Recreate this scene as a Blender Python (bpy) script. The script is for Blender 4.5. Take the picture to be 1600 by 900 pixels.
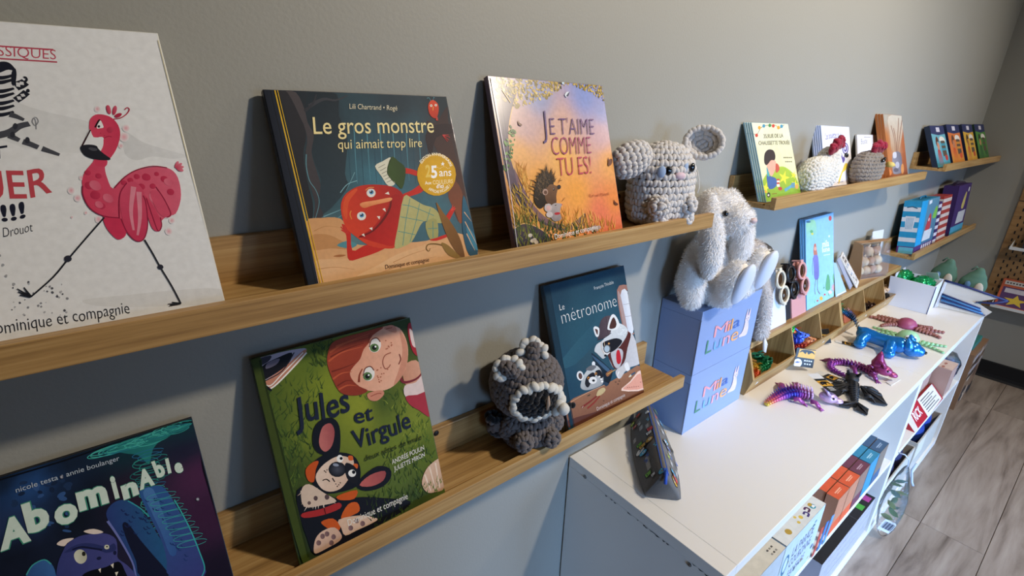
import bpy, bmesh, math, random
from math import sin, cos, pi, sqrt, radians as R
from mathutils import Vector, Matrix, Euler, Quaternion, noise
from mathutils.geometry import tessellate_polygon

SC = bpy.context.scene
COL = SC.collection
for o_ in list(bpy.data.objects):
    bpy.data.objects.remove(o_)

# ------------------------------------------------------------------ camera
cam_d = bpy.data.cameras.new('camera')
cam = bpy.data.objects.new('camera', cam_d)
COL.objects.link(cam)
cam_d.sensor_width = 36.0
cam_d.lens = 17.038
cam_d.clip_start = 0.02
rot = Matrix(((0.789162, 0.191321, -0.583626),
              (-0.613654, 0.285128, -0.736295),
              (0.025539, 0.939201, 0.342417)))
cam.matrix_world = Matrix.Translation((0.0, -0.62, 1.5)) @ rot.to_4x4()
SC.camera = cam

# ------------------------------------------------------------------ world, lights, exposure
W = bpy.data.worlds.new('world')
SC.world = W
W.use_nodes = True
W.node_tree.nodes['Background'].inputs[0].default_value = (0.55, 0.75, 1.0, 1)
W.node_tree.nodes['Background'].inputs[1].default_value = 0.3
SC.view_settings.view_transform = 'Standard'
SC.view_settings.look = 'None'
SC.view_settings.gamma = 1.0
SC.view_settings.exposure = 0.2
SC.view_settings.use_curve_mapping = False


def lamp(name, kind, loc, energy, color, size=0.1, aim=None, size_y=None, spot=None, blend=0.5):
    d = bpy.data.lights.new(name, kind)
    d.energy = energy
    d.color = color
    if kind == 'AREA':
        d.size = size
        if size_y:
            d.shape = 'RECTANGLE'
            d.size_y = size_y
    else:
        d.shadow_soft_size = size
    if kind == 'SPOT':
        d.spot_size = R(spot)
        d.spot_blend = blend
    o = bpy.data.objects.new(name, d)
    COL.objects.link(o)
    o.location = loc
    if aim is not None:
        o.rotation_euler = (Vector(aim) - Vector(loc)).to_track_quat('-Z', 'Y').to_euler()
    return o


WARM = (1.0, 0.88, 0.72)
lamp('ceiling_lamp', 'SPOT', (1.45, -1.40, 2.58), 118, WARM, 0.07, (1.25, -0.25, 0.9), spot=130, blend=0.8)
lamp('ceiling_lamp', 'SPOT', (3.15, -1.45, 2.58), 42, WARM, 0.07, (2.5, -0.4, 0.7), spot=120, blend=0.8)
day = lamp('window_daylight', 'AREA', (2.40, -3.60, 1.05), 15, (0.34, 0.58, 1.0), 1.4, (1.95, -0.3, 0.30), size_y=1.3)
day.data.spread = R(62)
day2 = lamp('window_daylight', 'AREA', (0.30, -3.60, 1.05), 14, (0.34, 0.58, 1.0), 1.4, (1.60, -0.3, 0.30), size_y=1.3)
day2.data.spread = R(40)

FZ = 0.13                                # level of the floor
XR = 3.69                                # far wall
XL = -2.4
YB = -3.75
ZC = 2.66


# ------------------------------------------------------------------ helpers
def lin(c):
    return c / 12.92 if c <= 0.04045 else ((c + 0.055) / 1.055) ** 2.4


def hx(h, a=1.0):
    return (lin(int(h[0:2], 16) / 255), lin(int(h[2:4], 16) / 255), lin(int(h[4:6], 16) / 255), a)


def tag(o, label=None, cat=None, group=None, kind=None):
    if label:
        o['label'] = label
    if cat:
        o['category'] = cat
    if group:
        o['group'] = group
    if kind:
        o['kind'] = kind
    return o


def empty(name, loc=(0, 0, 0), rot=(0, 0, 0), label=None, cat=None, group=None):
    o = bpy.data.objects.new(name, None)
    o.empty_display_size = 0.05
    COL.objects.link(o)
    o.location = loc
    o.rotation_euler = rot
    return tag(o, label, cat, group)


def copy_tree(o, parent=None):
    c = o.copy()
    COL.objects.link(c)
    if parent:
        c.parent = parent
    for ch in list(o.children):
        copy_tree(ch, c)
    return c


class MB:
    """collects faces; build() links them as one mesh object"""

    def __init__(s):
        s.v, s.f, s.m, s.s, s.c = [], [], [], [], []
        s.mat = 0
        s.smooth = False
        s.col = (1, 1, 1, 1)
        s.X = Matrix.Identity(4)

    def add(s, vs, fs, cols=None, smooth=None):
        b = len(s.v)
        X = s.X
        s.v.extend([tuple(X @ Vector(v)) for v in vs])
        s.c.extend(cols if cols else [s.col] * len(vs))
        for f in fs:
            s.f.append([b + i for i in f])
            s.m.append(s.mat)
            s.s.append(s.smooth if smooth is None else smooth)
        return b

    def box(s, a, b, bev=0.0):
        (x0, y0, z0), (x1, y1, z1) = a, b
        if bev <= 0:
            vs = [(x, y, z) for z in (z0, z1) for y in (y0, y1) for x in (x0, x1)]
            fs = [(0, 2, 3, 1), (4, 5, 7, 6), (0, 1, 5, 4), (2, 6, 7, 3), (0, 4, 6, 2), (1, 3, 7, 5)]
            s.add(vs, fs, smooth=False)
            return
        bm = bmesh.new()
        bmesh.ops.create_cube(bm, size=1.0)
        for v in bm.verts:
            v.co = Vector((x0 + (v.co.x + .5) * (x1 - x0), y0 + (v.co.y + .5) * (y1 - y0), z0 + (v.co.z + .5) * (z1 - z0)))
        bmesh.ops.bevel(bm, geom=bm.edges[:], offset=bev, segments=2, profile=0.6, affect='EDGES', clamp_overlap=True)
        s.bm(bm, smooth=False)
        bm.free()

    def bm(s, bm, smooth=True):
        bm.verts.index_update()
        s.add([v.co[:] for v in bm.verts], [[v.index for v in f.verts] for f in bm.faces], smooth=smooth)

    def quad(s, a, b, c, d, cols=None):
        s.add([a, b, c, d], [(0, 1, 2, 3)], cols)

    def poly(s, pts, cols=None, flip=False):
        """flat polygon of any outline"""
        tris = tessellate_polygon([[Vector(p) for p in pts]])
        s.add(pts, [t if not flip else t[::-1] for t in tris], cols, smooth=False)

    def prism(s, pts, vec):
        """outline pts (3d) extruded along vec"""
        n = len(pts)
        vec = Vector(vec)
        top = [tuple(Vector(p) + vec) for p in pts]
        tris = [tuple(t) for t in tessellate_polygon([[Vector(p) for p in pts]])]
        fs = tris + [tuple(i + n for i in t[::-1]) for t in tris]
        fs += [(i, (i + 1) % n, (i + 1) % n + n, i + n) for i in range(n)]
        s.add(list(pts) + top, fs)

    def tube(s, pts, rad, n=8, cap=True, cols=None, flat=1.0):
        pts = [Vector(p) for p in pts]
        k = len(pts)
        if not hasattr(rad, '__len__'):
            rad = [rad] * k
        vs, cs = [], []
        T0 = (pts[1] - pts[0]).normalized()
        N = T0.orthogonal().normalized()
        for i in range(k):
            T = (pts[min(i + 1, k - 1)] - pts[max(i - 1, 0)]).normalized()
            N = (N - T * N.dot(T)).normalized()
            Bn = T.cross(N)
            for j in range(n):
                a = 2 * pi * j / n
                vs.append(tuple(pts[i] + (N * cos(a) + Bn * sin(a) * flat) * rad[i]))
                cs.append(cols[i] if cols else s.col)
        fs = [(i * n + j, i * n + (j + 1) % n, (i + 1) * n + (j + 1) % n, (i + 1) * n + j) for i in range(k - 1) for j in range(n)]
        if cap:
            fs += [tuple(range(n))[::-1], tuple((k - 1) * n + j for j in range(n))]
        s.add(vs, fs, cs, smooth=True)

    def lathe(s, prof, n=20, smooth=True):
        """profile [(r,z)] about local z"""
        vs = [(r * cos(2 * pi * j / n), r * sin(2 * pi * j / n), z) for r, z in prof for j in range(n)]
        k = len(prof)
        fs = [(i * n + j, i * n + (j + 1) % n, (i + 1) * n + (j + 1) % n, (i + 1) * n + j) for i in range(k - 1) for j in range(n)]
        fs += [tuple(range(n))[::-1], tuple((k - 1) * n + j for j in range(n))]
        s.add(vs, fs, smooth=smooth)

    def ell(s, c, r, q=None, seg=14, rings=9):
        """ellipsoid"""
        if not hasattr(r, '__len__'):
            r = (r, r, r)
        c = Vector(c)
        vs = []
        fs = []
        for i in range(rings + 1):
            t = pi * i / rings
            if i in (0, rings):
                p = Vector((0, 0, r[2] * cos(t)))
                vs.append(tuple(c + (q @ p if q else p)))
                continue
            for j in range(seg):
                a = 2 * pi * j / seg
                p = Vector((r[0] * sin(t) * cos(a), r[1] * sin(t) * sin(a), r[2] * cos(t)))
                vs.append(tuple(c + (q @ p if q else p)))
        ix = lambda i, j: 1 + (i - 1) * seg + j % seg
        last = len(vs) - 1
        for j in range(seg):
            fs.append((0, ix(1, j), ix(1, j + 1)))
            fs.append((last, ix(rings - 1, j + 1), ix(rings - 1, j)))
        for i in range(1, rings - 1):
            for j in range(seg):
                fs.append((ix(i, j), ix(i + 1, j), ix(i + 1, j + 1), ix(i, j + 1)))
        s.add(vs, fs, smooth=True)

    def mesh(s, name):
        me = bpy.data.meshes.new(name)
        me.from_pydata(s.v, [], s.f)
        me.polygons.foreach_set('use_smooth', s.s)
        me.polygons.foreach_set('material_index', s.m)
        a = me.attributes.new('Col', 'FLOAT_COLOR', 'POINT')
        a.data.foreach_set('color', [x for c in s.c for x in c])
        me.update()
        return me

    def build(s, name, mats, parent=None, fixn=False):
        me = s.mesh(name)
        if fixn:
            bm = bmesh.new()
            bm.from_mesh(me)
            bmesh.ops.recalc_face_normals(bm, faces=bm.faces[:])
            bm.to_mesh(me)
            bm.free()
        if not isinstance(mats, (list, tuple)):
            mats = [mats]
        for m in mats:
            me.materials.append(m)
        o = bpy.data.objects.new(name, me)
        COL.objects.link(o)
        if parent:
            o.parent = parent
        return o


def simple_box(name, a, b, mat, parent=None, bev=0.0):
    m = MB()
    m.box(a, b, bev)
    return m.build(name, mat, parent)


# ------------------------------------------------------------------ materials
def nt(name):
    m = bpy.data.materials.new(name)
    m.use_nodes = True
    N = m.node_tree
    return m, N, N.nodes['Principled BSDF']


def node(N, t, **kw):
    n = N.nodes.new(t)
    for k, v in kw.items():
        setattr(n, k, v)
    return n


def plain(name, h, rough=0.5, metal=0.0, bump=0.0, bscale=60, coat=0.0, sheen=0.0, var=0.0, vscale=8, spec=0.5, trans=0.0, alpha=1.0, emit=None):
    m, N, P = nt(name)
    P.inputs['Base Color'].default_value = hx(h)
    P.inputs['Roughness'].default_value = rough
    P.inputs['Metallic'].default_value = metal
    P.inputs['Coat Weight'].default_value = coat
    P.inputs['Sheen Weight'].default_value = sheen
    P.inputs['Specular IOR Level'].default_value = spec
    P.inputs['Transmission Weight'].default_value = trans
    P.inputs['Alpha'].default_value = alpha
    tc = node(N, 'ShaderNodeTexCoord')
    if var:
        nz = node(N, 'ShaderNodeTexNoise')
        nz.inputs['Scale'].default_value = vscale
        nz.inputs['Detail'].default_value = 5
        N.links.new(tc.outputs['Object'], nz.inputs['Vector'])
        mx = node(N, 'ShaderNodeMix', data_type='RGBA')
        c = hx(h)
        mx.inputs['A'].default_value = tuple(x * (1 - var) for x in c[:3]) + (1,)
        mx.inputs['B'].default_value = tuple(min(1, x * (1 + var)) for x in c[:3]) + (1,)
        N.links.new(nz.outputs['Fac'], mx.inputs['Factor'])
        N.links.new(mx.outputs['Result'], P.inputs['Base Color'])
    if bump:
        nb = node(N, 'ShaderNodeTexNoise')
        nb.inputs['Scale'].default_value = bscale
        nb.inputs['Detail'].default_value = 3
        N.links.new(tc.outputs['Object'], nb.inputs['Vector'])
        b = node(N, 'ShaderNodeBump')
        b.inputs['Strength'].default_value = bump
        b.inputs['Distance'].default_value = 0.002
        N.links.new(nb.outputs['Fac'], b.inputs['Height'])
        N.links.new(b.outputs['Normal'], P.inputs['Normal'])
    return m


def vcol(name, rough=0.4, spec=0.5, coat=0.0, noise_amt=0.12, nscale=90, metal=0.0, sheen=0.0, bump=0.0, bscale=300, aniso=0.0):
    """colour from the vertex colour attribute with a little painterly grain"""
    m, N, P = nt(name)
    at = node(N, 'ShaderNodeAttribute', attribute_name='Col')
    tc = node(N, 'ShaderNodeTexCoord')
    nz = node(N, 'ShaderNodeTexNoise')
    nz.inputs['Scale'].default_value = nscale
    nz.inputs['Detail'].default_value = 6
    N.links.new(tc.outputs['Object'], nz.inputs['Vector'])
    mr = node(N, 'ShaderNodeMapRange')
    mr.inputs['From Min'].default_value = 0.3
    mr.inputs['From Max'].default_value = 0.7
    mr.inputs['To Min'].default_value = 1 - noise_amt
    mr.inputs['To Max'].default_value = 1 + noise_amt
    N.links.new(nz.outputs['Fac'], mr.inputs['Value'])
    vm = node(N, 'ShaderNodeVectorMath', operation='SCALE')
    N.links.new(at.outputs['Color'], vm.inputs[0])
    N.links.new(mr.outputs['Result'], vm.inputs['Scale'])
    N.links.new(vm.outputs['Vector'], P.inputs['Base Color'])
    P.inputs['Roughness'].default_value = rough
    P.inputs['Coat Weight'].default_value = coat
    P.inputs['Coat Roughness'].default_value = 0.15
    P.inputs['Specular IOR Level'].default_value = spec
    P.inputs['Metallic'].default_value = metal
    P.inputs['Sheen Weight'].default_value = sheen
    P.inputs['Anisotropic'].default_value = aniso
    if bump:
        nb = node(N, 'ShaderNodeTexNoise')
        nb.inputs['Scale'].default_value = bscale
        nb.inputs['Detail'].default_value = 3
        N.links.new(tc.outputs['Object'], nb.inputs['Vector'])
        b = node(N, 'ShaderNodeBump')
        b.inputs['Strength'].default_value = bump
        b.inputs['Distance'].default_value = 0.001
        N.links.new(nb.outputs['Fac'], b.inputs['Height'])
        N.links.new(b.outputs['Normal'], P.inputs['Normal'])
    return m


def wood(name, dark, mid, light, scale=(1.2, 26, 26), rough=0.5, contrast=1.0, random_obj=False, fine=260, knots=False):
    m, N, P = nt(name)
    tc = node(N, 'ShaderNodeTexCoord')
    mp = node(N, 'ShaderNodeMapping')
    mp.inputs['Scale'].default_value = scale
    N.links.new(tc.outputs['Object'], mp.inputs['Vector'])
    if random_obj:
        oi = node(N, 'ShaderNodeObjectInfo')
        cm = node(N, 'ShaderNodeCombineXYZ')
        mul = node(N, 'ShaderNodeMath', operation='MULTIPLY')
        mul.inputs[1].default_value = 57.0
        N.links.new(oi.outputs['Random'], mul.inputs[0])
        for i in range(3):
            N.links.new(mul.outputs[0], cm.inputs[i])
        N.links.new(cm.outputs[0], mp.inputs['Location'])
    n1 = node(N, 'ShaderNodeTexNoise')
    n1.inputs['Scale'].default_value = 1.6
    n1.inputs['Detail'].default_value = 7
    n1.inputs['Roughness'].default_value = 0.62
    n1.inputs['Distortion'].default_value = 1.1 if knots else 0.7
    N.links.new(mp.outputs[0], n1.inputs['Vector'])
    mp2 = node(N, 'ShaderNodeMapping')
    mp2.inputs['Scale'].default_value = tuple(fine if q > 8 else q * 3 for q in scale)
    N.links.new(tc.outputs['Object'], mp2.inputs['Vector'])
    n2 = node(N, 'ShaderNodeTexNoise')
    n2.inputs['Scale'].default_value = 1.5
    n2.inputs['Detail'].default_value = 4
    N.links.new(mp2.outputs[0], n2.inputs['Vector'])
    ad = node(N, 'ShaderNodeMath', operation='MULTIPLY_ADD')
    ad.inputs[1].default_value = 0.42
    N.links.new(n2.outputs['Fac'], ad.inputs[0])
    sub = node(N, 'ShaderNodeMath', operation='SUBTRACT')
    sub.inputs[1].default_value = 0.21
    N.links.new(n1.outputs['Fac'], sub.inputs[0])
    N.links.new(sub.outputs[0], ad.inputs[2])
    cr = node(N, 'ShaderNodeValToRGB')
    e = cr.color_ramp.elements
    e[0].position = 0.5 - 0.22 / contrast
    e[0].color = hx(dark)
    e[1].position = 0.5 + 0.22 / contrast
    e[1].color = hx(light)
    k = e.new(0.5)
    k.color = hx(mid)
    N.links.new(ad.outputs[0], cr.inputs['Fac'])
    last = cr.outputs['Color']
    if random_obj:
        hsv = node(N, 'ShaderNodeHueSaturation')
        mr = node(N, 'ShaderNodeMapRange')
        mr.inputs['To Min'].default_value = 0.86
        mr.inputs['To Max'].default_value = 1.12
        N.links.new(oi.outputs['Random'], mr.inputs['Value'])
        N.links.new(mr.outputs[0], hsv.inputs['Value'])
        N.links.new(last, hsv.inputs['Color'])
        last = hsv.outputs['Color']
    N.links.new(last, P.inputs['Base Color'])
    P.inputs['Roughness'].default_value = rough
    b = node(N, 'ShaderNodeBump')
    b.inputs['Strength'].default_value = 0.12
    b.inputs['Distance'].default_value = 0.001
    N.links.new(ad.outputs[0], b.inputs['Height'])
    N.links.new(b.outputs['Normal'], P.inputs['Normal'])
    return m


def clear(name, tint='ffffff', rough=0.05, alpha=0.18):
    """thin clear film: mostly see-through, with a gloss"""
    m, N, P = nt(name)
    out = N.nodes['Material Output']
    tr = node(N, 'ShaderNodeBsdfTransparent')
    tr.inputs[0].default_value = hx(tint)
    gl = node(N, 'ShaderNodeBsdfGlossy')
    gl.inputs['Roughness'].default_value = rough
    fr = node(N, 'ShaderNodeFresnel')
    fr.inputs[0].default_value = 1.45
    ad = node(N, 'ShaderNodeMath', operation='ADD')
    ad.inputs[1].default_value = alpha * 0.5
    N.links.new(fr.outputs[0], ad.inputs[0])
    mx = node(N, 'ShaderNodeMixShader')
    N.links.new(ad.outputs[0], mx.inputs[0])
    N.links.new(tr.outputs[0], mx.inputs[1])
    N.links.new(gl.outputs[0], mx.inputs[2])
    N.links.new(mx.outputs[0], out.inputs[0])
    nb = node(N, 'ShaderNodeTexNoise')
    nb.inputs['Scale'].default_value = 70
    b = node(N, 'ShaderNodeBump')
    b.inputs['Strength'].default_value = 0.5
    b.inputs['Distance'].default_value = 0.004
    N.links.new(nb.outputs['Fac'], b.inputs['Height'])
    N.links.new(b.outputs['Normal'], gl.inputs['Normal'])
    return m


M = {}
M['wall'] = plain('wall_paint', '9f9e96', 0.55, bump=0.14, bscale=220, var=0.02, vscale=3)
M['ceiling'] = plain('ceiling_paint', 'e6e4de', 0.8)
M['oak'] = wood('oak_veneer', '8a683c', 'ae8853', 'c29f68', scale=(1.3, 42, 42), contrast=1.05, rough=0.42)
M['oak_side'] = wood('oak_veneer_side', '8a683c', 'ae8853', 'c29f68', scale=(42, 42, 1.6), contrast=1.05, rough=0.42)
M['plank'] = wood('vinyl_plank', '65584e', '97897d', 'aea195', scale=(1.0, 8, 8), rough=0.40, random_obj=True, fine=110, contrast=0.85, knots=True)
M['rubber'] = plain('black_rubber', '1a1c20', 0.5, spec=0.3)
M['white_board'] = plain('white_melamine', 'e9e6e0', 0.32, bump=0.04, bscale=300)
M['white_edge'] = plain('white_edging', 'dfe0e0', 0.4)
M['worn'] = plain('chipped_dark', '3a3836', 0.8)
M['steel'] = plain('steel', '8f8f8f', 0.3, metal=1.0)
M['print'] = vcol('cover_print', rough=0.5, spec=0.14, noise_amt=0.05, nscale=160)
M['print_matte'] = vcol('matte_print', rough=0.6, noise_amt=0.07, nscale=60)
M['print_gloss'] = vcol('gloss_print', rough=0.25, coat=0.5, noise_amt=0.10, nscale=160)
M['paper'] = plain('book_paper', 'e4dfd2', 0.8, var=0.1, vscale=400)
M['film'] = clear('clear_film')
# ------------------------------------------------------------------ the room
def wall(name, a, b, mat=None):
    return tag(simple_box(name, a, b, mat or M['wall']), kind='structure')


wall('wall_left', (XL - .1, 0.0, FZ - .02), (XR + .1, 0.10, ZC))
wall('wall_far', (XR, YB - .1, FZ - .02), (XR + .10, 0.0, ZC))
wall('wall_near', (XL - .10, YB - .1, FZ - .02), (XL, 0.0, ZC))
wall('ceiling', (XL - .1, YB - .1, ZC), (XR + .1, 0.1, ZC + .08), M['ceiling'])
# wall behind the camera with two windows
mb = MB()
z0, z1 = FZ - .02, ZC
for a, b in (((XL, z0), (-.7, z1)), ((-.7, z0), (1.3, .30)), ((-.7, 1.8), (1.3, z1)), ((1.3, z0), (1.4, z1)), ((1.4, z0), (3.4, .30)), ((1.4, 1.8), (3.4, z1)), ((3.4, z0), (XR, z1))):
    mb.box((a[0], YB - .1, a[1]), (b[0], YB, b[1]))
tag(mb.build('wall_back', M['wall']), kind='structure')
for i, cx in enumerate((.3, 2.4)):
    win = tag(empty('window_%d' % (i + 1), (cx, YB - .05, .30)), kind='structure')
    mb = MB()
    for a, b in (((-1.0, 0.0), (-.95, 1.5)), ((.95, 0.0), (1.0, 1.5)), ((-.95, 0.0), (.95, 0.05)), ((-.95, 1.45), (.95, 1.5)), ((-.02, .05), (.02, 1.45))):
        mb.box((a[0], -.03, a[1]), (b[0], .03, b[1]))
    mb.build('window_frame', M['white_edge'], win)
fl = tag(simple_box('floor', (XL, YB, FZ - .03), (XR, 0.0, FZ - .004), plain('subfloor', '55483d', 0.8)), kind='structure')
# vinyl planks, three cuts of a shared mesh
PW, PL = 0.1755, 1.22
offs = [0.0, 0.505, 0.213, 0.86, 0.37, 0.71, 0.11, 0.58, 0.95, 0.30]


def plank_mesh(l, w):
    m = MB()
    m.box((0, 0, -.004), (l - .0015, w - .0015, 0.0), 0.0008)
    me = m.mesh('floor_plank')
    me.materials.append(M['plank'])
    return me


row = 0
y = -0.2995
pcache = {}
while y > YB:
    # rows run along the wall; seams in the two front rows set as in the picture
    x = {1: 2.047, 2: 2.76}.get(row, 2.047 + offs[row % 10] * PL)
    while x > XL:
        x -= PL
    while x < XR:
        x0, x1 = max(x, XL), min(x + PL, XR)
        y0 = max(y - PW, YB)
        if x1 - x0 > .01 and y - y0 > .01:
            key = (round(x1 - x0, 3), round(y - y0, 3))
            if key not in pcache:
                pcache[key] = plank_mesh(*key)
            o = bpy.data.objects.new('floor_plank', pcache[key])
            COL.objects.link(o)
            o.location = (x0, y0, FZ)
            o.parent = fl
        x += PL
    y -= PW
    row += 1
# the strip against the left wall, mostly under the cabinets
mb = MB()
mb.box((XL, -0.2995, FZ - .004), (XR, -.001, FZ), 0)
mb.build('floor_plank', M['plank'], fl)

# black rubber cove base along the far and left walls
mb = MB()
prof = [(0, 0), (.016, 0), (.010, .012), (.006, .03), (.006, .098), (.003, .102), (0, .102)]
mb.prism([(XR - p[0], -.001, FZ + p[1]) for p in prof], (0, YB + .002, 0))
tag(mb.build('baseboard_far', M['rubber'], fixn=True), kind='structure')
mb = MB()
mb.prism([(XL + .001, -p[0], FZ + p[1]) for p in prof], (XR - XL - .02, 0, 0))
tag(mb.build('baseboard_left', M['rubber'], fixn=True), kind='structure')


# ------------------------------------------------------------------ oak picture ledges
def ledge(x0, x1, zb, label, screws=()):
    """zb = underside; 12 cm deep, 67 mm high at the back, 28 mm lip"""
    t = .012
    L = x1 - x0
    e = empty('picture_ledge', (x0, 0, zb), label=label, cat='shelf', group='oak picture ledges along the wall')
    m = MB()
    m.box((0, -t, 0), (L, -.0005, .067), .0012)
    m.build('back_panel', M['oak'], e)
    m = MB()
    m.box((0, -.0905, 0), (L, -t - .0002, t), .0006)
    m.box((0, -.0965, 0), (L, -.0905, t - .004), 0)
    m.box((0, -.1078, 0), (L, -.0965, t), .0006)
    m.build('bottom_panel', M['oak'], e)
    m = MB()
    m.box((0, -.120, 0), (L, -.108, .0285), .0012)
    m.build('front_lip', M['oak'], e)
    for sx, sz in screws:
        m = MB()
        m.X = Matrix.Translation((sx - x0, -t, sz - zb)) @ Matrix.Rotation(pi / 2, 4, 'X')
        m.lathe([(.0001, .0012), (.0045, .0012), (.005, 0)], 12)
        m.build('screw_cap', M['rubber'], e)
    return e


Z1, Z2, Z3, Z4, Z5 = 1.293, 0.930, 1.301, 1.316, 0.951
ledge(-.285, .900, Z1, 'long oak ledge at upper left holding the three big picture books and cream toy', [(.736, 1.352)])
ledge(-.292, .893, Z2, 'lower left oak ledge holding the raccoon toy and dark teal book', [(.328, .989)])
ledge(1.157, 2.345, Z3, 'upper oak ledge in the middle holding two crochet hens', [])
ledge(2.605, XR - .005, Z4, 'upper oak ledge near the corner holding four slim colourful books', [])
ledge(2.557, 3.675, Z5, 'lower oak ledge near the corner holding toy boxes', [])


# ------------------------------------------------------------------ the two low white cabinets
CT, CY0, CY1, CM = .773, -.379, -.004, .462


def cabinet(x0, x1, label, worn=False):
    e = empty('low_cabinet', (x0, 0, FZ), label=label, cat='cabinet', group='low white open cabinets')
    L = x1 - x0
    H = CT - FZ
    t = .017
    m = MB()
    if worn:
        m.box((0, CY0, H - .024), (.0372, CY1, H), .001)
        m.box((.0376, CY0, H - .024), (L, CY1, H), .001)
    else:
        m.box((0, CY0, H - .024), (L, CY1, H), .001)
    m.build('top_panel', M['white_board'], e)
    for s in (0, 1):
        m = MB()
        m.box((0 if s == 0 else L - t, CY0, 0), (t if s == 0 else L, CY1, H - .0242), .0008)
        p = m.build('side_panel', M['white_board'], e)
        if s == 0 and worn:
            for yy, zz in ((-.054, .752 - FZ), (-.315, .741 - FZ)):
                k = MB()
                k.X = Matrix.Translation((0, yy, zz)) @ Matrix.Rotation(-pi / 2, 4, 'Y')
                k.lathe([(.0001, .0006), (.0022, .0006), (.0026, .0012), (.0042, .0012), (.0046, 0)], 14)
                k.build('cam_screw', M['steel'], p)
            k = MB()
            rnd = random.Random(4)
            for i in range(26):
                yy = -.10 - .27 * rnd.random() ** .7
                w = .002 + .005 * rnd.random()
                h = .001 + .0022 * rnd.random()
                zz = H - .0245 - rnd.random() * .0015
                k.poly([(-.0003, yy + w * a, zz - h * b) for a, b in ((-1, 0), (1, 0), (.6, .7), (.1, 1), (-.5, .5))])
            tag(k.build('chipped_edge', M['worn'], p), kind='stuff')
    m = MB()
    m.box((t, CY0 + .003, CM - FZ - .017), (L - t, CY1 - .006, CM - FZ), .0008)
    m.build('shelf_board', M['white_board'], e)
    m = MB()
    m.box((t, CY0, .0), (L - t, CY1, .034), .0008)
    m.build('bottom_panel', M['white_board'], e)
    m = MB()
    m.box((t, CY1 - .005, .034), (L - t, CY1, H - .0242))
    m.build('back_panel', M['white_edge'], e)
    return e


cabinet(.667, 1.8055, 'near white cabinet with a chipped left end, under the blue gift boxes', True)
cabinet(1.8065, 2.668, 'far white cabinet beyond the joint, under the white open box')
# ------------------------------------------------------------------ where the books stand
# key: left edge, width, y of the front bottom edge, y of the front top edge, base z, top z, thickness, tilt (deg)
POSE = {
    'flam': (-.2080, .2620, -.092, -.013, 1.305, 1.5550, .011, -1.2),
    'gm': (.1342, .2272, -.092, -.013, 1.305, 1.5153, .010, -0.4),
    'jt': (.4255, .2370, -.092, -.013, 1.305, 1.5450, .010, 0.3),
    'ab': (-.2400, .2500, -.092, -.013, .942, 1.1480, .010, -1.0),
    'jv': (.0800, .2140, -.098, -.013, .942, 1.2075, .010, -0.8),
    'lm': (.5530, .2200, -.105, -.014, .942, 1.2075, .010, -0.3),
    'rue': (1.1720, .1880, -.092, -.020, 1.313, 1.4880, .004, 0.6),
    'poul': (1.5880, .2130, -.062, -.010, 1.313, 1.4812, .0045, 1.0),
    'boucle': (1.8950, .1880, -.045, -.007, 1.313, 1.4558, .005, 0.5),
    'orange': (2.0400, .1980, -.092, -.020, 1.313, 1.5210, .007, 0.8),
    'slim_teal': (2.6150, .2080, -.092, -.022, 1.328, 1.4890, .018, 0),
    'slim_orange': (2.8600, .2130, -.092, -.022, 1.328, 1.4950, .018, 0),
    'slim_yellow': (3.1300, .2000, -.092, -.022, 1.328, 1.4975, .018, 0),
    'slim_green': (3.3780, .2150, -.092, -.022, 1.328, 1.4990, .018, 0),
    'mila': (1.6150, .2130, -.084, -.020, .9320, 1.2110, .004, -0.6),
}


def pose_frame(k):
    x0, w, yb, yt, zb, zt, t, tilt = POSE[k]
    h = math.hypot(yt - yb, zt - zb)
    lean = math.asin((yt - yb) / h)
    # a tilted book rests on its lower bottom corner
    up = w * sin(R(abs(tilt))) if tilt > 0 else 0.0
    return (x0, yb, zb + up), (-lean, R(tilt), 0.0), w, h, t
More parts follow.
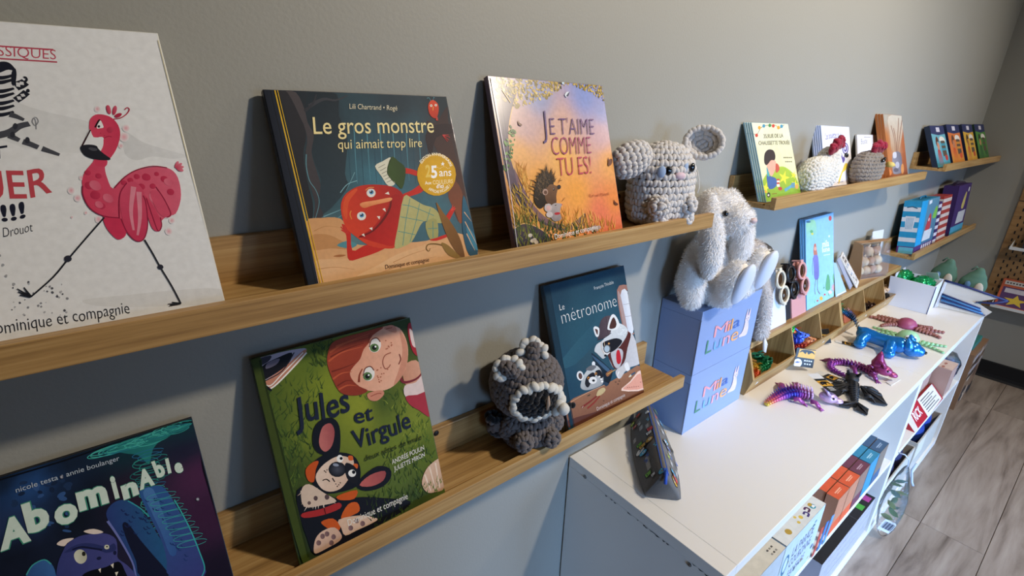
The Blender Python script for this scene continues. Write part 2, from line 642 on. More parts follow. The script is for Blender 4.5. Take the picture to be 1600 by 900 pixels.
# ------------------------------------------------------------------ flat print of the covers: one entry per inked shape, 0..1000 across and up the sheet
ART = {
'flam': [
('b',[('e9ebed',0,1000),('e9ebed',1000,1000),('ebebea',0,0),('e6e8ea',1000,0)]),
('s','d9dbdd','e2e4e5',90,[307,786,477,827,587,753,648,724,760,681,742,597,599,603,493,647,278,654]),
('s','d6d8da','e0e2e4',0,[832,658,878,619,956,584,1003,563,950,557,895,569,847,558,818,582]),
('s','dcdddd',[603,109,721,100,848,88,996,63,995,8,800,40,647,77]),
('l','b8465a',1.6,[447,929,581,926,705,924]),
('l','b8465a',1.6,[439,892,573,888,706,885]),
('t','LES CLASSIQUES','c0455c',[434,901,705,893,440,932],-0.004,0,0),
('s','1f2230',[554,869,574,879,590,877,599,863,601,848,588,840,575,847,551,838]),
('s','dfe0e2',[544,834,566,846,585,855,598,846,591,820,587,793,581,761,563,722,552,698,521,699,528,772]),
('l','20232f',5,2,[544,834,560,829,578,833,594,840]),
('l','20232f',5,2,[541,820,557,815,575,820,591,826]),
('l','20232f',5,2,[535,793,551,788,569,792,585,798]),
('l','20232f',5,2,[532,778,548,772,566,777,582,783]),
('l','20232f',5,2,[528,757,543,751,561,755,577,761]),
('l','20232f',5,2,[524,741,540,735,558,739,574,745]),
('l','20232f',5,2,[520,722,536,716,554,720,569,726]),
('s','20232f',[590,847,601,860,600,840,589,808,582,812]),
('l','20232f',9,7,[589,804,605,811,616,819]),
('l','dcdde0',3,[596,803,598,816]),
('l','dcdde0',3,[606,809,607,819]),
('l','20232f',2,[612,817,620,825,619,833,614,831]),
('l','20232f',6,[581,761,597,773,612,787]),
('s','20232f',[620,791,619,788,616,786,613,786,611,788,611,791,613,795,616,797,618,797,620,795]),
('l','dcdde0',3,[591,763,590,773]),
('l','dcdde0',3,[602,773,600,781]),
('l','4a4c54',7,5,[464,642,538,659,571,680,597,688]),
('l','4a4c54',6,4,[542,653,555,643,563,637]),
('l','4a4c54',6,5,[570,633,586,624,602,613]),
('l','4a4c54',6,3,[610,609,629,598,648,587]),
('l','4a4c54',6,3,[558,718,573,710,587,700]),
('s','33353e',[568,680,566,675,562,671,559,671,557,675,557,681,559,686,563,690,566,690,569,686]),
('s','33353e',[557,655,555,649,551,646,548,646,545,649,546,655,548,661,552,664,555,664,557,661]),
('s','33353e',[587,636,585,630,581,627,577,627,575,631,575,636,578,642,581,646,585,646,587,642]),
('l','8a8c92',1,[609,670,613,694,611,706,605,694,609,682,619,694,618,706,613,708]),
('t','ET','1f2233',[451,581,526,585,456,616],0.02,0.06,0),
('t','JOUER','c44a55',[320,440,605,466,328,524],0.012,0.05,0),
('t','!!!','1f2233',[471,392,527,397,476,439],0.03,0.05,0),
('t','is Drouot','2a2c36',[442,338,533,351,447,367],-0.008,0.05,0),
('t','Dominique et compagnie','1e2028',[360,51,715,37,364,90],-0.006,0.05,0),
('s','8c8e94',[471,141,470,139,468,139,468,142,469,143,471,143]),
('s','b4b6ba',[516,121,515,120,514,120,514,122,515,123,516,123]),
('s','55575f',[436,116,435,115,434,115,433,117,434,119,436,118]),
('s','8c8e94',[461,93,459,91,457,91,457,94,458,96,460,95]),
('s','b4b6ba',[552,130,550,128,548,128,547,131,549,134,551,133]),
('s','55575f',[459,133,457,131,455,131,454,135,456,138,458,137]),
('s','8c8e94',[504,111,502,108,500,109,499,112,501,114,503,114]),
('s','b4b6ba',[445,123,443,121,441,121,441,124,442,126,445,126]),
('s','55575f',[492,194,490,191,487,191,487,195,489,198,491,197]),
('s','8c8e94',[498,115,496,112,494,112,493,116,495,119,498,118]),
('s','b4b6ba',[524,85,523,83,521,84,521,86,522,88,524,88]),
('s','55575f',[548,134,546,131,543,132,542,136,545,139,547,138]),
('s','8c8e94',[565,171,564,169,563,169,563,171,564,173,565,173]),
('s','b4b6ba',[459,96,458,94,456,95,455,97,457,99,459,99]),
('s','55575f',[528,156,526,153,524,154,523,156,525,159,527,158]),
('s','8c8e94',[495,157,493,155,491,155,491,158,492,160,495,160]),
('s','b4b6ba',[508,91,506,89,504,89,503,92,505,95,508,94]),
('s','55575f',[556,85,554,82,551,83,550,86,552,90,555,89]),
('s','8c8e94',[537,169,535,166,533,167,532,170,534,173,537,173]),
('s','b4b6ba',[559,79,557,76,555,77,554,80,556,82,558,82]),
('s','55575f',[542,163,540,160,537,160,536,164,538,167,541,166]),
('s','8c8e94',[520,159,519,158,518,158,518,160,519,161,520,161]),
('s','b4b6ba',[541,73,540,72,539,72,538,74,539,75,541,75]),
('s','55575f',[547,139,546,137,545,137,545,139,546,141,547,140]),
('s','8c8e94',[474,115,472,112,470,113,469,116,471,119,474,118]),
('s','b4b6ba',[445,139,444,138,443,138,443,140,443,141,445,141]),
('s','55575f',[540,149,538,146,535,147,534,151,536,154,539,153]),
('s','8c8e94',[571,122,569,119,566,120,565,124,567,127,570,126]),
('s','b4b6ba',[492,189,490,186,488,187,487,189,489,192,491,191]),
('s','55575f',[453,183,452,181,450,182,450,184,451,186,453,186]),
('s','8c8e94',[528,172,527,171,526,171,525,172,526,174,528,174]),
('s','b4b6ba',[560,147,558,144,555,144,554,148,557,151,560,151]),
('s','55575f',[562,139,560,137,558,137,558,140,559,142,561,142]),
('s','8c8e94',[506,121,504,119,502,120,501,123,503,125,505,124]),
('s','a0a2a6',[448,257,445,254,442,254,442,258,444,262,447,261]),
('s','a0a2a6',[447,223,445,219,442,220,441,224,444,227,447,227]),
('s','a0a2a6',[459,194,456,190,453,191,453,195,455,199,458,198]),
('s','a0a2a6',[447,287,445,284,442,284,441,288,443,292,446,291]),
('s','a0a2a6',[426,241,424,238,421,238,420,242,422,246,425,245]),
('r','e6a3b0','e9e6e8',[776,734,785,734,782,728,777,724,771,724,768,728,768,734,771,740,776,744,781,744,784,740]),
('r','e6a3b0','e9e6e8',[840,669,851,669,847,661,841,656,834,657,830,661,829,669,833,677,839,681,846,681,850,676]),
('r','e6a3b0','e9e6e8',[828,639,842,638,837,628,829,622,820,622,815,629,814,639,819,649,827,655,836,655,842,649]),
('r','e6a3b0','e9e6e8',[813,609,820,608,817,603,813,600,809,600,806,604,806,609,808,614,813,617,817,617,820,613]),
('r','e6a3b0','e9e6e8',[652,470,661,469,658,461,652,457,646,458,643,463,642,470,646,477,651,482,657,481,661,476]),
('r','e6a3b0','e9e6e8',[662,443,672,442,668,435,663,431,657,432,653,437,653,444,656,451,662,455,668,455,672,450]),
('r','e6a3b0','e9e6e8',[686,509,693,508,690,503,686,501,682,501,680,504,680,509,682,514,686,517,690,517,692,513]),
('r','e6a3b0','e9e6e8',[701,368,711,366,707,359,701,355,695,356,691,361,691,369,694,376,700,380,706,379,710,374]),
('r','e6a3b0','e9e6e8',[892,361,905,360,901,351,893,346,885,347,880,353,879,363,884,372,891,377,899,376,905,369]),
('r','e6a3b0','e9e6e8',[902,337,912,336,909,329,903,326,897,326,893,331,893,338,896,344,902,348,908,347,911,343]),
('r','e6a3b0','e9e6e8',[885,300,896,298,892,290,885,286,878,287,874,293,873,301,877,309,884,313,891,312,895,306]),
('r','e6a3b0','e9e6e8',[673,393,678,392,676,389,673,387,670,387,668,390,668,393,670,397,673,399,676,399,677,396]),
('r','e6a3b0','e9e6e8',[635,383,638,382,637,380,635,379,633,379,632,381,632,383,633,385,635,387,637,387,638,385]),
('s','d3405f','d9637c',0,[683,479,686,500,700,529,727,559,735,574,742,567,765,563,754,538,753,501,761,466,801,502,841,523,887,531,928,526,950,502,954,459,945,409,919,360,891,355,855,332,832,380,776,356,726,369,692,397,677,437]),
('s','d84a66','cf3a5a',0,[742,675,750,700,767,715,789,715,809,704,821,678,819,645,802,605,781,575,765,563,738,567,739,607,744,637,740,658]),
('s','d3405f',[740,573,765,565,757,542,731,548]),
('s','e9ebed',[742,667,746,641,768,641,771,632,753,618,748,609,724,610,707,607,724,638]),
('s','e9ebed',[748,609,759,630,770,634,765,611,752,590,748,594]),
('l','3a2028',1.3,[743,665,725,636,708,609]),
('s','23252e',[704,607,716,616,736,616,748,611,751,601,761,585,776,565,751,563,726,570,709,583]),
('s','4b4d55',[747,598,744,596,737,595,731,597,726,601,725,604,728,607,734,607,741,605,746,602]),
('s','f0f0f0',[761,671,775,698,780,674,771,670]),
('s','1b1b22',[771,676,769,672,766,672,764,674,765,678,768,680,771,679]),
('l','241018',1.5,[757,673,768,690,775,699]),
('s','b52c4c','c8425f',0,[804,663,801,658,796,654,790,654,787,658,786,664,789,669,794,673,800,673,803,669]),
('l','b52c4c',1,[772,636,785,642,795,640]),
('s','b83050',[769,653,768,652,766,652,766,653,767,655,768,655]),
('s','b83050',[777,645,776,643,774,643,774,645,775,646,777,646]),
('s','b83050',[759,641,758,639,757,639,756,641,757,642,759,642]),
('s','b52c4c','d9637c',0,[812,734,811,724,808,718,805,717,801,721,800,730,801,740,804,746,808,747,811,743]),
('s','b52c4c','d9637c',0,[827,728,822,719,817,714,814,716,814,722,817,732,821,740,826,745,829,744,830,738]),
('s','b52c4c',[839,717,837,713,832,708,825,705,820,705,817,708,819,713,824,717,831,720,837,720]),
('l','b52c4c',1,[812,700,833,704,852,717,863,732,859,739,850,732]),
('s','b52c4c','c43656',0,[821,485,816,481,810,482,806,487,806,494,812,498,818,498,822,492]),
('s','b52c4c','c43656',0,[842,497,837,493,830,493,826,499,827,506,832,510,839,509,843,504]),
('s','b52c4c','c43656',0,[872,491,865,485,855,486,849,493,850,503,858,510,867,508,873,501]),
('s','b52c4c','c43656',0,[899,502,895,499,889,499,886,504,887,510,891,513,896,513,900,508]),
('s','b52c4c','c43656',0,[921,481,915,475,906,476,901,483,902,492,908,497,917,496,922,489]),
('s','b52c4c','c43656',0,[802,478,797,474,790,475,786,480,787,487,792,491,799,490,803,485]),
('s','b52c4c','c43656',0,[849,460,842,454,834,455,829,462,830,471,837,476,845,475,850,468]),
('s','b52c4c','c43656',0,[880,460,875,455,868,456,864,462,865,469,870,473,877,473,881,467]),
('s','b52c4c','c43656',0,[710,476,703,470,695,471,690,479,691,488,697,494,706,493,711,485]),
('s','b52c4c','c43656',0,[721,442,713,435,703,437,697,445,699,456,706,463,716,461,722,453]),
('s','b52c4c','c43656',0,[713,520,708,516,702,517,698,522,699,528,704,533,710,532,714,527]),
('s','b52c4c','c43656',0,[930,434,924,428,915,429,910,436,911,445,918,450,926,449,931,442]),
('s','b52c4c','c43656',0,[727,406,721,401,714,402,709,409,710,417,716,422,723,420,728,414]),
('s','b52c4c','c43656',0,[739,507,734,503,728,504,724,509,725,516,729,520,736,519,739,514]),
('s','dd7288','d65a75',0,[729,469,720,464,710,466,703,476,702,487,708,496,718,497,727,491,731,479]),
('s','dd7288','d65a75',0,[752,424,744,419,735,422,728,431,728,441,733,449,742,450,750,444,754,434]),
('s','dd7288','d65a75',0,[889,406,878,399,864,403,855,415,854,430,861,441,874,442,887,434,893,419]),
('s','dd7288','d65a75',0,[933,464,926,459,917,462,910,470,909,480,914,487,923,488,932,482,936,473]),
('s','dd7288','d65a75',0,[721,408,715,404,708,406,703,413,703,421,707,427,714,428,720,423,723,415]),
('s','cc3557',[715,377,737,370,760,362,767,339,761,304,738,292,722,315,713,346]),
('s','d24f6c','c9385a',90,[767,410,776,453,797,478,825,484,843,447,840,391,830,335,813,292,792,277,773,293,764,340]),
('s','cf4462',[840,434,856,405,868,357,869,325,857,304,840,315,836,362]),
('s','d2506c',[861,445,887,443,900,400,909,366,897,349,876,357,864,388]),
('l','8e1f3d',1.1,[756,363,766,415,779,453,802,482]),
('l','8e1f3d',1.1,[760,362,767,312,785,280,808,284,829,331,840,406,838,434]),
('l','8e1f3d',1.1,[845,424,849,355,854,306,868,321,871,352]),
('l','8e1f3d',1.1,[881,461,896,414,904,362,890,350]),
('l','8e1f3d',1.1,[765,468,803,504,842,525,888,534,928,526]),
('l','8e1f3d',1.1,[684,483,678,450,687,406,715,377,757,365]),
('l','df8a9c',5,2,[818,467,793,385,786,318]),
('l','df8a9c',5,2,[829,448,813,360,793,299]),
('s','c8405c','de8093',0,[967,547,968,542,965,533,959,524,954,522,952,528,956,537,962,545]),
('s','c8405c','de8093',0,[977,539,975,533,968,526,960,521,955,522,957,528,964,535,972,540]),
('s','c8405c','de8093',0,[980,525,976,521,968,518,959,518,956,522,960,527,968,530,977,529]),
('s','c8405c','de8093',0,[976,511,971,509,963,511,957,517,956,522,961,524,969,522,975,517]),
('l','22242e',1.5,[717,372,657,311,598,250,549,198,485,147]),
('l','22242e',1.5,[809,281,822,229,833,178,852,103,865,36]),
('s','2b2d3a',[606,249,603,243,597,240,592,241,588,246,588,252,591,258,596,261,602,260,605,255]),
('s','2b2d3a',[842,176,839,171,834,169,829,170,826,174,825,179,828,184,833,187,838,186,841,182]),
('l','1f2129',2.4,0.8,[485,147,460,179]),
('l','1f2129',2.4,0.8,[485,147,460,169]),
('l','1f2129',2.4,0.8,[485,147,466,161]),
('l','1f2129',2.4,0.8,[485,147,476,180]),
('l','1f2129',2.4,0.8,[485,147,461,158]),
('l','1f2129',2,0.8,[865,36,827,43]),
('l','1f2129',2,0.8,[865,36,829,35]),
('l','1f2129',2,0.8,[865,36,840,47]),
('l','1f2129',2,0.8,[865,36,834,39]),
('l','d8cfb0',3,[1002,977,1002,521,1010,7]),
],
'gm': [
('b',[('1c2630',69,970),('222a33',229,926),('2a4450',418,943),('2d5060',509,697),('3c7183',474,541),('2b4a58',739,827),('1d2f3a',972,956),('2a2e34',44,593),('3a5f6c',284,452),('29404a',182,486),('5b7f86',176,239),('3f6a78',782,350),('4a3330',966,507),('3b2a2c',925,755),('243440',675,936)]),
('s','1d2a34','2a3c46',90,[210,999,346,991,334,879,353,765,299,578,295,502,146,379,130,466,171,549,157,672,162,829]),
('l','27495a',5,2,[370,841,341,677,321,538]),
('l','4f8797',5,2,[401,824,375,675,352,522]),
('l','27495a',5,2,[432,808,410,674,383,505]),
('l','4f8797',5,2,[464,790,446,673,425,531]),
('l','27495a',5,2,[511,841,481,671,457,514]),
('l','4f8797',5,2,[544,824,518,670,490,497]),
('l','27495a',5,2,[578,806,555,669,533,523]),
('l','4f8797',5,2,[612,789,593,667,568,506]),
('l','27495a',5,2,[662,841,631,666,602,489]),
('l','4f8797',5,2,[698,823,670,664,648,515]),
('l','27495a',5,2,[734,805,710,663,684,497]),
('l','4f8797',5,2,[770,787,750,661,721,479]),
('l','27495a',5,2,[824,841,791,660,768,507]),
('s','4b464a','3a383e',60,[84,991,146,994,168,913,170,841,186,780,156,696,159,611,164,525,134,442,145,373,97,366,119,443,112,553,123,673,151,769,141,865,105,936]),
('s','2b2c33','22242b',60,[68,991,106,992,138,877,149,781,114,685,105,553,108,444,91,367,68,364,70,508,69,711,73,911]),
('l','5e8f9c',4,2,[129,685,116,625,116,553,136,503,139,441,102,360]),
('l','6fa0aa',3,1,[351,581,313,526,286,490]),
('l','7fb0ba',3,[354,536,299,521,253,480]),
('l','6c9aa6',5,2,[144,367,208,385,240,394]),
('l','5f909c',7,2,[155,310,198,342,241,368]),
('l','3a3d45',16,4,[194,926,273,964,333,960,402,987]),
('l','31343c',12,5,[166,901,214,938,243,988]),
('s','32262c','5a382e',90,[837,855,896,841,993,942,974,827,980,638,990,432,976,301,905,250,884,441,888,599,851,714,833,771]),
('s','2a1e26',[809,771,877,827,996,834,997,783,877,756,819,645,806,687]),
('s','6a3d2c','8a4a30',90,[929,510,973,433,968,301,918,234,902,309,874,398,898,469]),
('s','cf9a68','dba878',90,[53,347,131,362,224,348,259,278,257,214,393,181,503,178,677,166,873,188,981,107,1004,-17,462,-4,57,18,47,161]),
('s','c08a58',[61,280,147,274,221,220,238,185,144,204,54,210]),
('s','e0b386','d9a672',0,[44,149,180,144,329,132,435,121,368,67,242,32,55,22]),
('s','e3ba8c','cf9a66',0,[241,28,371,79,490,119,642,143,770,164,898,151,988,98,1003,13,637,-9]),
('l','b9834f',3,1,[83,301,145,318,214,302]),
('l','b9834f',3,1,[53,111,147,106,240,77]),
('l','b9834f',3,1,[361,35,533,58,716,68]),
('l','b9834f',3,1,[453,78,573,106,729,123]),
('s','a86a3c',[147,162,178,166,213,158,181,153]),
('s','4f8a94',[177,214,236,230,280,204,239,189]),
('s','c3271f',[584,439,655,462,714,490,731,465,703,442,632,427,586,418]),
('s','c3271f',[618,588,668,582,722,559,714,535,661,553,613,561]),
('s','c3271f',[224,318,246,307,264,290,249,177,316,193,396,194,446,173,386,149,290,132,223,128,222,182,235,256]),
('l','c8332a',9,5,[244,267,217,306]),
('l','c8332a',9,5,[244,267,216,290]),
('l','c8332a',9,5,[244,267,232,317]),
('l','c8332a',9,5,[244,267,256,321]),
('s','d64026','a8161a',-30,[238,400,267,460,326,497,387,510,466,506,545,488,594,438,570,345,532,241,488,160,416,162,342,189,278,250,240,306]),
('s','a31418','c02420',60,[528,441,582,432,559,346,518,243,476,168,396,194,324,228,302,246,374,275,449,338,496,393]),
('s','d9502c',[244,381,272,453,331,493,343,485,285,427,257,341]),
('s','6e0d12',[523,439,500,386,454,329,380,269,302,244,308,238,384,261,463,320,510,381]),
('p','eee8dc',[489,455,512,464,515,447]),
('p','eee8dc',[457,373,473,377,473,356]),
('p','eee8dc',[418,338,436,336,428,318]),
('p','eee8dc',[362,280,381,282,376,266]),
('p','eee8dc',[314,251,328,256,330,237]),
('r','f4f2ea','dcdad2',[414,465,439,463,434,453,426,446,415,442,403,443,395,449,390,457,389,467,394,477,403,485,413,488,425,487,434,482,439,473]),
('s','4d8fc0',[429,468,425,461,417,457,410,458,405,463,404,470,408,477,415,481,423,480,428,475]),
('s','16202c',[423,470,421,466,417,464,413,464,410,467,410,471,412,474,416,477,420,476,423,474]),
('s','ffffff',[417,475,416,474,414,473,412,473,411,474,411,476,412,478,413,479,415,479,417,477]),
('r','f4f2ea','dcdad2',[336,349,360,346,355,336,347,329,336,326,325,327,317,333,312,341,312,351,316,361,325,368,335,371,346,370,355,365,359,356]),
('s','4d8fc0',[350,351,346,344,339,341,331,341,326,346,326,354,329,360,336,364,344,363,349,358]),
('s','16202c',[344,353,342,349,339,347,335,348,332,351,332,354,334,358,337,360,341,359,344,357]),
('s','ffffff',[338,359,337,357,336,356,334,356,332,358,332,359,333,361,335,362,337,362,338,361]),
('s','efa06a','d87a48',90,[340,406,356,419,434,424,513,431,524,420,499,409,415,399,360,389]),
('l','e08a3a',4,[281,338,278,364,288,382]),
('l','e8a35a',3,[387,482,410,494,436,493]),
('s','b8b27a','a8a468',40,[595,429,644,413,702,372,765,345,800,291,804,255,746,262,680,277,613,203,573,167,497,149,481,168,524,269]),
('s','9f9c62',[693,269,766,281,750,172,697,174]),
('l','4f8c86',3,[518,243,585,220,615,209]),
('l','4f8c86',3,[550,320,618,299,681,280]),
('l','4f8c86',3,[576,385,640,365,755,303]),
('l','4f8c86',3,[629,414,575,290,528,161]),
('l','4f8c86',3,[681,381,636,283,574,174]),
('l','4f8c86',3,[742,347,702,275]),
('l','4f8c86',3,[700,233,761,228]),
('l','4f8c86',3,[740,270,719,174]),
('s','c3271f',[806,262,842,301,886,339,904,330,866,284,832,250]),
('s','c3271f',[696,169,741,174,817,186,817,171,737,157]),
('l','d8453a',4,2,[874,319,892,353]),
('l','d8453a',4,2,[874,319,903,343]),
('l','d8453a',4,2,[874,319,907,329]),
('s','dad8c4',[468,607,515,631,570,649,530,570,561,508,519,495,490,553]),
('s','3c5528','2d441f',0,[571,653,606,629,641,581,597,475,564,508,526,566]),
('l','1f3016',3,[570,649,530,569,558,508]),
('l','55564a',2,[484,597,525,614]),
('l','55564a',2,[490,580,529,597]),
('l','55564a',2,[496,564,534,579]),
('l','55564a',2,[502,548,538,562]),
('l','55564a',2,[508,532,542,544]),
('l','55564a',2,[514,515,547,526]),
('r','e0ad22','d4a017',[826,538,956,530,942,495,919,463,888,438,852,422,815,415,780,418,748,431,723,452,707,480,700,512,703,546,715,579,737,610,766,635,800,652,836,661,873,660,906,648,932,628,951,599,959,566]),
('t','2','e9c860',[753,529,786,529,766,595],0.03,0,0),
('t','5','ffffff',[788,522,828,522,800,589],0.03,0,0),
('t','ans','ffffff',[842,527,923,525,851,572],0.005,0,0),
('t','Aux','fff6da',[739,486,782,485,742,504],0.02,0,0),
('t','COULEURS','f5dca0',[789,483,923,481,793,506],0.02,0,0),
('t',"d'ici",'ffffff',[807,459,855,458,811,481],0.02,0,0),
('a','ÉDITION ANNIVERSAIRE','fff6da',14,[745,606,790,639,852,650,907,624,929,579],0.02),
('a','AFFICHE INCLUSE !','fff6da',14,[753,454,801,431,853,436,901,461],0.02),
('p','ffffff',[870,603,879,603,885,613,887,603,895,601,887,596,887,587,880,593,870,590,875,598]),
('s','fff0c0',[846,580,844,578,841,579,842,581,845,582]),
('s','fff0c0',[854,574,852,572,850,573,850,575,853,576]),
('s','fff0c0',[864,574,862,572,859,573,860,575,863,576]),
('s','fff0c0',[874,579,872,577,870,578,870,580,873,581]),
('s','fff0c0',[885,583,883,581,880,582,881,584,884,585]),
('s','fff0c0',[894,581,892,579,890,580,890,582,893,583]),
('s','fff0c0',[903,575,901,573,898,574,899,576,901,577]),
('s','fff0c0',[911,570,909,568,907,569,907,572,910,572]),
('s','fff0c0',[922,572,920,570,917,571,918,574,921,574]),
('s','d8482a','b83020',90,[865,942,887,971,911,975,932,952,927,912,904,872,880,872,862,897]),
('s','f0e8d8',[893,943,891,939,886,936,881,936,878,939,877,943,880,947,884,950,889,950,893,947]),
('s','f0e8d8',[924,947,922,942,917,940,912,940,909,942,908,946,911,950,915,953,920,953,924,951]),
('s','202020',[888,943,887,941,885,940,884,940,882,941,882,943,883,944,885,946,887,946,888,945]),
('s','202020',[919,946,918,945,916,944,914,944,913,945,913,946,914,948,916,949,918,949,919,948]),
('l','e8a040',4,[897,937,890,915]),
('l','60a0b0',2,[887,971,880,989,867,985]),
('l','60a0b0',2,[904,974,912,992,918,989]),
('l','b83a30',12,[905,877,903,855]),
('l','c84040',4,2,[920,770,945,729]),
('l','c84040',4,2,[920,770,956,737]),
('l','c84040',4,2,[920,770,967,755]),
('l','c84040',4,2,[920,770,961,769]),
('s','8a5e2a','6b4520',60,[785,378,816,318,853,256,885,180,900,104,898,23,866,44,824,130,799,234]),
('l','7a5a28',9,2,[871,35,818,95,748,134,684,144,664,123,675,105,688,119]),
('s','8a6a30',[764,139,808,118,870,33,795,62]),
('s','2b6078','1f4a60',90,[978,404,993,299,1004,178,993,30,932,43,920,160,938,275]),
('s','3a7a90',[955,214,1000,149,1000,59,956,110]),
('l','e0b080',5,1,[951,244,983,151,1003,88]),
('l','e0b080',5,1,[945,171,979,62]),
('l','e0b080',5,1,[959,302,996,239]),
('s','141c2a','1b2434',0,[-3,1004,44,1004,48,24,-7,30]),
('l','0e141e',4,[29,998,36,31]),
('l','dcb030',5,[50,1002,58,27]),
('l','dcb030',3,[62,1001,71,26]),
('t','Lili Chartrand • Rogé','ece4c8',[396,916,665,911,402,943],-0.004,0,0),
('t','Le gros monstre','f0dfa2',[186,785,867,785,198,870],0.004,0,0),
('t','qui aimait trop lire','f0dfa2',[290,706,770,702,299,756],0,0,0),
('t','Dominique et compagnie','5a3c30',[402,50,665,47,405,73],-0.004,0,0),
],
'jt': [
('b',[('8a93bf',371,904),('7f92d0',802,922),('8a93c8',955,831),('c8a4a4',223,714),('d8aa98',553,716),('c8a0a8',919,676),('eeb068',156,566),('f4b65c',515,545),('f0a858',967,491),('f2a94e',258,400),('f4a548',582,315),('ee8f48',953,233),('f0a050',435,193),('ea7c58',800,159),('e87a52',982,55),('c88a40',47,228)]),
('s','4a3c5c','5e4a50',40,[1,993,110,959,198,911,148,835,103,749,78,665,73,556,76,495,109,396,164,280,247,190,329,144,270,130,130,220,47,301,19,401,8,498,8,712,5,877]),
('s','7a5a66','8a6a52',0,[84,507,121,395,176,285,265,189,382,129,503,126,597,157,636,174,639,112,550,84,392,88,274,145,167,229,96,335]),
('l','e0a85a',7,3,[71,544,86,495,128,395,183,285,274,188,386,128,503,126,632,175]),
('l','d8a868',5,4,[198,909,136,810,95,713,75,592]),
('l','37304a',6,2,[36,914,50,760,40,569]),
('l','37304a',6,2,[84,916,72,785,67,653]),
('l','37304a',6,2,[52,399,96,298,211,187]),
('l','37304a',6,2,[33,937,120,929,139,870]),
('d',['6a5a20','3a3014','8a7428'],90,[14,992,553,1015,686,997,443,901,182,836,74,868,23,890],9,22,1),
('d',['b8983a','d0b050','c4a448','9a8434','e0c878'],210,[14,992,553,1015,676,999,463,908,207,836,114,905,18,901],5,13,2),
('d',['6a5a20','b8983a','d0b050','8a7428'],110,[678,1007,822,1007,1007,1001,998,902,892,940,772,972],5,13,3),
('d',['4e7a3a','5f8f45','3a5f2c','7aa050'],46,[107,725,142,689,89,568,30,449,-5,474,35,617],7,15,4),
('l','c8a050',4,[87,928,112,893,137,858]),
('g',['e0a040','c8862e','e8b85a'],60,[98,495,179,442,192,341,135,320],70,90,40,7,5),
('g',['a8862e','c89a3a','7a6a28','d8a848'],90,[52,399,164,293,200,138,9,133],80,100,40,8,6),
('g',['d89a3c','e0a848','b87a30','f0b860'],110,[397,196,709,140,979,41,769,21,409,76],70,90,35,7,7),
('s','4a3c44','2f2a34',90,[3,140,83,162,181,133,268,79,246,23,2,25]),
('l','d8a860',4,[4,140,83,162,181,134,270,78]),
('g',['3a4a20','55602a','6a7030','28341a'],150,[25,205,255,145,690,58,769,21,395,17,227,19,20,107],60,85,40,8,8),
('g',['55602a','8a8434'],50,[9,133,2,23,227,19,188,88],45,95,30,7,9),
('s','d8ccb8','b8a898',0,[139,86,134,80,124,77,114,78,106,83,105,90,109,96,119,99,129,98,137,93]),
('s','d8ccb8','b8a898',0,[167,55,162,48,153,45,142,47,134,52,132,59,137,65,147,68,157,67,165,62]),
('s','d8ccb8','b8a898',0,[148,52,144,46,134,43,124,44,116,49,114,56,119,62,128,65,139,64,147,59]),
('s','d8ccb8','b8a898',0,[178,40,173,34,164,31,153,33,145,38,143,45,148,51,158,54,168,53,176,47]),
('s','a88070','b8a898',0,[714,69,708,62,697,59,684,61,675,66,672,74,678,81,689,84,702,83,712,77]),
('s','a88070','b8a898',0,[743,55,738,48,726,45,713,46,703,52,701,59,707,66,718,70,731,68,741,63]),
('s','a88070','b8a898',0,[768,66,762,59,750,56,737,58,728,63,725,71,731,78,743,81,756,80,766,74]),
('g',['2e2218','3f2f20','1f1812','55402a'],150,[238,389,324,454,378,445,401,379,286,283,207,289],60,110,55,9,10),
('s','33261c','22190f',90,[198,290,235,376,297,430,358,440,379,400,377,342,301,269,239,236]),
('g',['6a5238','4a3826','2a1f14'],90,[229,389,322,442,372,420,339,357,233,287],42,115,60,6,11),
('s','7a563c','5a3c28',90,[332,364,366,375,401,364,422,358,411,340,391,302,381,257,333,243,298,270,294,319]),
('s','b09080',[324,330,317,319,304,313,289,314,279,321,277,333,284,343,297,350,312,349,322,341]),
('s','6a4a3a',[316,328,312,321,304,317,295,318,289,323,287,329,292,336,300,340,309,339,315,334]),
('r','33303a','0c0c10',[427,354,444,353,441,348,436,343,428,341,421,342,414,345,411,350,410,355,413,361,419,365,426,367,434,367,440,364,444,359]),
('s','16100c',[384,341,382,338,378,335,373,336,370,338,370,342,372,346,376,348,381,348,384,345]),
('s','ffffff',[378,344,378,343,376,343,375,343,373,343,373,345,374,346,375,346,377,346,378,345]),
('s','b4a8a4','8f8280',90,[309,204,328,241,362,258,403,255,432,246,412,226,401,196,404,158,349,148,319,167]),
('s','c0b4b0',[338,233,328,218,309,210,289,212,275,223,272,238,282,253,300,260,320,259,335,248]),
('s','d8b0a8',[326,231,320,222,309,217,296,218,288,224,286,234,292,244,303,249,316,248,324,241]),
('s','c8bcb8',[336,191,328,181,312,176,294,178,281,186,278,197,286,206,301,212,319,210,332,202]),
('s','101014',[377,246,376,244,372,242,368,243,365,245,364,247,366,250,370,251,374,251,377,249]),
('s','ffffff',[372,249,371,248,370,248,368,248,367,249,367,250,368,251,369,251,371,251,372,250]),
('s','d06060',[435,244,434,242,430,241,427,241,424,243,424,245,425,247,429,249,432,248,435,247]),
('s','b83038',[353,200,394,200,396,188,357,187]),
('l','8a5a30',2,[429,378,455,409]),
('l','8a5a30',2,[442,393,465,395]),
('l','a87030',2,[436,265,466,286]),
('s','dfe6f0',[607,921,627,939,652,942,643,923,620,907]),
('s','2a3a58',[618,914,642,934,655,940,638,915]),
('s','c0d8e8',[620,996,617,990,610,987,603,986,598,989,597,994,600,1000,607,1004,614,1004,619,1001]),
('s','6a3a28',[171,759,178,744,196,734,191,725,169,732]),
('s','6a3a28',[947,523,956,506,981,494,974,482,944,492]),
('s','6a3a28',[945,239,955,221,980,207,973,196,943,208]),
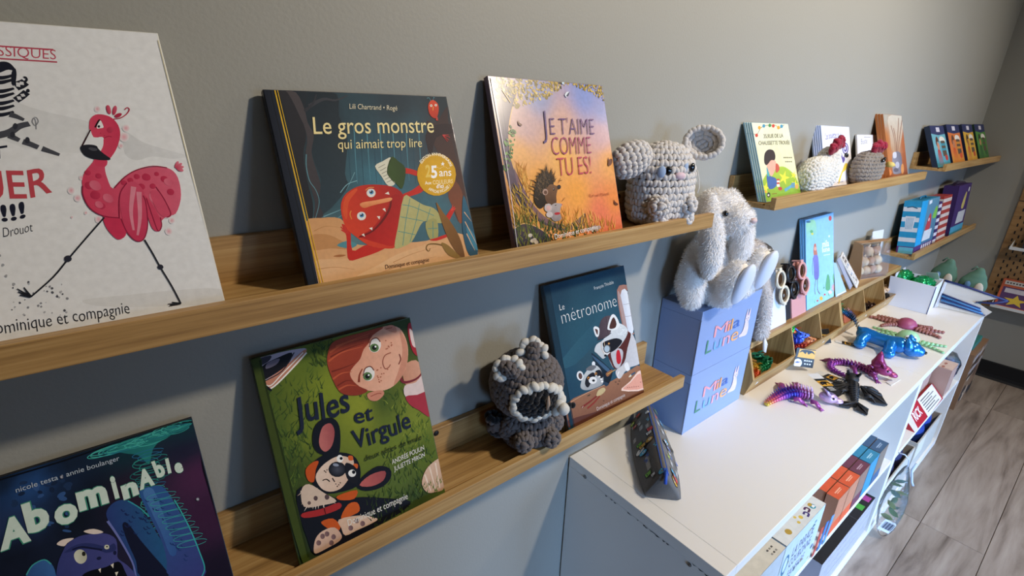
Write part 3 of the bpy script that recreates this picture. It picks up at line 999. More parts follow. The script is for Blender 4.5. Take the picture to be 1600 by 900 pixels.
('s','6a3a28',[980,483,965,471,949,465,937,468,935,479,943,493,958,506,974,512,986,509,988,498]),
('t','J','57407a',[358,669,395,671,373,819],-0.012,0,0),
('t',"E T'AIME",'6a4478',[425,674,842,675,437,777],-0.014,0,0),
('t','COMME','a2426a',[413,550,782,552,426,661],-0.014,0,0),
('t','TU ES!','c0485e',[436,419,754,422,447,534],-0.014,0,0),
('t','Ron van Mourik','a85a38',[698,271,902,271,701,291],0,0.05,0),
('t','Dominique et compagnie','ece4dc',[321,42,734,60,322,72],0.012,0.03,0),
('l','e8e0e8',4,2,[16,992,18,831,24,641,25,425,4,32]),  # gloss highlight along the hinge, drawn in as a pale line
],
'jv': [
('b',[('4a5c20',-14,860),('5a6d22',318,919),('7f8c28',372,788),('8c952c',558,631),('7a862a',893,455),('6c7c28',700,398),('59691f',935,272),('4c5e22',39,649),('6d7c28',179,606),('3a4a1e',64,439),('55672a',689,204),('2c3820',45,122),('384820',776,38),('46581f',680,629),('33441c',943,953)]),
('g',['3c5220','4e6424','32461c'],120,[11,839,327,887,364,760,203,569,48,503,16,684],55,75,50,8,1),
('g',['2f421c','425822','566a26'],160,[9,658,195,601,206,450,73,349,14,135,-2,260],60,85,45,9,2),
('g',['46601f','5f7628','39501e','8a9838'],170,[416,746,857,647,993,477,957,265,815,177,727,340,802,449,711,589],45,80,50,7,3),
('g',['3c5220','5f7628','2c3e1a'],150,[648,366,979,258,1009,109,781,53,470,170,577,260],45,85,45,7,4),
('g',['30441c','48602a','24351a'],90,[470,170,840,100,991,45,678,8,393,40],40,80,50,7,5),
('g',['33481c','4a6022'],60,[344,1014,472,1017,429,863,310,891],45,80,50,8,6),
('s','b9b3c6',[-5,991,103,999,231,996,304,983,246,943,81,860,18,892,-9,927]),
('s','3b3a48',[-5,991,103,997,80,971,1,962]),
('s','15151d',[9,933,62,965,147,980,218,985,198,947,148,923,51,898,12,899]),
('s','7a7488',[78,967,145,973,122,950,64,943]),
('s','c0826a',[37,888,148,923,286,981,296,967,232,924,67,855]),
('l','f0ece4',4,[30,873,66,852,155,889,299,966]),
('l','f0ece4',3,[31,886,66,864,141,901,280,971]),
('l','30303a',3,[42,892,145,914,231,982]),
('s','16161e',[-2,903,57,844,65,850,8,909]),
('s','c98d70','d8a084',0,[877,756,983,772,1013,699,948,648,877,655]),
('s','a82a34',[973,963,1004,970,1022,896,1015,790,976,815,964,883]),
('s','e2cdc8',[981,945,1011,906,1011,840,979,856]),
('s','e2ccc6',[865,658,950,656,1023,685,1021,579,951,579,857,598]),
('s','a93440',[858,601,942,588,1026,578,1008,447,934,502,875,551]),
('l','7a2830',10,5,[849,714,866,677,954,672,1019,697]),
('s','dfa083','eab497',40,[712,980,781,991,848,988,912,962,940,905,942,839,912,764,857,709,789,677,713,672,616,697,554,744,519,803,574,867,641,929]),
('s','d08f74',[907,944,938,897,936,824,906,757,851,705,790,681,856,761,902,848]),
('s','a2432b','8a3422',60,[458,979,541,991,658,991,806,990,721,963,681,928,642,905,607,864,560,839,526,813,531,775,566,732,613,698,558,690,495,704,441,734,415,799,402,884,421,939]),
('l','c05a38',6,1,[431,937,532,960,691,964]),
('l','c05a38',6,1,[413,897,502,921,639,921]),
('l','c05a38',6,1,[414,807,474,822,540,814]),
('l','c05a38',6,1,[435,749,495,756,548,739]),
('l','c05a38',6,1,[474,957,572,966,715,977]),
('l','742a1c',5,1,[429,915,524,931,653,937]),
('l','742a1c',5,1,[417,844,500,846,570,852]),
('l','742a1c',5,1,[432,769,491,780,533,769]),
('s','d08a70',[604,681,654,684,709,673,711,650,660,632,613,648]),
('l','a85a48',3,[623,664,670,667,697,660]),
('s','d08a70',[804,984,849,991,884,977,886,945,845,956]),
('l','a85a48',3,[819,977,862,975]),
('s','e8e4dc',[757,894,737,878,711,875,689,885,680,904,686,925,705,941,730,945,752,935,763,916]),
('s','5a7a48',[743,892,734,881,717,877,699,881,687,892,685,905,693,916,710,920,728,917,741,906]),
('s','16180f',[729,895,724,889,715,887,706,889,699,895,698,902,703,909,712,911,722,909,728,903]),
('s','ffffff',[729,902,727,899,724,898,720,899,718,901,717,904,719,907,722,908,726,907,728,905]),
('l','6a2a1c',3,[682,909,705,941,743,944,761,920]),
('s','e8e4dc',[676,761,657,746,632,744,610,754,601,773,607,795,626,810,651,813,672,803,682,783]),
('s','5a7a48',[659,761,650,751,634,747,616,751,604,762,602,775,611,786,627,790,644,786,657,775]),
('s','16180f',[645,765,641,758,632,756,622,758,616,765,615,772,620,778,629,781,638,778,644,772]),
('s','ffffff',[645,771,643,769,640,768,637,769,634,771,634,774,636,776,639,777,642,776,645,774]),
('l','6a2a1c',3,[603,778,626,810,663,812,680,787]),
('l','8a3a24',7,3,[682,931,698,961,711,977]),
('l','8a3a24',7,3,[568,753,582,788,608,813]),
('l','9a5440',3,[818,850,774,845,749,815,755,779,781,779,797,791]),
('l','7a3428',3.5,[873,830,876,802,854,778]),
('s','b0664c',[703,722,700,720,695,721,694,724,697,727,702,725]),
('s','b0664c',[702,745,699,742,694,743,693,747,696,749,700,748]),
('s','b0664c',[709,783,706,780,701,781,700,785,703,787,708,786]),
('s','b0664c',[777,770,774,767,769,768,767,772,771,774,775,773]),
('s','b0664c',[745,756,742,753,737,754,736,758,739,760,743,759]),
('s','b0664c',[730,756,727,754,722,755,721,758,724,761,729,760]),
('s','b0664c',[703,733,700,731,696,732,695,736,698,738,702,737]),
('s','b0664c',[710,784,707,781,702,782,701,786,704,788,708,787]),
('s','b0664c',[704,782,701,780,696,781,695,784,698,787,702,786]),
('s','b0664c',[717,724,714,721,710,722,708,726,712,728,716,727]),
('s','b0664c',[733,788,730,786,726,787,724,791,727,793,732,792]),
('s','b0664c',[705,719,702,717,697,718,696,721,699,724,703,723]),
('s','b0664c',[699,753,696,750,691,751,690,755,693,757,698,756]),
('s','b0664c',[721,744,718,741,713,743,712,746,715,748,719,747]),
('s','b0664c',[717,742,714,740,710,741,708,744,711,747,716,746]),
('s','b0664c',[814,885,811,883,806,884,805,887,808,890,813,889]),
('s','b0664c',[836,884,832,881,828,882,826,886,829,888,834,887]),
('s','b0664c',[804,917,801,915,796,916,795,919,798,921,803,921]),
('s','b0664c',[839,888,836,885,831,886,830,890,833,892,838,891]),
('s','b0664c',[795,874,792,872,787,873,786,876,789,879,794,878]),
('s','b0664c',[817,880,814,878,809,879,808,882,811,885,816,884]),
('s','b0664c',[839,898,835,896,831,897,829,900,832,903,837,902]),
('s','b0664c',[804,876,801,873,796,874,795,878,798,880,803,879]),
('s','14161e',[76,359,168,344,276,243,435,190,582,128,739,52,648,20,425,11,231,13,91,24,67,128,55,252]),
('s','14161e',[217,543,243,609,301,638,366,622,391,575,377,500,347,445,281,461,232,493]),
('s','c4726c','a04e50',0,[259,552,294,601,343,604,356,558,324,498,279,480,254,509]),
('s','14161e',[411,259,474,293,569,308,647,268,636,215,562,194,461,213]),
('s','c0645e','9a4a4a',0,[433,254,512,280,612,267,588,224,504,222]),
('s','14161e',[161,428,228,465,319,464,429,415,461,340,432,264,364,254,232,283,172,342]),
('s','e6cdb8','d8b8a0',40,[190,381,233,418,302,436,357,433,402,411,430,387,414,341,368,302,314,278,251,286,206,321]),
('s','c4521e',[145,433,190,455,227,449,200,415,175,364,145,382]),
('s','d0602a',[404,417,429,409,427,388,402,396]),
('s','d0602a',[426,369,450,358,441,339,420,349]),
('s','1a1a20',[385,389,437,340,421,268,372,301,365,358]),
('r','4a4d58','101116',[322,375,374,357,364,343,346,336,324,336,301,344,282,358,272,376,271,393,281,407,298,415,321,415,343,407,362,393,373,375]),
('s','8f97a8',[336,391,331,389,321,391,311,396,304,402,303,407,308,410,318,408,328,403,335,396]),
('s','f0eee8',[371,414,364,405,353,401,341,405,333,415,333,427,339,436,351,440,362,436,370,426]),
('s','16161c',[368,417,365,413,360,412,354,414,351,418,350,423,353,426,358,427,363,426,367,422]),
('s','f0eee8',[427,319,420,310,407,308,392,313,383,323,381,335,388,343,402,346,416,341,426,330]),
('s','16161c',[425,326,422,321,416,320,409,322,405,327,404,333,407,337,414,339,420,336,425,331]),
('l','2a1a18',3,[224,353,247,351,264,333]),
('l','2a1a18',3,[282,345,291,322]),
('s','3a2a28',[266,392,263,390,260,391,259,394,261,396,265,395]),
('s','3a2a28',[257,384,254,382,250,384,249,387,252,389,255,388]),
('s','3a2a28',[251,392,249,390,245,391,244,395,247,397,250,395]),
('s','3a2a28',[314,298,312,296,308,298,307,301,309,303,313,302]),
('s','3a2a28',[304,294,301,292,297,294,296,297,299,299,303,298]),
('s','3a2a28',[298,309,296,307,292,308,291,311,293,313,297,312]),
('s','3a2a28',[326,305,323,303,319,304,318,308,321,310,324,308]),
('g',['dcc8b4','c8b09c','e8d8c8'],70,[95,352,163,360,230,276,272,229,167,246,96,274],34,250,50,9,7),
('s','d4bda8',[98,351,146,363,216,293,276,228,184,241,90,271]),
('s','5a4848',[175,281,171,275,164,273,157,276,153,282,152,289,156,295,163,297,170,294,175,288]),
('s','5a4848',[241,262,236,256,228,254,220,257,215,264,214,272,219,279,227,281,235,278,240,271]),
('s','6a5650',[132,273,129,269,123,268,117,270,114,275,113,280,116,284,122,286,128,283,132,279]),
('s','a82c2c',[75,244,179,225,287,216,288,186,179,193,76,220]),
('l','5a1414',3,[197,224,198,187]),
('s','c8561e',[288,251,409,237,382,200,299,225]),
('s','cc5c22',[283,147,340,188,395,176,398,130,338,126,292,125]),
('s','c8561e',[163,165,233,155,265,100,232,83,188,124]),
('s','dbb8a0','c8a088',60,[89,59,113,101,159,120,230,110,261,55,237,34,162,30,94,32]),
('s','d8b498',[265,136,392,108,497,50,453,40,354,43,282,46,268,91]),
('s','8a6a68','6a5050',0,[165,90,161,84,153,82,145,85,140,93,140,101,144,107,152,109,160,106,165,98]),
('s','8a6a68','6a5050',0,[136,69,132,63,124,61,116,64,111,71,110,80,115,86,122,88,130,84,136,77]),
('s','8a6a68','6a5050',0,[193,91,189,85,181,83,173,86,167,93,167,102,171,108,179,110,187,106,193,99]),
('s','8a6a68','6a5050',0,[206,39,202,33,194,31,186,35,180,42,180,50,185,56,192,58,201,55,206,47]),
('s','8a6a68','6a5050',0,[226,62,221,56,213,54,205,57,200,65,199,73,204,79,212,81,220,78,225,70]),
('s','8a6a68','6a5050',0,[382,85,377,78,369,76,360,80,354,87,353,96,358,102,367,104,375,101,381,93]),
('s','8a6a68','6a5050',0,[414,56,409,49,400,48,391,51,385,59,385,67,390,74,398,76,407,72,413,65]),
('s','8a6a68','6a5050',0,[337,63,332,57,324,55,315,58,309,66,309,74,314,81,322,83,330,79,336,72]),
('g',['2c3c1c','3a4c20'],40,[451,177,695,69,678,8,447,18],40,85,40,7,9),
('s','d8b498','c09878',60,[843,112,876,164,937,195,1028,193,1009,38,916,37,864,60]),
('l','e8d0b8',6,2,[878,155,887,100,897,53]),
('l','e8d0b8',6,2,[922,183,928,120,932,49]),
('l','e8d0b8',6,2,[972,191,969,123,967,45]),
('g',['3c5220','5f7628'],36,[798,115,1005,93,998,25,822,38],34,80,40,6,10),
('s','3d4a1a',[-8,997,49,998,45,858,55,31,11,38,-4,549]),
('l','28340f',5,[43,989,41,845,51,32]),
('t','Jules','1d2438',[150,653,477,623,164,777],0.012,0.05,0),
('t','et','1d2438',[486,557,612,550,495,633],0.012,0.05,0),
('t','Virgule','1d2438',[451,433,854,429,450,526],0.012,0.05,0),
('t','deux têtes de mule','232d16',[496,358,909,347,498,386],0,0.06,0),
('t','ANDRÉE POULIN','ece8dc',[668,283,911,287,668,308],0,0.06,0),
('t','JULIETTE MIRON','ece8dc',[672,245,905,250,673,269],0,0.06,0),
('t','Dominique et compagnie','e8e4d8',[312,84,725,73,313,117],0,0.02,0),
],
'lm': [
('b',[('1c3c4e',97,976),('1f4254',610,947),('1b3a4c',976,964),('27505f',325,606),('22485a',55,466),('2a5261',661,696),('1e4052',57,285),('2c4a56',338,451)]),
('s','2e5866','24495a',45,[811,757,827,647,626,580,187,435,51,500]),
('s','9a6e60',[856,839,998,856,1006,815,906,802,911,530,1005,493,931,482,856,552]),
('s','c4c8d2','dfe0e0',0,[890,794,996,806,1000,523,917,525]),
('l','8a8088',3,[994,799,996,634,998,515]),
('l','8a8088',2,[908,723,1003,715]),
('l','8a8088',2,[908,632,1003,622]),
('s','a88e88',[858,803,891,798,912,532,869,549]),
('s','96674a','7a4e38',90,[45,209,269,220,515,218,819,233,1010,232,1023,40,461,39,18,80]),
('s','5a3226',[18,97,465,52,1030,38,1024,-5,451,6,24,42]),
('l','c89a78',3,[50,204,268,216,514,215]),
('s','e8c4ae',[696,122,830,157,1008,202,1027,51]),
('s','dc9a82',[724,124,835,148,987,181,1005,64]),
('s','a86858',[795,120,789,118,779,121,775,125,781,127,791,124]),
('s','a86858',[824,114,818,112,809,115,805,119,810,121,820,118]),
('s','a86858',[854,108,848,107,838,109,834,113,840,115,850,113]),
('s','a86858',[884,102,878,101,868,103,864,108,870,109,880,107]),
('s','a86858',[914,97,908,95,898,97,894,102,900,103,910,101]),
('s','a86858',[944,91,939,89,929,91,924,96,930,97,940,95]),
('s','a86858',[984,114,978,112,968,115,964,119,970,121,980,118]),
('s','a86858',[1015,108,1009,107,999,109,995,113,1001,115,1011,113]),
('s','a9a7a8','c6c2c0',0,[617,423,717,451,905,509,981,472,1020,334,1012,261,959,251,829,263,668,291,615,353]),
('s','52241e',[872,516,949,493,872,403,795,311,668,291,621,352,602,418,676,424,780,438]),
('s','b8b4b4',[650,425,759,424,803,382,737,298,671,301,644,364]),
('s','b81e28',[717,408,758,410,761,334,722,314,697,341]),
('s','d4d6d4','b8bab8',90,[443,476,485,513,578,528,667,589,767,614,887,564,904,506,781,441,625,418,538,397,499,423,467,453]),
('g',['e4e6e4','c8cac8'],50,[759,589,914,540,866,496,739,522],26,20,60,6,1),
('s','17151a',[558,503,637,511,749,502,816,466,745,434,648,420,584,445]),
('s','e0dcd8',[633,434,620,420,596,415,570,421,552,435,549,452,561,466,585,471,611,465,629,451]),
('s','16181c',[586,409,582,405,572,404,560,406,552,411,551,417,555,421,565,422,576,420,584,415]),
('s','c88a4a',[648,484,645,480,638,479,630,481,625,484,624,489,627,492,634,493,642,492,647,488]),
('s','43363c','5a4a4e',0,[507,545,541,614,588,666,657,682,742,663,703,600,677,555,581,540]),
('l','2a2024',4,[494,541,580,536,689,553]),
('l','2a2024',2,[656,679,645,558]),
('s','e0e0dc',[476,627,505,638,547,613,526,565,490,569]),
('s','5a3830',[493,620,526,607,510,575]),
('s','e0e0dc',[651,599,710,665,760,678,805,630,810,579,751,564,670,578]),
('s','4a2a24',[674,591,724,645,759,653,777,603,743,578]),
('l','c8a880',3,[551,522,531,477,555,433]),
('l','d8c0a0',3,[582,522,576,459]),
('s','5a5450',[646,445,632,430,606,424,578,430,559,446,556,465,569,480,595,486,623,480,643,465]),
('s','a8b8c0',[634,448,623,436,604,431,584,435,570,447,567,462,578,474,597,479,617,475,632,463]),
('s','c4beb8',[664,277,761,290,856,297,857,242,788,244,717,212,674,225]),
('l','e8e4dc',7,3,[709,263,679,240,694,213]),
('s','e0dcd6',[790,294,840,301,850,244,808,243]),
('s','1c2e3c','10181f',60,[400,454,435,450,606,302,625,280,551,209,484,240,447,305]),
('s','3e5a72',[413,448,588,310,553,300,433,412]),
('s','8a5a3a',[538,292,621,298,604,276,548,263]),
('l','d8a850',3,[550,280,667,287]),
('s','2a3a48',[479,245,552,212,510,202]),
('s','c4c6c2','9a9a98',90,[207,271,248,328,312,364,394,384,467,349,495,276,474,229,391,224,273,235]),
('s','1c1a1e',[264,282,300,324,379,336,404,307,347,278,293,249]),
('s','1c1a1e',[409,332,471,331,495,276,446,279]),
('s','e0dcd4',[412,271,398,259,371,256,341,264,320,278,315,295,329,306,355,309,385,302,407,287]),
('s','141418',[388,275,384,271,374,270,364,273,356,278,354,283,359,287,368,288,379,285,387,280]),
('s','c8843a',[331,306,326,301,318,300,310,302,304,307,303,313,307,318,315,320,324,318,330,312]),
('s','c8843a',[428,313,423,308,415,307,406,309,400,314,399,320,404,325,412,327,421,325,427,320]),
('s','101010',[328,305,325,303,320,302,315,303,311,306,311,309,313,312,318,313,323,311,327,309]),
('s','101010',[425,312,422,310,417,309,412,311,408,313,407,317,410,319,415,320,420,318,424,316]),
('s','dcdcd8',[264,344,256,325,237,316,213,319,194,334,186,355,194,373,213,382,237,379,256,365]),
('s','5a4038',[249,344,245,332,234,326,220,327,209,337,205,350,209,362,220,369,234,367,245,357]),
('s','e0e0dc',[425,387,419,378,407,375,394,377,386,386,385,396,392,404,404,408,416,405,424,397]),
('s','6a6a6c',[301,375,379,387,434,364,368,350]),
('s','e4e0d8',[463,284,459,281,451,280,442,283,435,287,434,291,437,294,445,295,454,293,461,288]),
('s','e4e0d8',[481,262,477,259,469,258,460,261,454,265,452,269,456,272,464,273,473,271,479,266]),
('s','e4e0d8',[488,243,484,240,476,239,467,241,460,246,459,250,463,253,471,254,480,251,486,247]),
('l','7e2a22',11,9,[179,138,277,149,380,166]),
('l','8a3226',11,9,[243,114,332,130,415,157]),
('s','c0a878',[374,168,409,200,478,201,497,177,434,160]),
('l','d8d0c0',3,[184,134,201,143]),
('l','3f4f60',11,[844,199,922,204]),
('s','d8c8a8',[820,192,853,206,861,189]),
('s','4a3a28',[262,197,308,199,290,190]),
('s','4a3022',[653,198,645,196,633,200,628,204,635,205,647,202]),
('s','4a3022',[679,177,672,175,660,178,655,183,662,184,674,181]),
('s','4a3022',[701,193,694,191,682,195,676,199,683,200,696,197]),
('s','4a3022',[463,109,456,108,445,111,440,115,446,116,458,113]),
('s','16303e',[-9,995,55,998,54,40,22,36]),
('l','0f2430',3,[59,994,63,40]),
('t','François Thisdale','d4dcdc',[567,886,826,893,565,909],-0.01,0,0),
('t','Le','eeeeea',[126,818,182,818,127,858],-0.012,0,0),
('t','métronome','eeeeea',[129,726,822,727,128,816],-0.022,0,0),
('t','Dominique et compagnie','e0d0c4',[353,67,734,70,352,92],-0.008,0,0),
],
'ab': [
('b',[('0f1a2a',351,977),('121e30',539,963),('10303a',748,938),('10323c',958,956),('1c1c34',940,858),('4a2446',977,697),('3a1c3a',987,475),('1a1226',968,144),('28508a',433,914),('16243c',515,828),('0d1522',593,807),('0e1420',525,695),('27365c',376,771),('101624',330,647),('2a1a2c',712,744),('141a2c',281,577)]),
('s','182844',[465,731,457,729,446,738,440,752,443,761,454,757,463,744]),
('s','1f3558',[383,869,381,857,372,851,364,854,362,865,368,875,378,877]),
('s','182844',[457,876,453,871,447,874,443,881,445,887,450,888,455,883]),
('s','33558a',[450,904,449,893,444,889,438,893,436,904,440,912,446,912]),
('s','1f3558',[492,887,486,886,474,894,466,903,467,908,477,904,488,895]),
('s','1f3558',[542,855,538,845,530,845,525,854,526,866,532,871,540,867]),
('s','182844',[493,872,490,861,484,859,478,867,478,879,483,886,490,883]),
('s','1f3558',[381,871,377,867,370,871,366,879,368,885,374,885,380,879]),
('s','182844',[461,777,457,774,449,778,445,787,447,793,454,793,460,785]),
('s','33558a',[459,864,456,857,447,854,440,857,440,864,446,869,454,869]),
('s','33558a',[507,653,501,652,490,660,482,670,484,675,493,671,503,661]),
('s','1f3558',[429,803,424,796,416,798,410,807,412,817,419,819,427,813]),
('s','1f3558',[549,870,544,859,531,856,521,864,521,875,530,883,543,881]),
('s','33558a',[426,817,422,810,416,813,413,822,416,831,421,833,426,827]),
('s','1f3558',[530,899,528,891,521,889,515,894,515,903,520,909,527,907]),
('s','182844',[409,901,406,894,397,891,390,895,389,903,396,908,405,907]),
('s','1f3558',[424,943,419,937,409,938,401,944,401,951,410,954,420,950]),
('s','182844',[508,902,505,894,496,890,488,893,487,901,494,908,503,908]),
('s','33558a',[454,714,448,715,440,724,435,735,437,740,445,735,452,723]),
('s','33558a',[465,720,459,718,448,724,441,734,442,739,451,737,461,728]),
('s','33558a',[517,744,516,736,510,732,505,736,503,744,507,751,514,751]),
('s','33558a',[522,840,518,830,507,824,496,827,495,836,503,845,516,847]),
('s','182844',[439,701,435,693,425,691,417,695,416,704,424,710,434,709]),
('s','33558a',[457,914,453,905,443,899,433,902,432,911,440,919,451,920]),
('s','1f3558',[504,678,500,675,494,678,491,685,493,692,498,692,503,686]),
('s','33558a',[521,808,514,803,504,808,497,820,500,829,509,829,518,820]),
('s','1d6468','2a8a86',0,[683,990,786,982,913,982,1000,975,949,954,882,944,835,908,807,841,779,900,732,934]),
('q','46b0a4',2.2,[670,965,725,964,671,950]),
('q','247a8a',2.2,[701,964,751,964,701,945]),
('q','46b0a4',2.2,[696,973,764,972,696,959]),
('q','46b0a4',2.2,[696,967,766,966,697,948]),
('q','46b0a4',2.2,[727,969,802,968,727,955]),
('q','46b0a4',2.2,[736,960,798,959,736,949]),
('q','247a8a',2.2,[744,961,812,960,745,943]),
('q','247a8a',2.2,[726,966,788,965,726,949]),
('q','2f9088',2.2,[740,969,812,968,740,957]),
('q','1f6f70',2.2,[745,970,808,969,746,959]),
('q','2f9088',2.2,[772,977,830,976,772,965]),
('q','2f9088',2.2,[790,971,865,970,791,956]),
('q','1f6f70',2.2,[782,972,844,972,782,963]),
('q','46b0a4',2.2,[782,962,822,961,782,948]),
('q','2f9088',2.2,[814,952,877,951,814,936]),
('q','46b0a4',2.2,[815,971,864,971,815,956]),
('q','46b0a4',2.2,[837,952,890,951,837,932]),
('q','1f6f70',2.2,[832,976,882,976,832,961]),
('q','2f9088',2.2,[857,957,907,956,858,936]),
('q','46b0a4',2.2,[847,973,914,973,847,957]),
('q','1f6f70',2.2,[863,955,912,954,863,940]),
('q','1f6f70',2.2,[869,968,928,967,870,954]),
('q','247a8a',2.2,[884,971,951,971,884,956]),
('q','1f6f70',2.2,[869,964,914,963,870,942]),
('q','46b0a4',2.2,[900,977,954,976,900,962]),
('q','46b0a4',2.2,[893,984,940,983,894,968]),
('q','1f6f70',2.2,[909,972,945,971,910,956]),
('q','2f9088',2.2,[938,969,988,968,939,946]),
('q','46b0a4',2.2,[922,985,964,984,923,966]),
('q','1f6f70',2.2,[946,981,990,981,947,963]),
('q','1f6f70',2.2,[942,981,988,981,943,959]),
('q','247a8a',2.2,[944,970,988,969,945,953]),
('q','1f6f70',2.2,[945,972,989,972,945,954]),
('q','2f9088',2.2,[947,986,999,986,948,973]),
('q','2a6f9a',1.8,[814,895,871,889,813,880]),
('q','2a6f9a',1.8,[817,876,860,871,817,857]),
('q','2f9088',1.8,[817,858,878,851,817,840]),
('q','2f9088',1.8,[796,850,842,845,796,827]),
('q','2f9088',1.8,[807,827,844,822,807,805]),
('q','2f9088',1.8,[813,806,880,797,813,794]),
('q','1f6f70',1.8,[795,797,858,789,795,772]),
('q','1f6f70',1.8,[811,772,876,762,810,754]),
('q','1f6f70',1.8,[801,759,852,751,801,745]),
('q','2f9088',1.8,[787,748,824,742,787,731]),
('q','2a6f9a',1.8,[791,728,848,719,791,715]),
('q','3a9a94',1.8,[803,704,839,698,802,686]),
('q','3a9a94',1.8,[797,689,849,680,797,672]),
('q','3a9a94',1.8,[801,669,836,663,800,653]),
('q','3a9a94',1.8,[799,652,853,642,799,631]),
('q','3a9a94',1.8,[780,645,818,638,779,621]),
('q','3a9a94',1.8,[788,622,821,616,788,607]),
('q','2f9088',1.8,[785,606,829,597,785,593]),
('q','2f9088',1.8,[788,586,818,580,788,565]),
('q','2a6f9a',1.8,[791,566,839,557,791,548]),
('q','2f9088',1.8,[790,549,837,539,790,533]),
('q','2a6f9a',1.8,[782,536,823,527,781,511]),
('q','2a6f9a',1.8,[783,517,816,510,783,504]),
('q','3a9a94',1.8,[785,498,814,491,785,477]),
('s','2b3d78','245a86',0,[625,676,646,707,677,716,710,694,732,648,755,561,773,470,785,405,790,239,664,322,665,389,652,477,640,573,627,624]),
('s','141830',[665,591,684,591,710,486,738,388,767,289,768,253,678,313,677,393,667,501]),
('s','2e5a96','3a3f80',60,[750,723,786,727,830,708,850,646,866,556,886,462,900,358,903,260,894,169,775,248,778,328,781,407,772,506,757,617]),
('s','4a78b0','345a9a',60,[761,712,798,709,812,528,821,359,795,352,786,474,771,609]),
('l','6f78b8',6,3,[623,638,644,537,664,402,664,322]),
('l','36b0b0',3,[861,617,886,462,901,297,904,211,886,174]),
('l','36a0a8',3,[704,698,738,639,759,582]),
('l','1c2856',2.4,[743,597,747,583,754,581]),
('l','1c2856',2.4,[743,540,747,526,754,524]),
('l','1c2856',2.4,[738,588,741,575,749,573]),
('l','1c2856',2.4,[731,595,734,581,742,579]),
('l','1c2856',2.4,[684,585,687,572,694,570]),
('l','1c2856',2.4,[754,581,758,567,765,565]),
('l','1c2856',2.4,[651,556,655,543,662,541]),
('l','1c2856',2.4,[686,644,690,631,697,629]),
('l','1c2856',2.4,[675,670,679,656,686,655]),
('l','1c2856',2.4,[683,644,687,631,694,629]),
('l','1c2856',2.4,[695,537,699,524,706,521]),
('l','1c2856',2.4,[725,599,729,586,736,584]),
('l','1c2856',2.4,[704,618,707,605,714,603]),
('l','1c2856',2.4,[739,513,742,500,750,497]),
('l','1c2856',2.4,[690,604,694,591,701,589]),
('l','1c2856',2.4,[673,588,677,575,684,573]),
('l','1c2856',2.4,[657,569,661,556,668,554]),
('l','1c2856',2.4,[743,573,746,559,754,557]),
('l','1c2856',2.4,[720,634,724,621,731,619]),
('l','1c2856',2.4,[731,541,735,527,742,525]),
('l','213a74',2.4,[806,413,810,399,818,397]),
('l','213a74',2.4,[839,306,843,291,851,289]),
('l','213a74',2.4,[827,370,831,355,838,353]),
('l','213a74',2.4,[762,672,766,659,773,657]),
('l','213a74',2.4,[832,480,836,466,844,464]),
('l','213a74',2.4,[807,610,811,597,818,595]),
('l','213a74',2.4,[802,549,806,535,814,533]),
('l','213a74',2.4,[824,569,827,555,835,553]),
('l','213a74',2.4,[794,664,798,650,806,648]),
('l','213a74',2.4,[831,436,835,421,843,419]),
('l','213a74',2.4,[847,409,851,395,859,392]),
('l','213a74',2.4,[842,378,846,363,854,361]),
('l','213a74',2.4,[788,610,791,597,799,595]),
('l','213a74',2.4,[811,642,815,628,822,626]),
('l','213a74',2.4,[829,478,833,464,841,461]),
('l','213a74',2.4,[779,618,783,605,791,603]),
('l','213a74',2.4,[790,662,794,649,801,647]),
('l','213a74',2.4,[822,382,826,368,834,365]),
('l','213a74',2.4,[812,490,816,476,824,474]),
('l','213a74',2.4,[814,405,818,391,826,388]),
('l','213a74',2.4,[801,660,804,647,812,645]),
('l','213a74',2.4,[846,324,850,310,858,307]),
('q','3fa8a8',1.6,[821,662,874,650,820,647]),
('q','3fa8a8',1.6,[828,625,882,613,828,610]),
('q','3fa8a8',1.6,[836,589,890,576,836,573]),
('q','3fa8a8',1.6,[844,552,898,538,843,536]),
('q','3fa8a8',1.6,[852,514,906,500,851,499]),
('q','3fa8a8',1.6,[859,477,914,462,859,461]),
('q','3fa8a8',1.6,[867,439,922,424,867,423]),
('q','3fa8a8',1.6,[875,401,930,385,875,385]),
('q','3fa8a8',1.6,[883,363,939,347,882,347]),
('s','323a72','4a4c8a',0,[426,471,443,533,468,581,487,606,526,618,570,604,609,581,633,538,628,480,623,444,647,390,664,322,653,262,417,424]),
('s','2c3468',[468,570,512,585,556,564,598,521,624,522,624,488,592,492,558,535,513,558]),
('s','d8d8c4','b8b8a0',0,[532,522,529,502,520,490,508,490,498,504,494,525,496,545,505,557,517,557,527,544]),
('s','26241a',[530,526,528,521,525,519,521,521,519,526,519,533,521,539,525,541,528,539,530,533]),
('l','161a38',5,[495,569,522,566,552,541,582,514]),
('s','d0d0b8',[606,514,604,508,599,507,594,510,591,516,591,523,594,529,598,530,603,527,606,521]),
('s','1c1c18',[602,518,601,516,600,516,598,517,597,519,597,522,598,524,600,524,601,523,602,521]),
('s','e0d0c4',[455,622,477,632,509,619,487,609,474,600]),
('s','e0d0c4',[542,633,574,627,601,594,570,602]),
('s','1a1e40',[573,481,572,476,568,473,564,473,560,477,558,482,559,487,563,489,567,489,571,486]),
('s','1a1e40',[623,472,621,467,618,465,615,467,613,472,613,479,615,484,618,486,622,484,624,478]),
('s','0c0c14',[500,432,533,440,580,427,621,429,633,377,626,280,490,374]),
('p','e8e0cc',[554,431,563,432,558,411]),
('p','e8e0cc',[595,428,606,430,600,407]),
('p','e8e0cc',[602,384,613,381,603,363]),
('s','2c4a80','3a66a0',0,[347,534,372,569,404,574,425,545,429,490,416,425,331,483]),
('l','3fa0a0',3,[349,538,373,570,408,575,424,543]),
('t','A','3f8f78',[301,690,390,689,311,805],0.075,0,0),
('t','A','cfe0d4',[301,690,390,689,311,805],0.05,0,0),
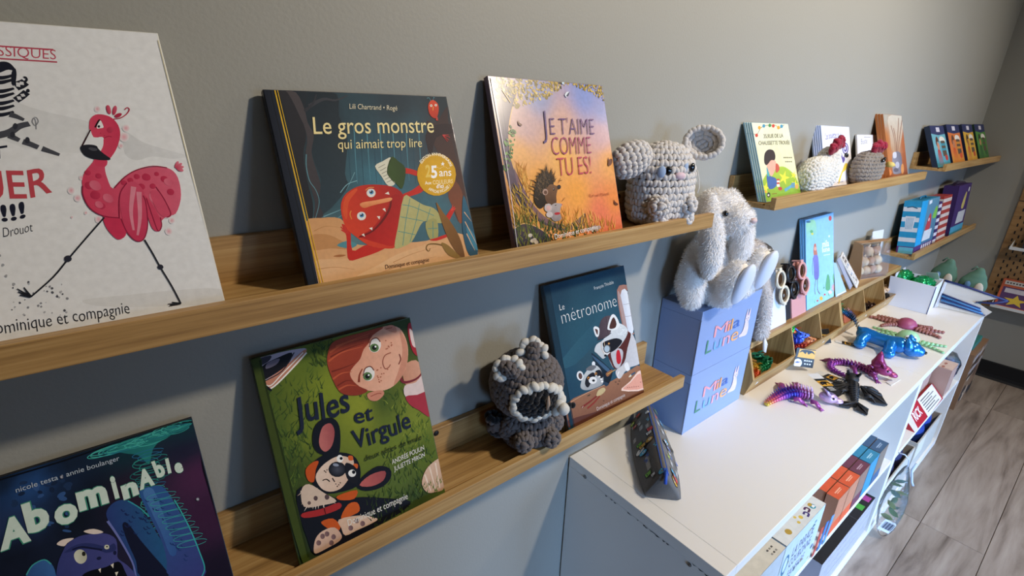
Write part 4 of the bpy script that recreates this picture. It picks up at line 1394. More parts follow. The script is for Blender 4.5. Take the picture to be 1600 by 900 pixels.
('t','b','3f8f78',[386,720,456,719,388,844],0.075,0,0),
('t','b','cfe0d4',[386,720,456,719,388,844],0.05,0,0),
('t','o','3f8f78',[468,707,540,699,475,821],0.075,0,0),
('t','o','cfe0d4',[468,707,540,699,475,821],0.05,0,0),
('t','m','3f8f78',[547,738,645,730,550,852],0.075,0,0),
('t','m','cfe0d4',[547,738,645,730,550,852],0.05,0,0),
('t','i','3f8f78',[665,736,682,735,666,841],0.075,0,0),
('t','i','cfe0d4',[665,736,682,735,666,841],0.05,0,0),
('t','n','3f8f78',[692,714,748,717,693,803],0.075,0,0),
('t','n','cfe0d4',[692,714,748,717,693,803],0.05,0,0),
('t','A','3f8f78',[753,733,809,735,756,817],0.075,0,0),
('t','A','cfe0d4',[753,733,809,735,756,817],0.05,0,0),
('t','b','3f8f78',[822,761,857,761,816,841],0.075,0,0),
('t','b','cfe0d4',[822,761,857,761,816,841],0.05,0,0),
('t','l','3f8f78',[864,764,877,763,866,833],0.075,0,0),
('t','l','cfe0d4',[864,764,877,763,866,833],0.05,0,0),
('t','e','3f8f78',[891,748,922,747,891,814],0.075,0,0),
('t','e','cfe0d4',[891,748,922,747,891,814],0.05,0,0),
('t',"L'",'cfe0d4',[203,693,284,696,211,800],0.05,0,0),
('t','nicole testa • annie boulanger','b8c6d4',[386,913,714,907,387,936],0,0,0),
('r','c8ccd8','2a2030',[945,574,952,570,951,566,948,564,945,564,942,565,940,569,938,573,938,578,940,582,942,584,946,584,949,583,951,579,952,575]),
('r','c8ccd8','2a2030',[523,917,529,914,528,910,526,908,523,908,521,909,519,912,518,915,518,919,519,923,521,925,524,926,526,924,528,922,529,918]),
('l','0a0e16',4,[342,992,544,988,1001,982,997,711,1012,90]),
],
'rue': [
('b',[('e8e6c8',0,1000),('e6e4c4',1000,1000),('e4e0b8',0,500),('e2deb0',1000,500),('c8cc60',0,0),('c0c850',1000,0)]),
('s','a8c038','7aa028',90,[-154,-4,-33,227,107,333,306,407,489,425,669,419,860,334,951,225,968,30,288,11]),
('s','8ab83a',[-123,-6,41,78,321,91,688,101,982,65,954,-4]),
('p','e8d83a',[677,372,646,297,593,277,587,311]),
('p','e8d83a',[763,273,635,256,593,277,648,296]),
('p','e8d83a',[613,181,565,244,593,277,632,255]),
('p','e8d83a',[440,222,534,278,593,277,563,245]),
('p','e8d83a',[478,338,584,310,593,277,535,279]),
('p','e8d83a',[934,353,916,310,884,298,881,317]),
('p','e8d83a',[984,296,909,286,884,298,917,309]),
('p','e8d83a',[896,242,868,279,884,298,907,285]),
('p','e8d83a',[793,266,849,298,884,298,866,279]),
('p','e8d83a',[815,333,879,317,884,298,849,299]),
('p','e8d83a',[105,244,83,189,46,175,42,200]),
('p','e8d83a',[165,171,75,159,46,175,84,188]),
('p','e8d83a',[60,103,26,150,46,175,73,158]),
('p','e8d83a',[-63,135,4,175,46,175,24,151]),
('p','e8d83a',[-35,221,39,199,46,175,5,177]),
('p','e8d83a',[930,239,909,190,872,176,868,199]),
('p','e8d83a',[988,173,901,162,872,176,910,189]),
('p','e8d83a',[886,112,853,155,872,176,899,161]),
('p','e8d83a',[767,140,832,177,872,176,851,155]),
('p','e8d83a',[793,218,866,199,872,176,832,178]),
('s','e2a890',[183,477,283,523,420,519,450,468,382,387,251,310,199,394]),
('s','2a1c20',[133,503,187,607,308,658,435,644,464,577,420,519,323,519,230,475,164,461]),
('s','3a5f96',[134,332,241,311,361,280,359,205,263,158,132,156,113,219]),
('s','c05040',[436,469,506,450,501,383,390,354]),
('s','4aa0a8',[174,436,199,378,200,313,147,331]),
('l','c04a3a',11,[378,254,456,254]),
('l','e8d8c8',11,[369,231,447,231]),
('l','c04a3a',11,[360,209,438,208]),
('l','e8d8c8',11,[351,186,429,185]),
('s','b83a30',[482,138,466,125,434,118,400,121,375,131,370,145,386,158,417,164,452,162,477,152]),
('l','5a9ab0',14,6,[544,110,790,164,879,194]),
('s','5a8aa0',[869,159,848,138,813,126,776,128,751,144,749,166,769,187,805,199,842,197,867,182]),
('s','d8a050',[969,136,950,116,918,106,885,108,864,122,862,142,880,162,912,173,945,171,967,157]),
('s','2a2a2a',[130,80,114,62,88,52,62,54,45,67,44,86,60,104,85,114,112,112,129,99]),
('s','e8e8e0',[105,77,97,70,84,66,70,67,60,72,59,80,66,87,79,91,93,90,103,84]),
('l','8a6a20',3,[180,88,318,85]),
('s','e8a030',[60,125,50,116,31,112,11,113,-2,120,-5,129,5,138,23,143,43,142,57,135]),
('l','5a5a40',2,[-15,866,76,851,206,933,320,967]),
('l','5a5a40',2,[320,967,603,980,732,939,885,990]),
('s','c83a2a',[102,841,90,828,69,820,47,820,32,828,30,841,42,854,63,862,85,863,100,854]),
('s','e0a030',[212,939,200,926,178,917,156,917,141,925,139,938,151,952,172,960,195,961,210,953]),
('s','3a90b0',[339,964,327,950,305,942,281,941,266,950,264,963,277,977,298,985,322,986,337,978]),
('s','3a8a4a',[505,973,492,959,469,951,446,950,430,958,428,972,441,986,463,995,487,995,503,987]),
('s','c83a2a',[602,968,589,954,566,945,542,945,525,953,523,967,536,981,559,990,584,990,600,982]),
('s','e0a030',[739,948,725,934,702,925,677,924,660,933,658,947,671,961,695,970,720,970,737,962]),
('s','3a90b0',[839,967,825,952,801,943,776,943,759,951,757,965,770,980,794,989,819,989,836,981]),
('t','35,RUE DE LA','55503c',[237,806,785,816,249,855],0.01,0,0),
('t','CHAUSSETTE TROUÉE','55503c',[71,719,943,722,83,767],0.01,0,0),
('l','7a7458',5,[682,543,720,544]),
('l','7a7458',5,[734,542,771,543]),
('l','7a7458',5,[785,541,824,541]),
('l','7a7458',5,[838,539,876,540]),
('l','7a7458',5,[891,538,930,539]),
('l','7a7458',5,[712,488,749,488]),
('l','7a7458',5,[763,486,801,487]),
('l','7a7458',5,[815,485,854,485]),
('l','7a7458',5,[868,483,907,484]),
],
'poul': [
('b',[('e9e9f2',0,1000),('ecebf2',1000,1000),('e4e4ee',0,0),('e6e6ee',1000,0)]),
('a','Les poulettes du dodo','6a6aa0',30,[126,775,258,792,438,806,622,808,788,788],0.01),
('s','4a3f8a',[922,624,889,564,822,528,748,529,694,567,681,626,713,685,779,721,853,721,908,684]),
('s','d8d4ea',[888,624,863,578,815,549,761,550,723,579,714,626,738,672,786,700,839,700,879,671]),
('s','4a3f8a',[863,625,846,591,811,570,772,571,745,592,738,625,755,659,790,680,829,679,857,659]),
('s','e8e8f4',[820,629,812,612,796,602,778,602,765,613,763,630,771,646,787,657,805,657,818,646]),
('s','5a4a94',[598,518,650,550,685,473,736,494,749,427,669,374,647,440]),
('s','e8cc48',[459,88,626,255,764,372,841,336,745,250,617,200,471,22]),
('l','77779a',4,[407,52,439,52]),
('l','77779a',4,[453,53,486,53]),
('l','77779a',4,[500,53,532,54]),
('l','77779a',4,[546,54,579,54]),
('l','77779a',4,[594,55,627,55]),
],
'boucle': [
('b',[('e9e8ee',0,1000),('e6e6ea',1000,1000),('e0e0e6',0,0),('e0e0e6',1000,0)]),
('t','Boucle','3a3a48',[189,789,485,814,184,909],-0.01,0.06,0),
('l','707080',4,[335,951,379,953]),
('l','707080',4,[398,951,442,953]),
('l','707080',4,[461,950,506,953]),
('l','707080',4,[525,950,570,953]),
('l','707080',4,[589,950,634,953]),
],
'orange': [
('b',[('a8a69a',0,1000),('b4b2a4',1000,1000),('b06a30',0,600),('b8a890',500,700),('a85a28',1000,560),('b8713c',0,300),('9a4f26',1000,250),('8f4a26',0,0),('7a3e22',1000,0)]),
('s','c8c2b4','b08a68',90,[262,968,1042,988,710,490,269,433,243,730]),
('l','7a4a38',10,6,[346,831,445,632,433,411]),
('l','7a4a38',10,6,[813,962,642,653,503,410]),
('l','7a4a38',10,6,[1042,988,757,654,552,410]),
('l','7a4a38',10,6,[469,793,527,572,474,390]),
('s','8a8690','6a6a78',0,[289,393,712,397,710,140,591,72,239,70,182,156]),
('s','c8c8d0',[292,403,468,411,452,330,284,323]),
('s','b0b0bc',[576,205,543,175,480,158,411,160,363,180,353,211,385,241,447,259,516,257,566,237]),
('s','5a5560',[504,126,470,108,396,99,311,102,248,115,229,135,261,153,334,162,419,159,484,146]),
('s','d07a3c',[120,98,90,72,31,57,-34,59,-79,78,-89,106,-60,132,-2,148,63,146,110,127]),
('s','c8864a',[812,137,777,89,723,61,669,63,637,94,639,142,673,190,727,218,781,217,813,186]),
],
'slim_teal': [
('b',[('6fb0bc',0,1000),('6fb0bc',1000,1000),('6fb0bc',0,500),('6fb0bc',1000,500),('3a8a9c',0,0),('3a8a9c',1000,0)]),
('p','27305c',[0,1000,1000,1000,1000,800,500,770,0,810]),
('s','e8e2d4',[500,690,640,740,860,700,900,600,700,640,520,620]),
('s','c88a6a',[240,560,330,600,420,540,400,440,320,410,250,470]),
('s','5a3020',[200,560,230,680,330,740,420,660,400,600,330,620,270,580,250,500]),
('s','b8362e','3a8a9c',90,[230,400,330,420,420,380,470,200,460,0,200,0,180,200]),
('l','5a4a3a',30,[560,560,860,560]),
('l','3a8a9c',30,[560,500,860,500]),
('l','5a4a3a',30,[560,440,860,440]),
('l','3a8a9c',30,[560,380,860,380]),
('l','5a4a3a',30,[560,320,860,320]),
('s','b8362e',[690,260,860,270,860,160,700,150]),
('l','d8d4e0',24,[400,905,650,905]),
],
'slim_orange': [
('b',[('d8753a',0,1000),('d8753a',1000,1000),('d8753a',0,500),('d8753a',1000,500),('c8862e',0,0),('c8862e',1000,0)]),
('p','27305c',[0,1000,1000,1000,1000,800,500,770,0,810]),
('s','e8e2d4',[500,690,640,740,860,700,900,600,700,640,520,620]),
('s','b87a5a',[240,560,330,600,420,540,400,440,320,410,250,470]),
('s','5a3a2a',[200,560,230,680,330,740,420,660,400,600,330,620,270,580,250,500]),
('s','c84a2a','c8862e',90,[230,400,330,420,420,380,470,200,460,0,200,0,180,200]),
('l','5a4a3a',30,[560,560,860,560]),
('l','c8862e',30,[560,500,860,500]),
('l','5a4a3a',30,[560,440,860,440]),
('l','c8862e',30,[560,380,860,380]),
('l','5a4a3a',30,[560,320,860,320]),
('s','c84a2a',[690,260,860,270,860,160,700,150]),
('l','d8d4e0',24,[400,905,650,905]),
],
'slim_yellow': [
('b',[('d8a83a',0,1000),('d8a83a',1000,1000),('d8a83a',0,500),('d8a83a',1000,500),('c89a3a',0,0),('c89a3a',1000,0)]),
('p','27305c',[0,1000,1000,1000,1000,800,500,770,0,810]),
('s','e8e2d4',[500,690,640,740,860,700,900,600,700,640,520,620]),
('s','a8703a',[240,560,330,600,420,540,400,440,320,410,250,470]),
('s','3a2620',[200,560,230,680,330,740,420,660,400,600,330,620,270,580,250,500]),
('s','b84a2a','c89a3a',90,[230,400,330,420,420,380,470,200,460,0,200,0,180,200]),
('l','5a4a3a',30,[560,560,860,560]),
('l','c89a3a',30,[560,500,860,500]),
('l','5a4a3a',30,[560,440,860,440]),
('l','c89a3a',30,[560,380,860,380]),
('l','5a4a3a',30,[560,320,860,320]),
('s','b84a2a',[690,260,860,270,860,160,700,150]),
('l','d8d4e0',24,[400,905,650,905]),
],
'slim_green': [
('b',[('4f8a3c',0,1000),('4f8a3c',1000,1000),('4f8a3c',0,500),('4f8a3c',1000,500),('3a6a34',0,0),('3a6a34',1000,0)]),
('p','27305c',[0,1000,1000,1000,1000,800,500,770,0,810]),
('s','e8e2d4',[500,690,640,740,860,700,900,600,700,640,520,620]),
('s','b88a5a',[240,560,330,600,420,540,400,440,320,410,250,470]),
('s','2a2a20',[200,560,230,680,330,740,420,660,400,600,330,620,270,580,250,500]),
('s','2f5a30','3a6a34',90,[230,400,330,420,420,380,470,200,460,0,200,0,180,200]),
('l','5a4a3a',30,[560,560,860,560]),
('l','3a6a34',30,[560,500,860,500]),
('l','5a4a3a',30,[560,440,860,440]),
('l','3a6a34',30,[560,380,860,380]),
('l','5a4a3a',30,[560,320,860,320]),
('s','2f5a30',[690,260,860,270,860,160,700,150]),
('l','d8d4e0',24,[400,905,650,905]),
],
'mila': [
('b',[('7fb4dc',0,1000),('86b8dc',1000,1000),('8cc0e0',0,500),('93c4e2',1000,500),('8cc0d0',0,0),('94c4d0',1000,0)]),
('s','8ec49a','86bcc0',90,[44,974,308,976,385,839,246,732,62,770,15,893]),
('s','5aa06a',[250,853,239,844,213,840,180,843,154,852,144,863,154,872,181,876,214,873,240,864]),
('s','d8c850',[260,826,252,820,233,817,210,819,192,826,185,833,193,840,211,842,234,840,253,834]),
('s','3a6a8a',[180,965,163,961,121,961,70,965,29,973,14,980,30,985,71,985,122,980,164,973]),
('s','b8484a',[931,939,919,923,889,915,853,918,824,931,813,949,824,965,854,972,890,969,920,956]),
('s','b8705a',[277,703,342,708,373,631,393,558,294,561,253,627]),
('s','d8a088',[368,649,358,637,333,631,303,635,279,646,270,660,280,672,304,678,335,674,359,663]),
('s','7a78b8','6a6aa8',90,[251,575,404,565,444,426,429,303,285,315,257,451]),
('l','5a5a90',5,[239,559,208,458,221,368]),
('l','6a5a70',7,[329,308,281,199,306,132]),
('l','6a5a70',7,[396,307,381,183,475,110]),
('t','mila','e8f0f4',[575,639,824,629,565,712],0.02,0,0),
('t','lune','e8f0f4',[573,582,853,567,563,641],0.02,0,0),
('l','c8dcec',6,[618,544,864,526]),
('s','e8f0f4',[850,739,845,732,833,728,819,730,807,736,803,744,807,751,819,754,834,752,846,747]),
('d',['6fae78','8cc07a','4f8f5a'],40,[168,109,448,173,1105,263,1102,34,275,19],8,22,3),
('s','5fa070',[678,137,741,295,829,264,856,110]),
('s','6fae78',[950,228,1030,292,1104,225,1090,74]),
('s','d8a0a8',[1097,92,1080,70,1036,61,982,70,939,92,924,118,940,140,983,149,1037,141,1080,119]),
('s','e0b8b0',[929,61,915,50,878,47,833,54,797,68,784,84,798,95,834,97,879,90,915,76]),
('s','d8a83a',[576,42,564,29,532,25,493,31,462,46,450,63,463,76,494,80,533,74,565,59]),
('s','c84a4a',[682,72,676,66,658,65,636,68,619,75,612,83,619,88,637,90,658,86,676,79]),
('s','c84a4a',[410,42,403,37,386,36,366,39,349,46,343,53,349,59,366,60,387,56,404,50]),
],
}
# ------------------------------------------------------------------ flat printing: layered outlines with vertex colours
FONT = {}


def glyphs(txt, bold):
    """outline of a line of text as (verts, faces, width, cap height), using Blender's own font"""
    k = (txt, round(bold, 3))
    if k in FONT:
        return FONT[k]

    def raw(t, b):
        cu = bpy.data.curves.new('t', 'FONT')
        cu.body = t
        cu.size = 1.0
        cu.offset = b
        cu.resolution_u = 3
        o = bpy.data.objects.new('t', cu)
        COL.objects.link(o)
        bpy.context.view_layer.update()
        me = bpy.data.meshes.new_from_object(o.evaluated_get(bpy.context.evaluated_depsgraph_get()))
        vs = [v.co[:2] for v in me.vertices]
        fs = [tuple(p.vertices) for p in me.polygons]
        bpy.data.objects.remove(o)
        bpy.data.curves.remove(cu)
        bpy.data.meshes.remove(me)
        return vs, fs
    if 'cap' not in FONT:
        vs, _ = raw('H', 0)
        FONT['cap'] = max(v[1] for v in vs)
    vs, fs = raw(txt, bold)
    x0 = min(v[0] for v in vs)
    x1 = max(v[0] for v in vs)
    FONT[k] = ([(v[0] - x0, v[1]) for v in vs], fs, x1 - x0, FONT['cap'])
    return FONT[k]


def catmull(pts, closed, sub=4):
    n = len(pts)
    if n < 3:
        return pts
    out = []
    rng = range(n) if closed else range(n - 1)
    for i in rng:
        if closed:
            p0, p1, p2, p3 = pts[i - 1], pts[i], pts[(i + 1) % n], pts[(i + 2) % n]
        else:
            p0, p1, p2, p3 = pts[max(i - 1, 0)], pts[i], pts[i + 1], pts[min(i + 2, n - 1)]
        for k in range(sub):
            t = k / sub
            a = [0.5 * (2 * p1[j] + (p2[j] - p0[j]) * t + (2 * p0[j] - 5 * p1[j] + 4 * p2[j] - p3[j]) * t * t + (3 * p1[j] - p0[j] - 3 * p2[j] + p3[j]) * t ** 3) for j in (0, 1)]
            out.append(tuple(a))
    if not closed:
        out.append(pts[-1])
    return out


def pairs(l, W, H):
    return [(l[i] * W / 1000, l[i + 1] * H / 1000) for i in range(0, len(l), 2)]


def inside(p, poly):
    c = False
    j = len(poly) - 1
    for i in range(len(poly)):
        if (poly[i][1] > p[1]) != (poly[j][1] > p[1]) and p[0] < (poly[j][0] - poly[i][0]) * (p[1] - poly[i][1]) / (poly[j][1] - poly[i][1]) + poly[i][0]:
            c = not c
        j = i
    return c


def clip(poly, W, H, e=0.0):
    """trim an outline to the sheet"""
    for ax, lim, sg in ((0, e, 1), (0, W - e, -1), (1, e, 1), (1, H - e, -1)):
        out = []
        for i in range(len(poly)):
            a, b = poly[i - 1], poly[i]
            ia, ib = (a[ax] - lim) * sg >= 0, (b[ax] - lim) * sg >= 0
            if ia != ib:
                t = (lim - a[ax]) / (b[ax] - a[ax])
                out.append((a[0] + (b[0] - a[0]) * t, a[1] + (b[1] - a[1]) * t))
            if ib:
                out.append(b)
        poly = out
        if len(poly) < 3:
            return []
    return poly


STEP = 5e-6


class Sheet:
    """a printed sheet W x H in the local xz plane, facing -y"""

    def __init__(s, W, H, y=-0.0001):
        s.W, s.H = W, H
        s.m = MB()
        s.y = y
        s.tx = MB()
        s.rnd = random.Random(7)
        s.st = STEP
        s.wpx = .001

    def face(s, pts, cols):
        # orientation facing -y: counter-clockwise in (x,z)
        s.y -= s.st
        P3 = [(p[0], s.y, p[1]) for p in pts]
        tris = tessellate_polygon([[Vector((p[0], p[1], 0)) for p in pts]])
        fs = []
        for t in tris:
            a, b, c = (pts[i] for i in t)
            ar = (b[0] - a[0]) * (c[1] - a[1]) - (b[1] - a[1]) * (c[0] - a[0])
            fs.append(t if ar > 0 else t[::-1])
        s.m.add(P3, fs, cols, smooth=False)

    def grad(s, pts, c1, c2, ang):
        a, b = hx(c1), hx(c2)
        if c1 == c2:
            return [a] * len(pts)
        # ang is measured on the page with v downwards
        dx, dz = cos(R(ang)), -sin(R(ang))
        pr = [p[0] * dx + p[1] * dz for p in pts]
        lo, hi = min(pr), max(pr)
        return [tuple(a[i] + (b[i] - a[i]) * (v - lo) / max(hi - lo, 1e-9) for i in range(4)) for v in pr]

    def fill(s, pts, c1, c2=None, ang=0):
        pts = clip(pts, s.W, s.H)
        if len(pts) >= 3:
            s.face(pts, s.grad(pts, c1, c2 or c1, ang))

    def stroke(s, pts, w1, w2, c):
        n = len(pts)
        L, Rr = [], []
        for i in range(n):
            a, b = pts[max(i - 1, 0)], pts[min(i + 1, n - 1)]
            d = math.hypot(b[0] - a[0], b[1] - a[1]) or 1e-9
            nx, ny = -(b[1] - a[1]) / d, (b[0] - a[0]) / d
            w = (w1 + (w2 - w1) * i / max(n - 1, 1)) / 2
            L.append((pts[i][0] + nx * w, pts[i][1] + ny * w))
            Rr.append((pts[i][0] - nx * w, pts[i][1] - ny * w))
        s.y -= s.st
        col = hx(c)
        W, H = s.W, s.H
        cl = lambda p: (min(max(p[0], 0), W), s.y, min(max(p[1], 0), H))
        vs = [cl(p) for p in L] + [cl(p) for p in Rr]
        fs = [(i, n + i, n + i + 1, i + 1) for i in range(n - 1)]
        s.m.add(vs, fs, [col] * len(vs), smooth=False)

    def bg(s, cps, n=22):
        W, H = s.W, s.H
        pts = [(hx(c[0]), c[1] / 1000, c[2] / 1000) for c in cps]
        vs, cs = [], []
        for j in range(n + 1):
            for i in range(n + 1):
                u, v = i / n, j / n
                tot = 0
                acc = [0, 0, 0]
                for c, a, b in pts:
                    w = 1 / ((u - a) ** 2 + (v - b) ** 2 + 0.002) ** 1.6
                    tot += w
                    for k in range(3):
                        acc[k] += c[k] * w
                vs.append((u * W, s.y, v * H))
                cs.append(tuple(x / tot for x in acc) + (1,))
        fs = [(j * (n + 1) + i, j * (n + 1) + i + 1, (j + 1) * (n + 1) + i + 1, (j + 1) * (n + 1) + i) for j in range(n) for i in range(n)]
        s.m.add(vs, fs, cs, smooth=False)

    def text(s, txt, c, p0, p1, p2, bold=0, wave=0):
        """p0 start and p1 end of the baseline, p2 top of a capital at the start"""
        vs, fs, w, cap = glyphs(txt, bold)
        s.y -= s.st
        ux, uz = (p1[0] - p0[0]) / w, (p1[1] - p0[1]) / w
        vx, vz = (p2[0] - p0[0]) / cap, (p2[1] - p0[1]) / cap
        out = []
        for x, y in vs:
            if wave:
                y += wave * sin(x * 5.1 + len(txt)) * cap
                x += wave * .6 * cap * (y - cap / 2)
            out.append((p0[0] + ux * x + vx * y, s.y, p0[1] + uz * x + vz * y))
        W, H = s.W, s.H
        keep = [f for f in fs if all(-1e-6 <= out[i][0] <= W + 1e-6 and -1e-6 <= out[i][2] <= H + 1e-6 for i in f)]
        fl = ux * vz - uz * vx < 0
        s.tx.add(out, [f[::-1] if fl else f for f in keep], [hx(c)] * len(out), smooth=False)

    def arc(s, txt, c, path, hh, bold=0):
        vs, fs, w, cap = glyphs(txt, bold)
        s.y -= s.st
        path = catmull(path, False, 8)
        ln = [0]
        for a, b in zip(path, path[1:]):
            ln.append(ln[-1] + math.hypot(b[0] - a[0], b[1] - a[1]))
        out = []
        for x, y in vs:
            d = x / w * ln[-1]
            i = 0
            while i < len(ln) - 2 and ln[i + 1] < d:
                i += 1
            a, b = path[i], path[i + 1]
            L = ln[i + 1] - ln[i] or 1e-9
            t = (d - ln[i]) / L
            nx, nz = -(b[1] - a[1]) / L, (b[0] - a[0]) / L
            k = y / cap * hh
            out.append((a[0] + (b[0] - a[0]) * t + nx * k, s.y, a[1] + (b[1] - a[1]) * t + nz * k))
        s.tx.add(out, fs, [hx(c)] * len(out), smooth=False)

    def grass(s, cols, n, poly, ln, ang, spread, w, seed):
        rnd = random.Random(seed)
        W = s.W
        xs = [p[0] for p in poly]
        zs = [p[1] for p in poly]
        k = 0
        tries = 0
        base = s.y
        while k < n and tries < n * 20:
            tries += 1
            p = (rnd.uniform(min(xs), max(xs)), rnd.uniform(min(zs), max(zs)))
            if not inside(p, poly):
                continue
            k += 1
            L = ln * W / 1000 * rnd.uniform(.6, 1.3)
            a = R(ang + rnd.uniform(-spread, spread))
            b = a + R(rnd.uniform(-35, 35))
            p1 = (p[0] + cos(a) * L * .5, p[1] + sin(a) * L * .5)
            p2 = (p1[0] + cos(b) * L * .5, p1[1] + sin(b) * L * .5)
            s.stroke([p, p1, p2], w * W / 1000, .6 * W / 1000, rnd.choice(cols))
            s.y += s.st * .8

    def dabs(s, cols, n, poly, r0, r1, seed):
        rnd = random.Random(seed)
        W = s.W
        xs = [p[0] for p in poly]
        zs = [p[1] for p in poly]
        k = tries = 0
        while k < n and tries < n * 20:
            tries += 1
            p = (rnd.uniform(min(xs), max(xs)), rnd.uniform(min(zs), max(zs)))
            if not inside(p, poly):
                continue
            k += 1
            r = rnd.uniform(r0, r1) * W / 1000
            a = rnd.uniform(0, pi)
            e = rnd.uniform(.45, .8)
            s.fill([(p[0] + r * (cos(t) * cos(a) - e * sin(t) * sin(a)), p[1] + r * (cos(t) * sin(a) + e * sin(t) * cos(a))) for t in [2 * pi * i / 7 for i in range(7)]], rnd.choice(cols))
            s.y += s.st * .7

    def draw(s, ops):
        W, H = s.W, s.H
        for o in ops:
            k = o[0]
            if k == 'b':
                s.bg(o[1])
            elif k == 'p':
                s.fill(pairs(o[-1], W, H), o[1], *o[2:-1])
            elif k == 's':
                s.fill(catmull(pairs(o[-1], W, H), True, 3), o[1], *o[2:-1])
            elif k == 'l':
                s.stroke(catmull(pairs(o[-1], W, H), False, 4), o[2] * s.wpx, o[-2] * s.wpx, o[1])
            elif k == 'q':
                # a scribbled loop: centre and the ends of its two half axes
                c, a, b = pairs(o[3], W, H)
                s.stroke([tuple(c[i] + (a[i] - c[i]) * cos(t) + (b[i] - c[i]) * sin(t) for i in (0, 1)) for t in [.4 + j * pi / 13 for j in range(25)]], o[2] * s.wpx, o[2] * s.wpx, o[1])
            elif k == 'r':
                q = pairs(o[3], W, H)
                a, b = hx(o[1]), hx(o[2])
                s.y -= s.st
                n = len(q) - 1
                cl = [(min(max(p[0], 0), W), s.y, min(max(p[1], 0), H)) for p in q]
                ar = sum(q[1 + i][0] * q[1 + (i + 1) % n][1] - q[1 + (i + 1) % n][0] * q[1 + i][1] for i in range(n))
                fs = [(0, 1 + i, 1 + (i + 1) % n) if ar > 0 else (0, 1 + (i + 1) % n, 1 + i) for i in range(n)]
                s.m.add(cl, fs, [a] + [b] * n, smooth=False)
            elif k == 't':
                q = pairs(o[3], W, H)
                s.text(o[1], o[2], q[0], q[1], q[2], o[4], o[5])
            elif k == 'a':
                s.arc(o[1], o[2], pairs(o[4], W, H), o[3] * s.wpx, o[5])
            elif k == 'g':
                s.grass(o[1], o[2], pairs(o[3], W, H), o[4], o[5], o[6], o[7], o[8])
            elif k == 'd':
                s.dabs(o[1], o[2], pairs(o[3], W, H), o[4], o[5], o[6])

    def build(s, parent, mat, name='cover_art', lname='lettering'):
        o = s.m.build(name, mat, parent)
        tag(o, kind='stuff')
        if s.tx.v:
            tag(s.tx.build(lname, mat, parent), kind='stuff')
        return o


# ------------------------------------------------------------------ books
def make_book(key, name, label, spine, cat='book', group=None, ops=None, mat='print', wpx=.001, hard=True, edge=None, spine_txt=None):
    """a book leaning on the wall behind its ledge: case, page block, printed cover"""
    loc, rot, w, h, t = pose_frame(key)
    e = empty(name, loc, rot, label, cat, group)
    body_of_book(e, w, h, t, spine, hard)
    if ops is not None:
        case = [c for c in e.children if c.name.startswith('cover')][0]
        s = Sheet(w - .0016, h - .0016)
        s.wpx = wpx
        s.draw(ops)
        a = s.build(case, M[mat])
        for ch in case.children:
            ch.location = (.0008, -.00012, .0008)
    return e


def body_of_book(e, w, h, t, spine, hard):
    cm = plain('book_case', spine, 0.35, coat=.1)
    m = MB()
    b = .002 if hard else .0006
    m.box((0, 0, 0), (w, b, h), .0004)
    m.box((0, t - b, 0), (w, t, h), .0004)
    m.box((0, b, 0), (b, t - b, h), 0)
    c = m.build('cover', cm, e)
    m = MB()
    g = .003 if hard else .0
    m.box((b, b, g), (w - g - .0004, t - b, h - g))
    m.build('page_block', M['paper'], e)
    return c
G_BIG = None
make_book('flam', 'picture_book', 'white picture book with a pink flamingo striding on its cover', 'dcdcd6', ops=ART['flam'], wpx=1 * .00078, mat='print')
make_book('gm', 'picture_book', 'square dark blue picture book with a red monster reading and a gold sticker', '18202e', ops=ART['gm'], wpx=.000268)
make_book('jt', 'picture_book', 'orange sunset picture book with a hedgehog and mouse under a tree', '6a5a70', ops=ART['jt'], wpx=.00036, mat='print_gloss')
make_book('ab', 'picture_book', 'dark blue picture book with a furry blue monster, at lower left', '0d121c', ops=ART['ab'], wpx=.00035)
make_book('jv', 'picture_book', 'green picture book with a red-haired boy and a black dog lying on grass', '3d4a1a', ops=ART['jv'], wpx=.00047)
make_book('lm', 'picture_book', 'dark teal picture book with raccoons at a workbench', '16303e', ops=ART['lm'], wpx=.00035)


def stack(key, n, name, front, back, group, spine, mat='print_matte', wpx=.0006, dx=-.0065, pitch=None, page='paper'):
    """n copies of a thin book leaning one behind the other, the front one printed"""
    loc, rot, w, h, t = pose_frame(key)
    p = pitch or t + .0006
    base = make_book(key, name, front, spine, ops=ART[key], group=group, mat=mat, wpx=wpx, hard=False)
    nrm = Euler(rot).to_matrix() @ Vector((0, 1, 0))
    for k in range(1, n):
        c = empty(name, Vector(loc) + nrm * p * k + Vector((dx * k * .35, 0, 0)), rot, back[k - 1], 'book', group)
        c.location.z = loc[2]
        # the cover print of a copy shows only along its edges
        for ch in base.children:
            q = ch.copy()
            COL.objects.link(q)
            q.parent = c
            if q.name.startswith('cover'):
                for g in ch.children:
                    r = g.copy()
                    COL.objects.link(r)
                    r.parent = q
    return base


def ords(n, what):
    w = ['second', 'third', 'fourth', 'last']
    return [what % w[k] for k in range(n)]


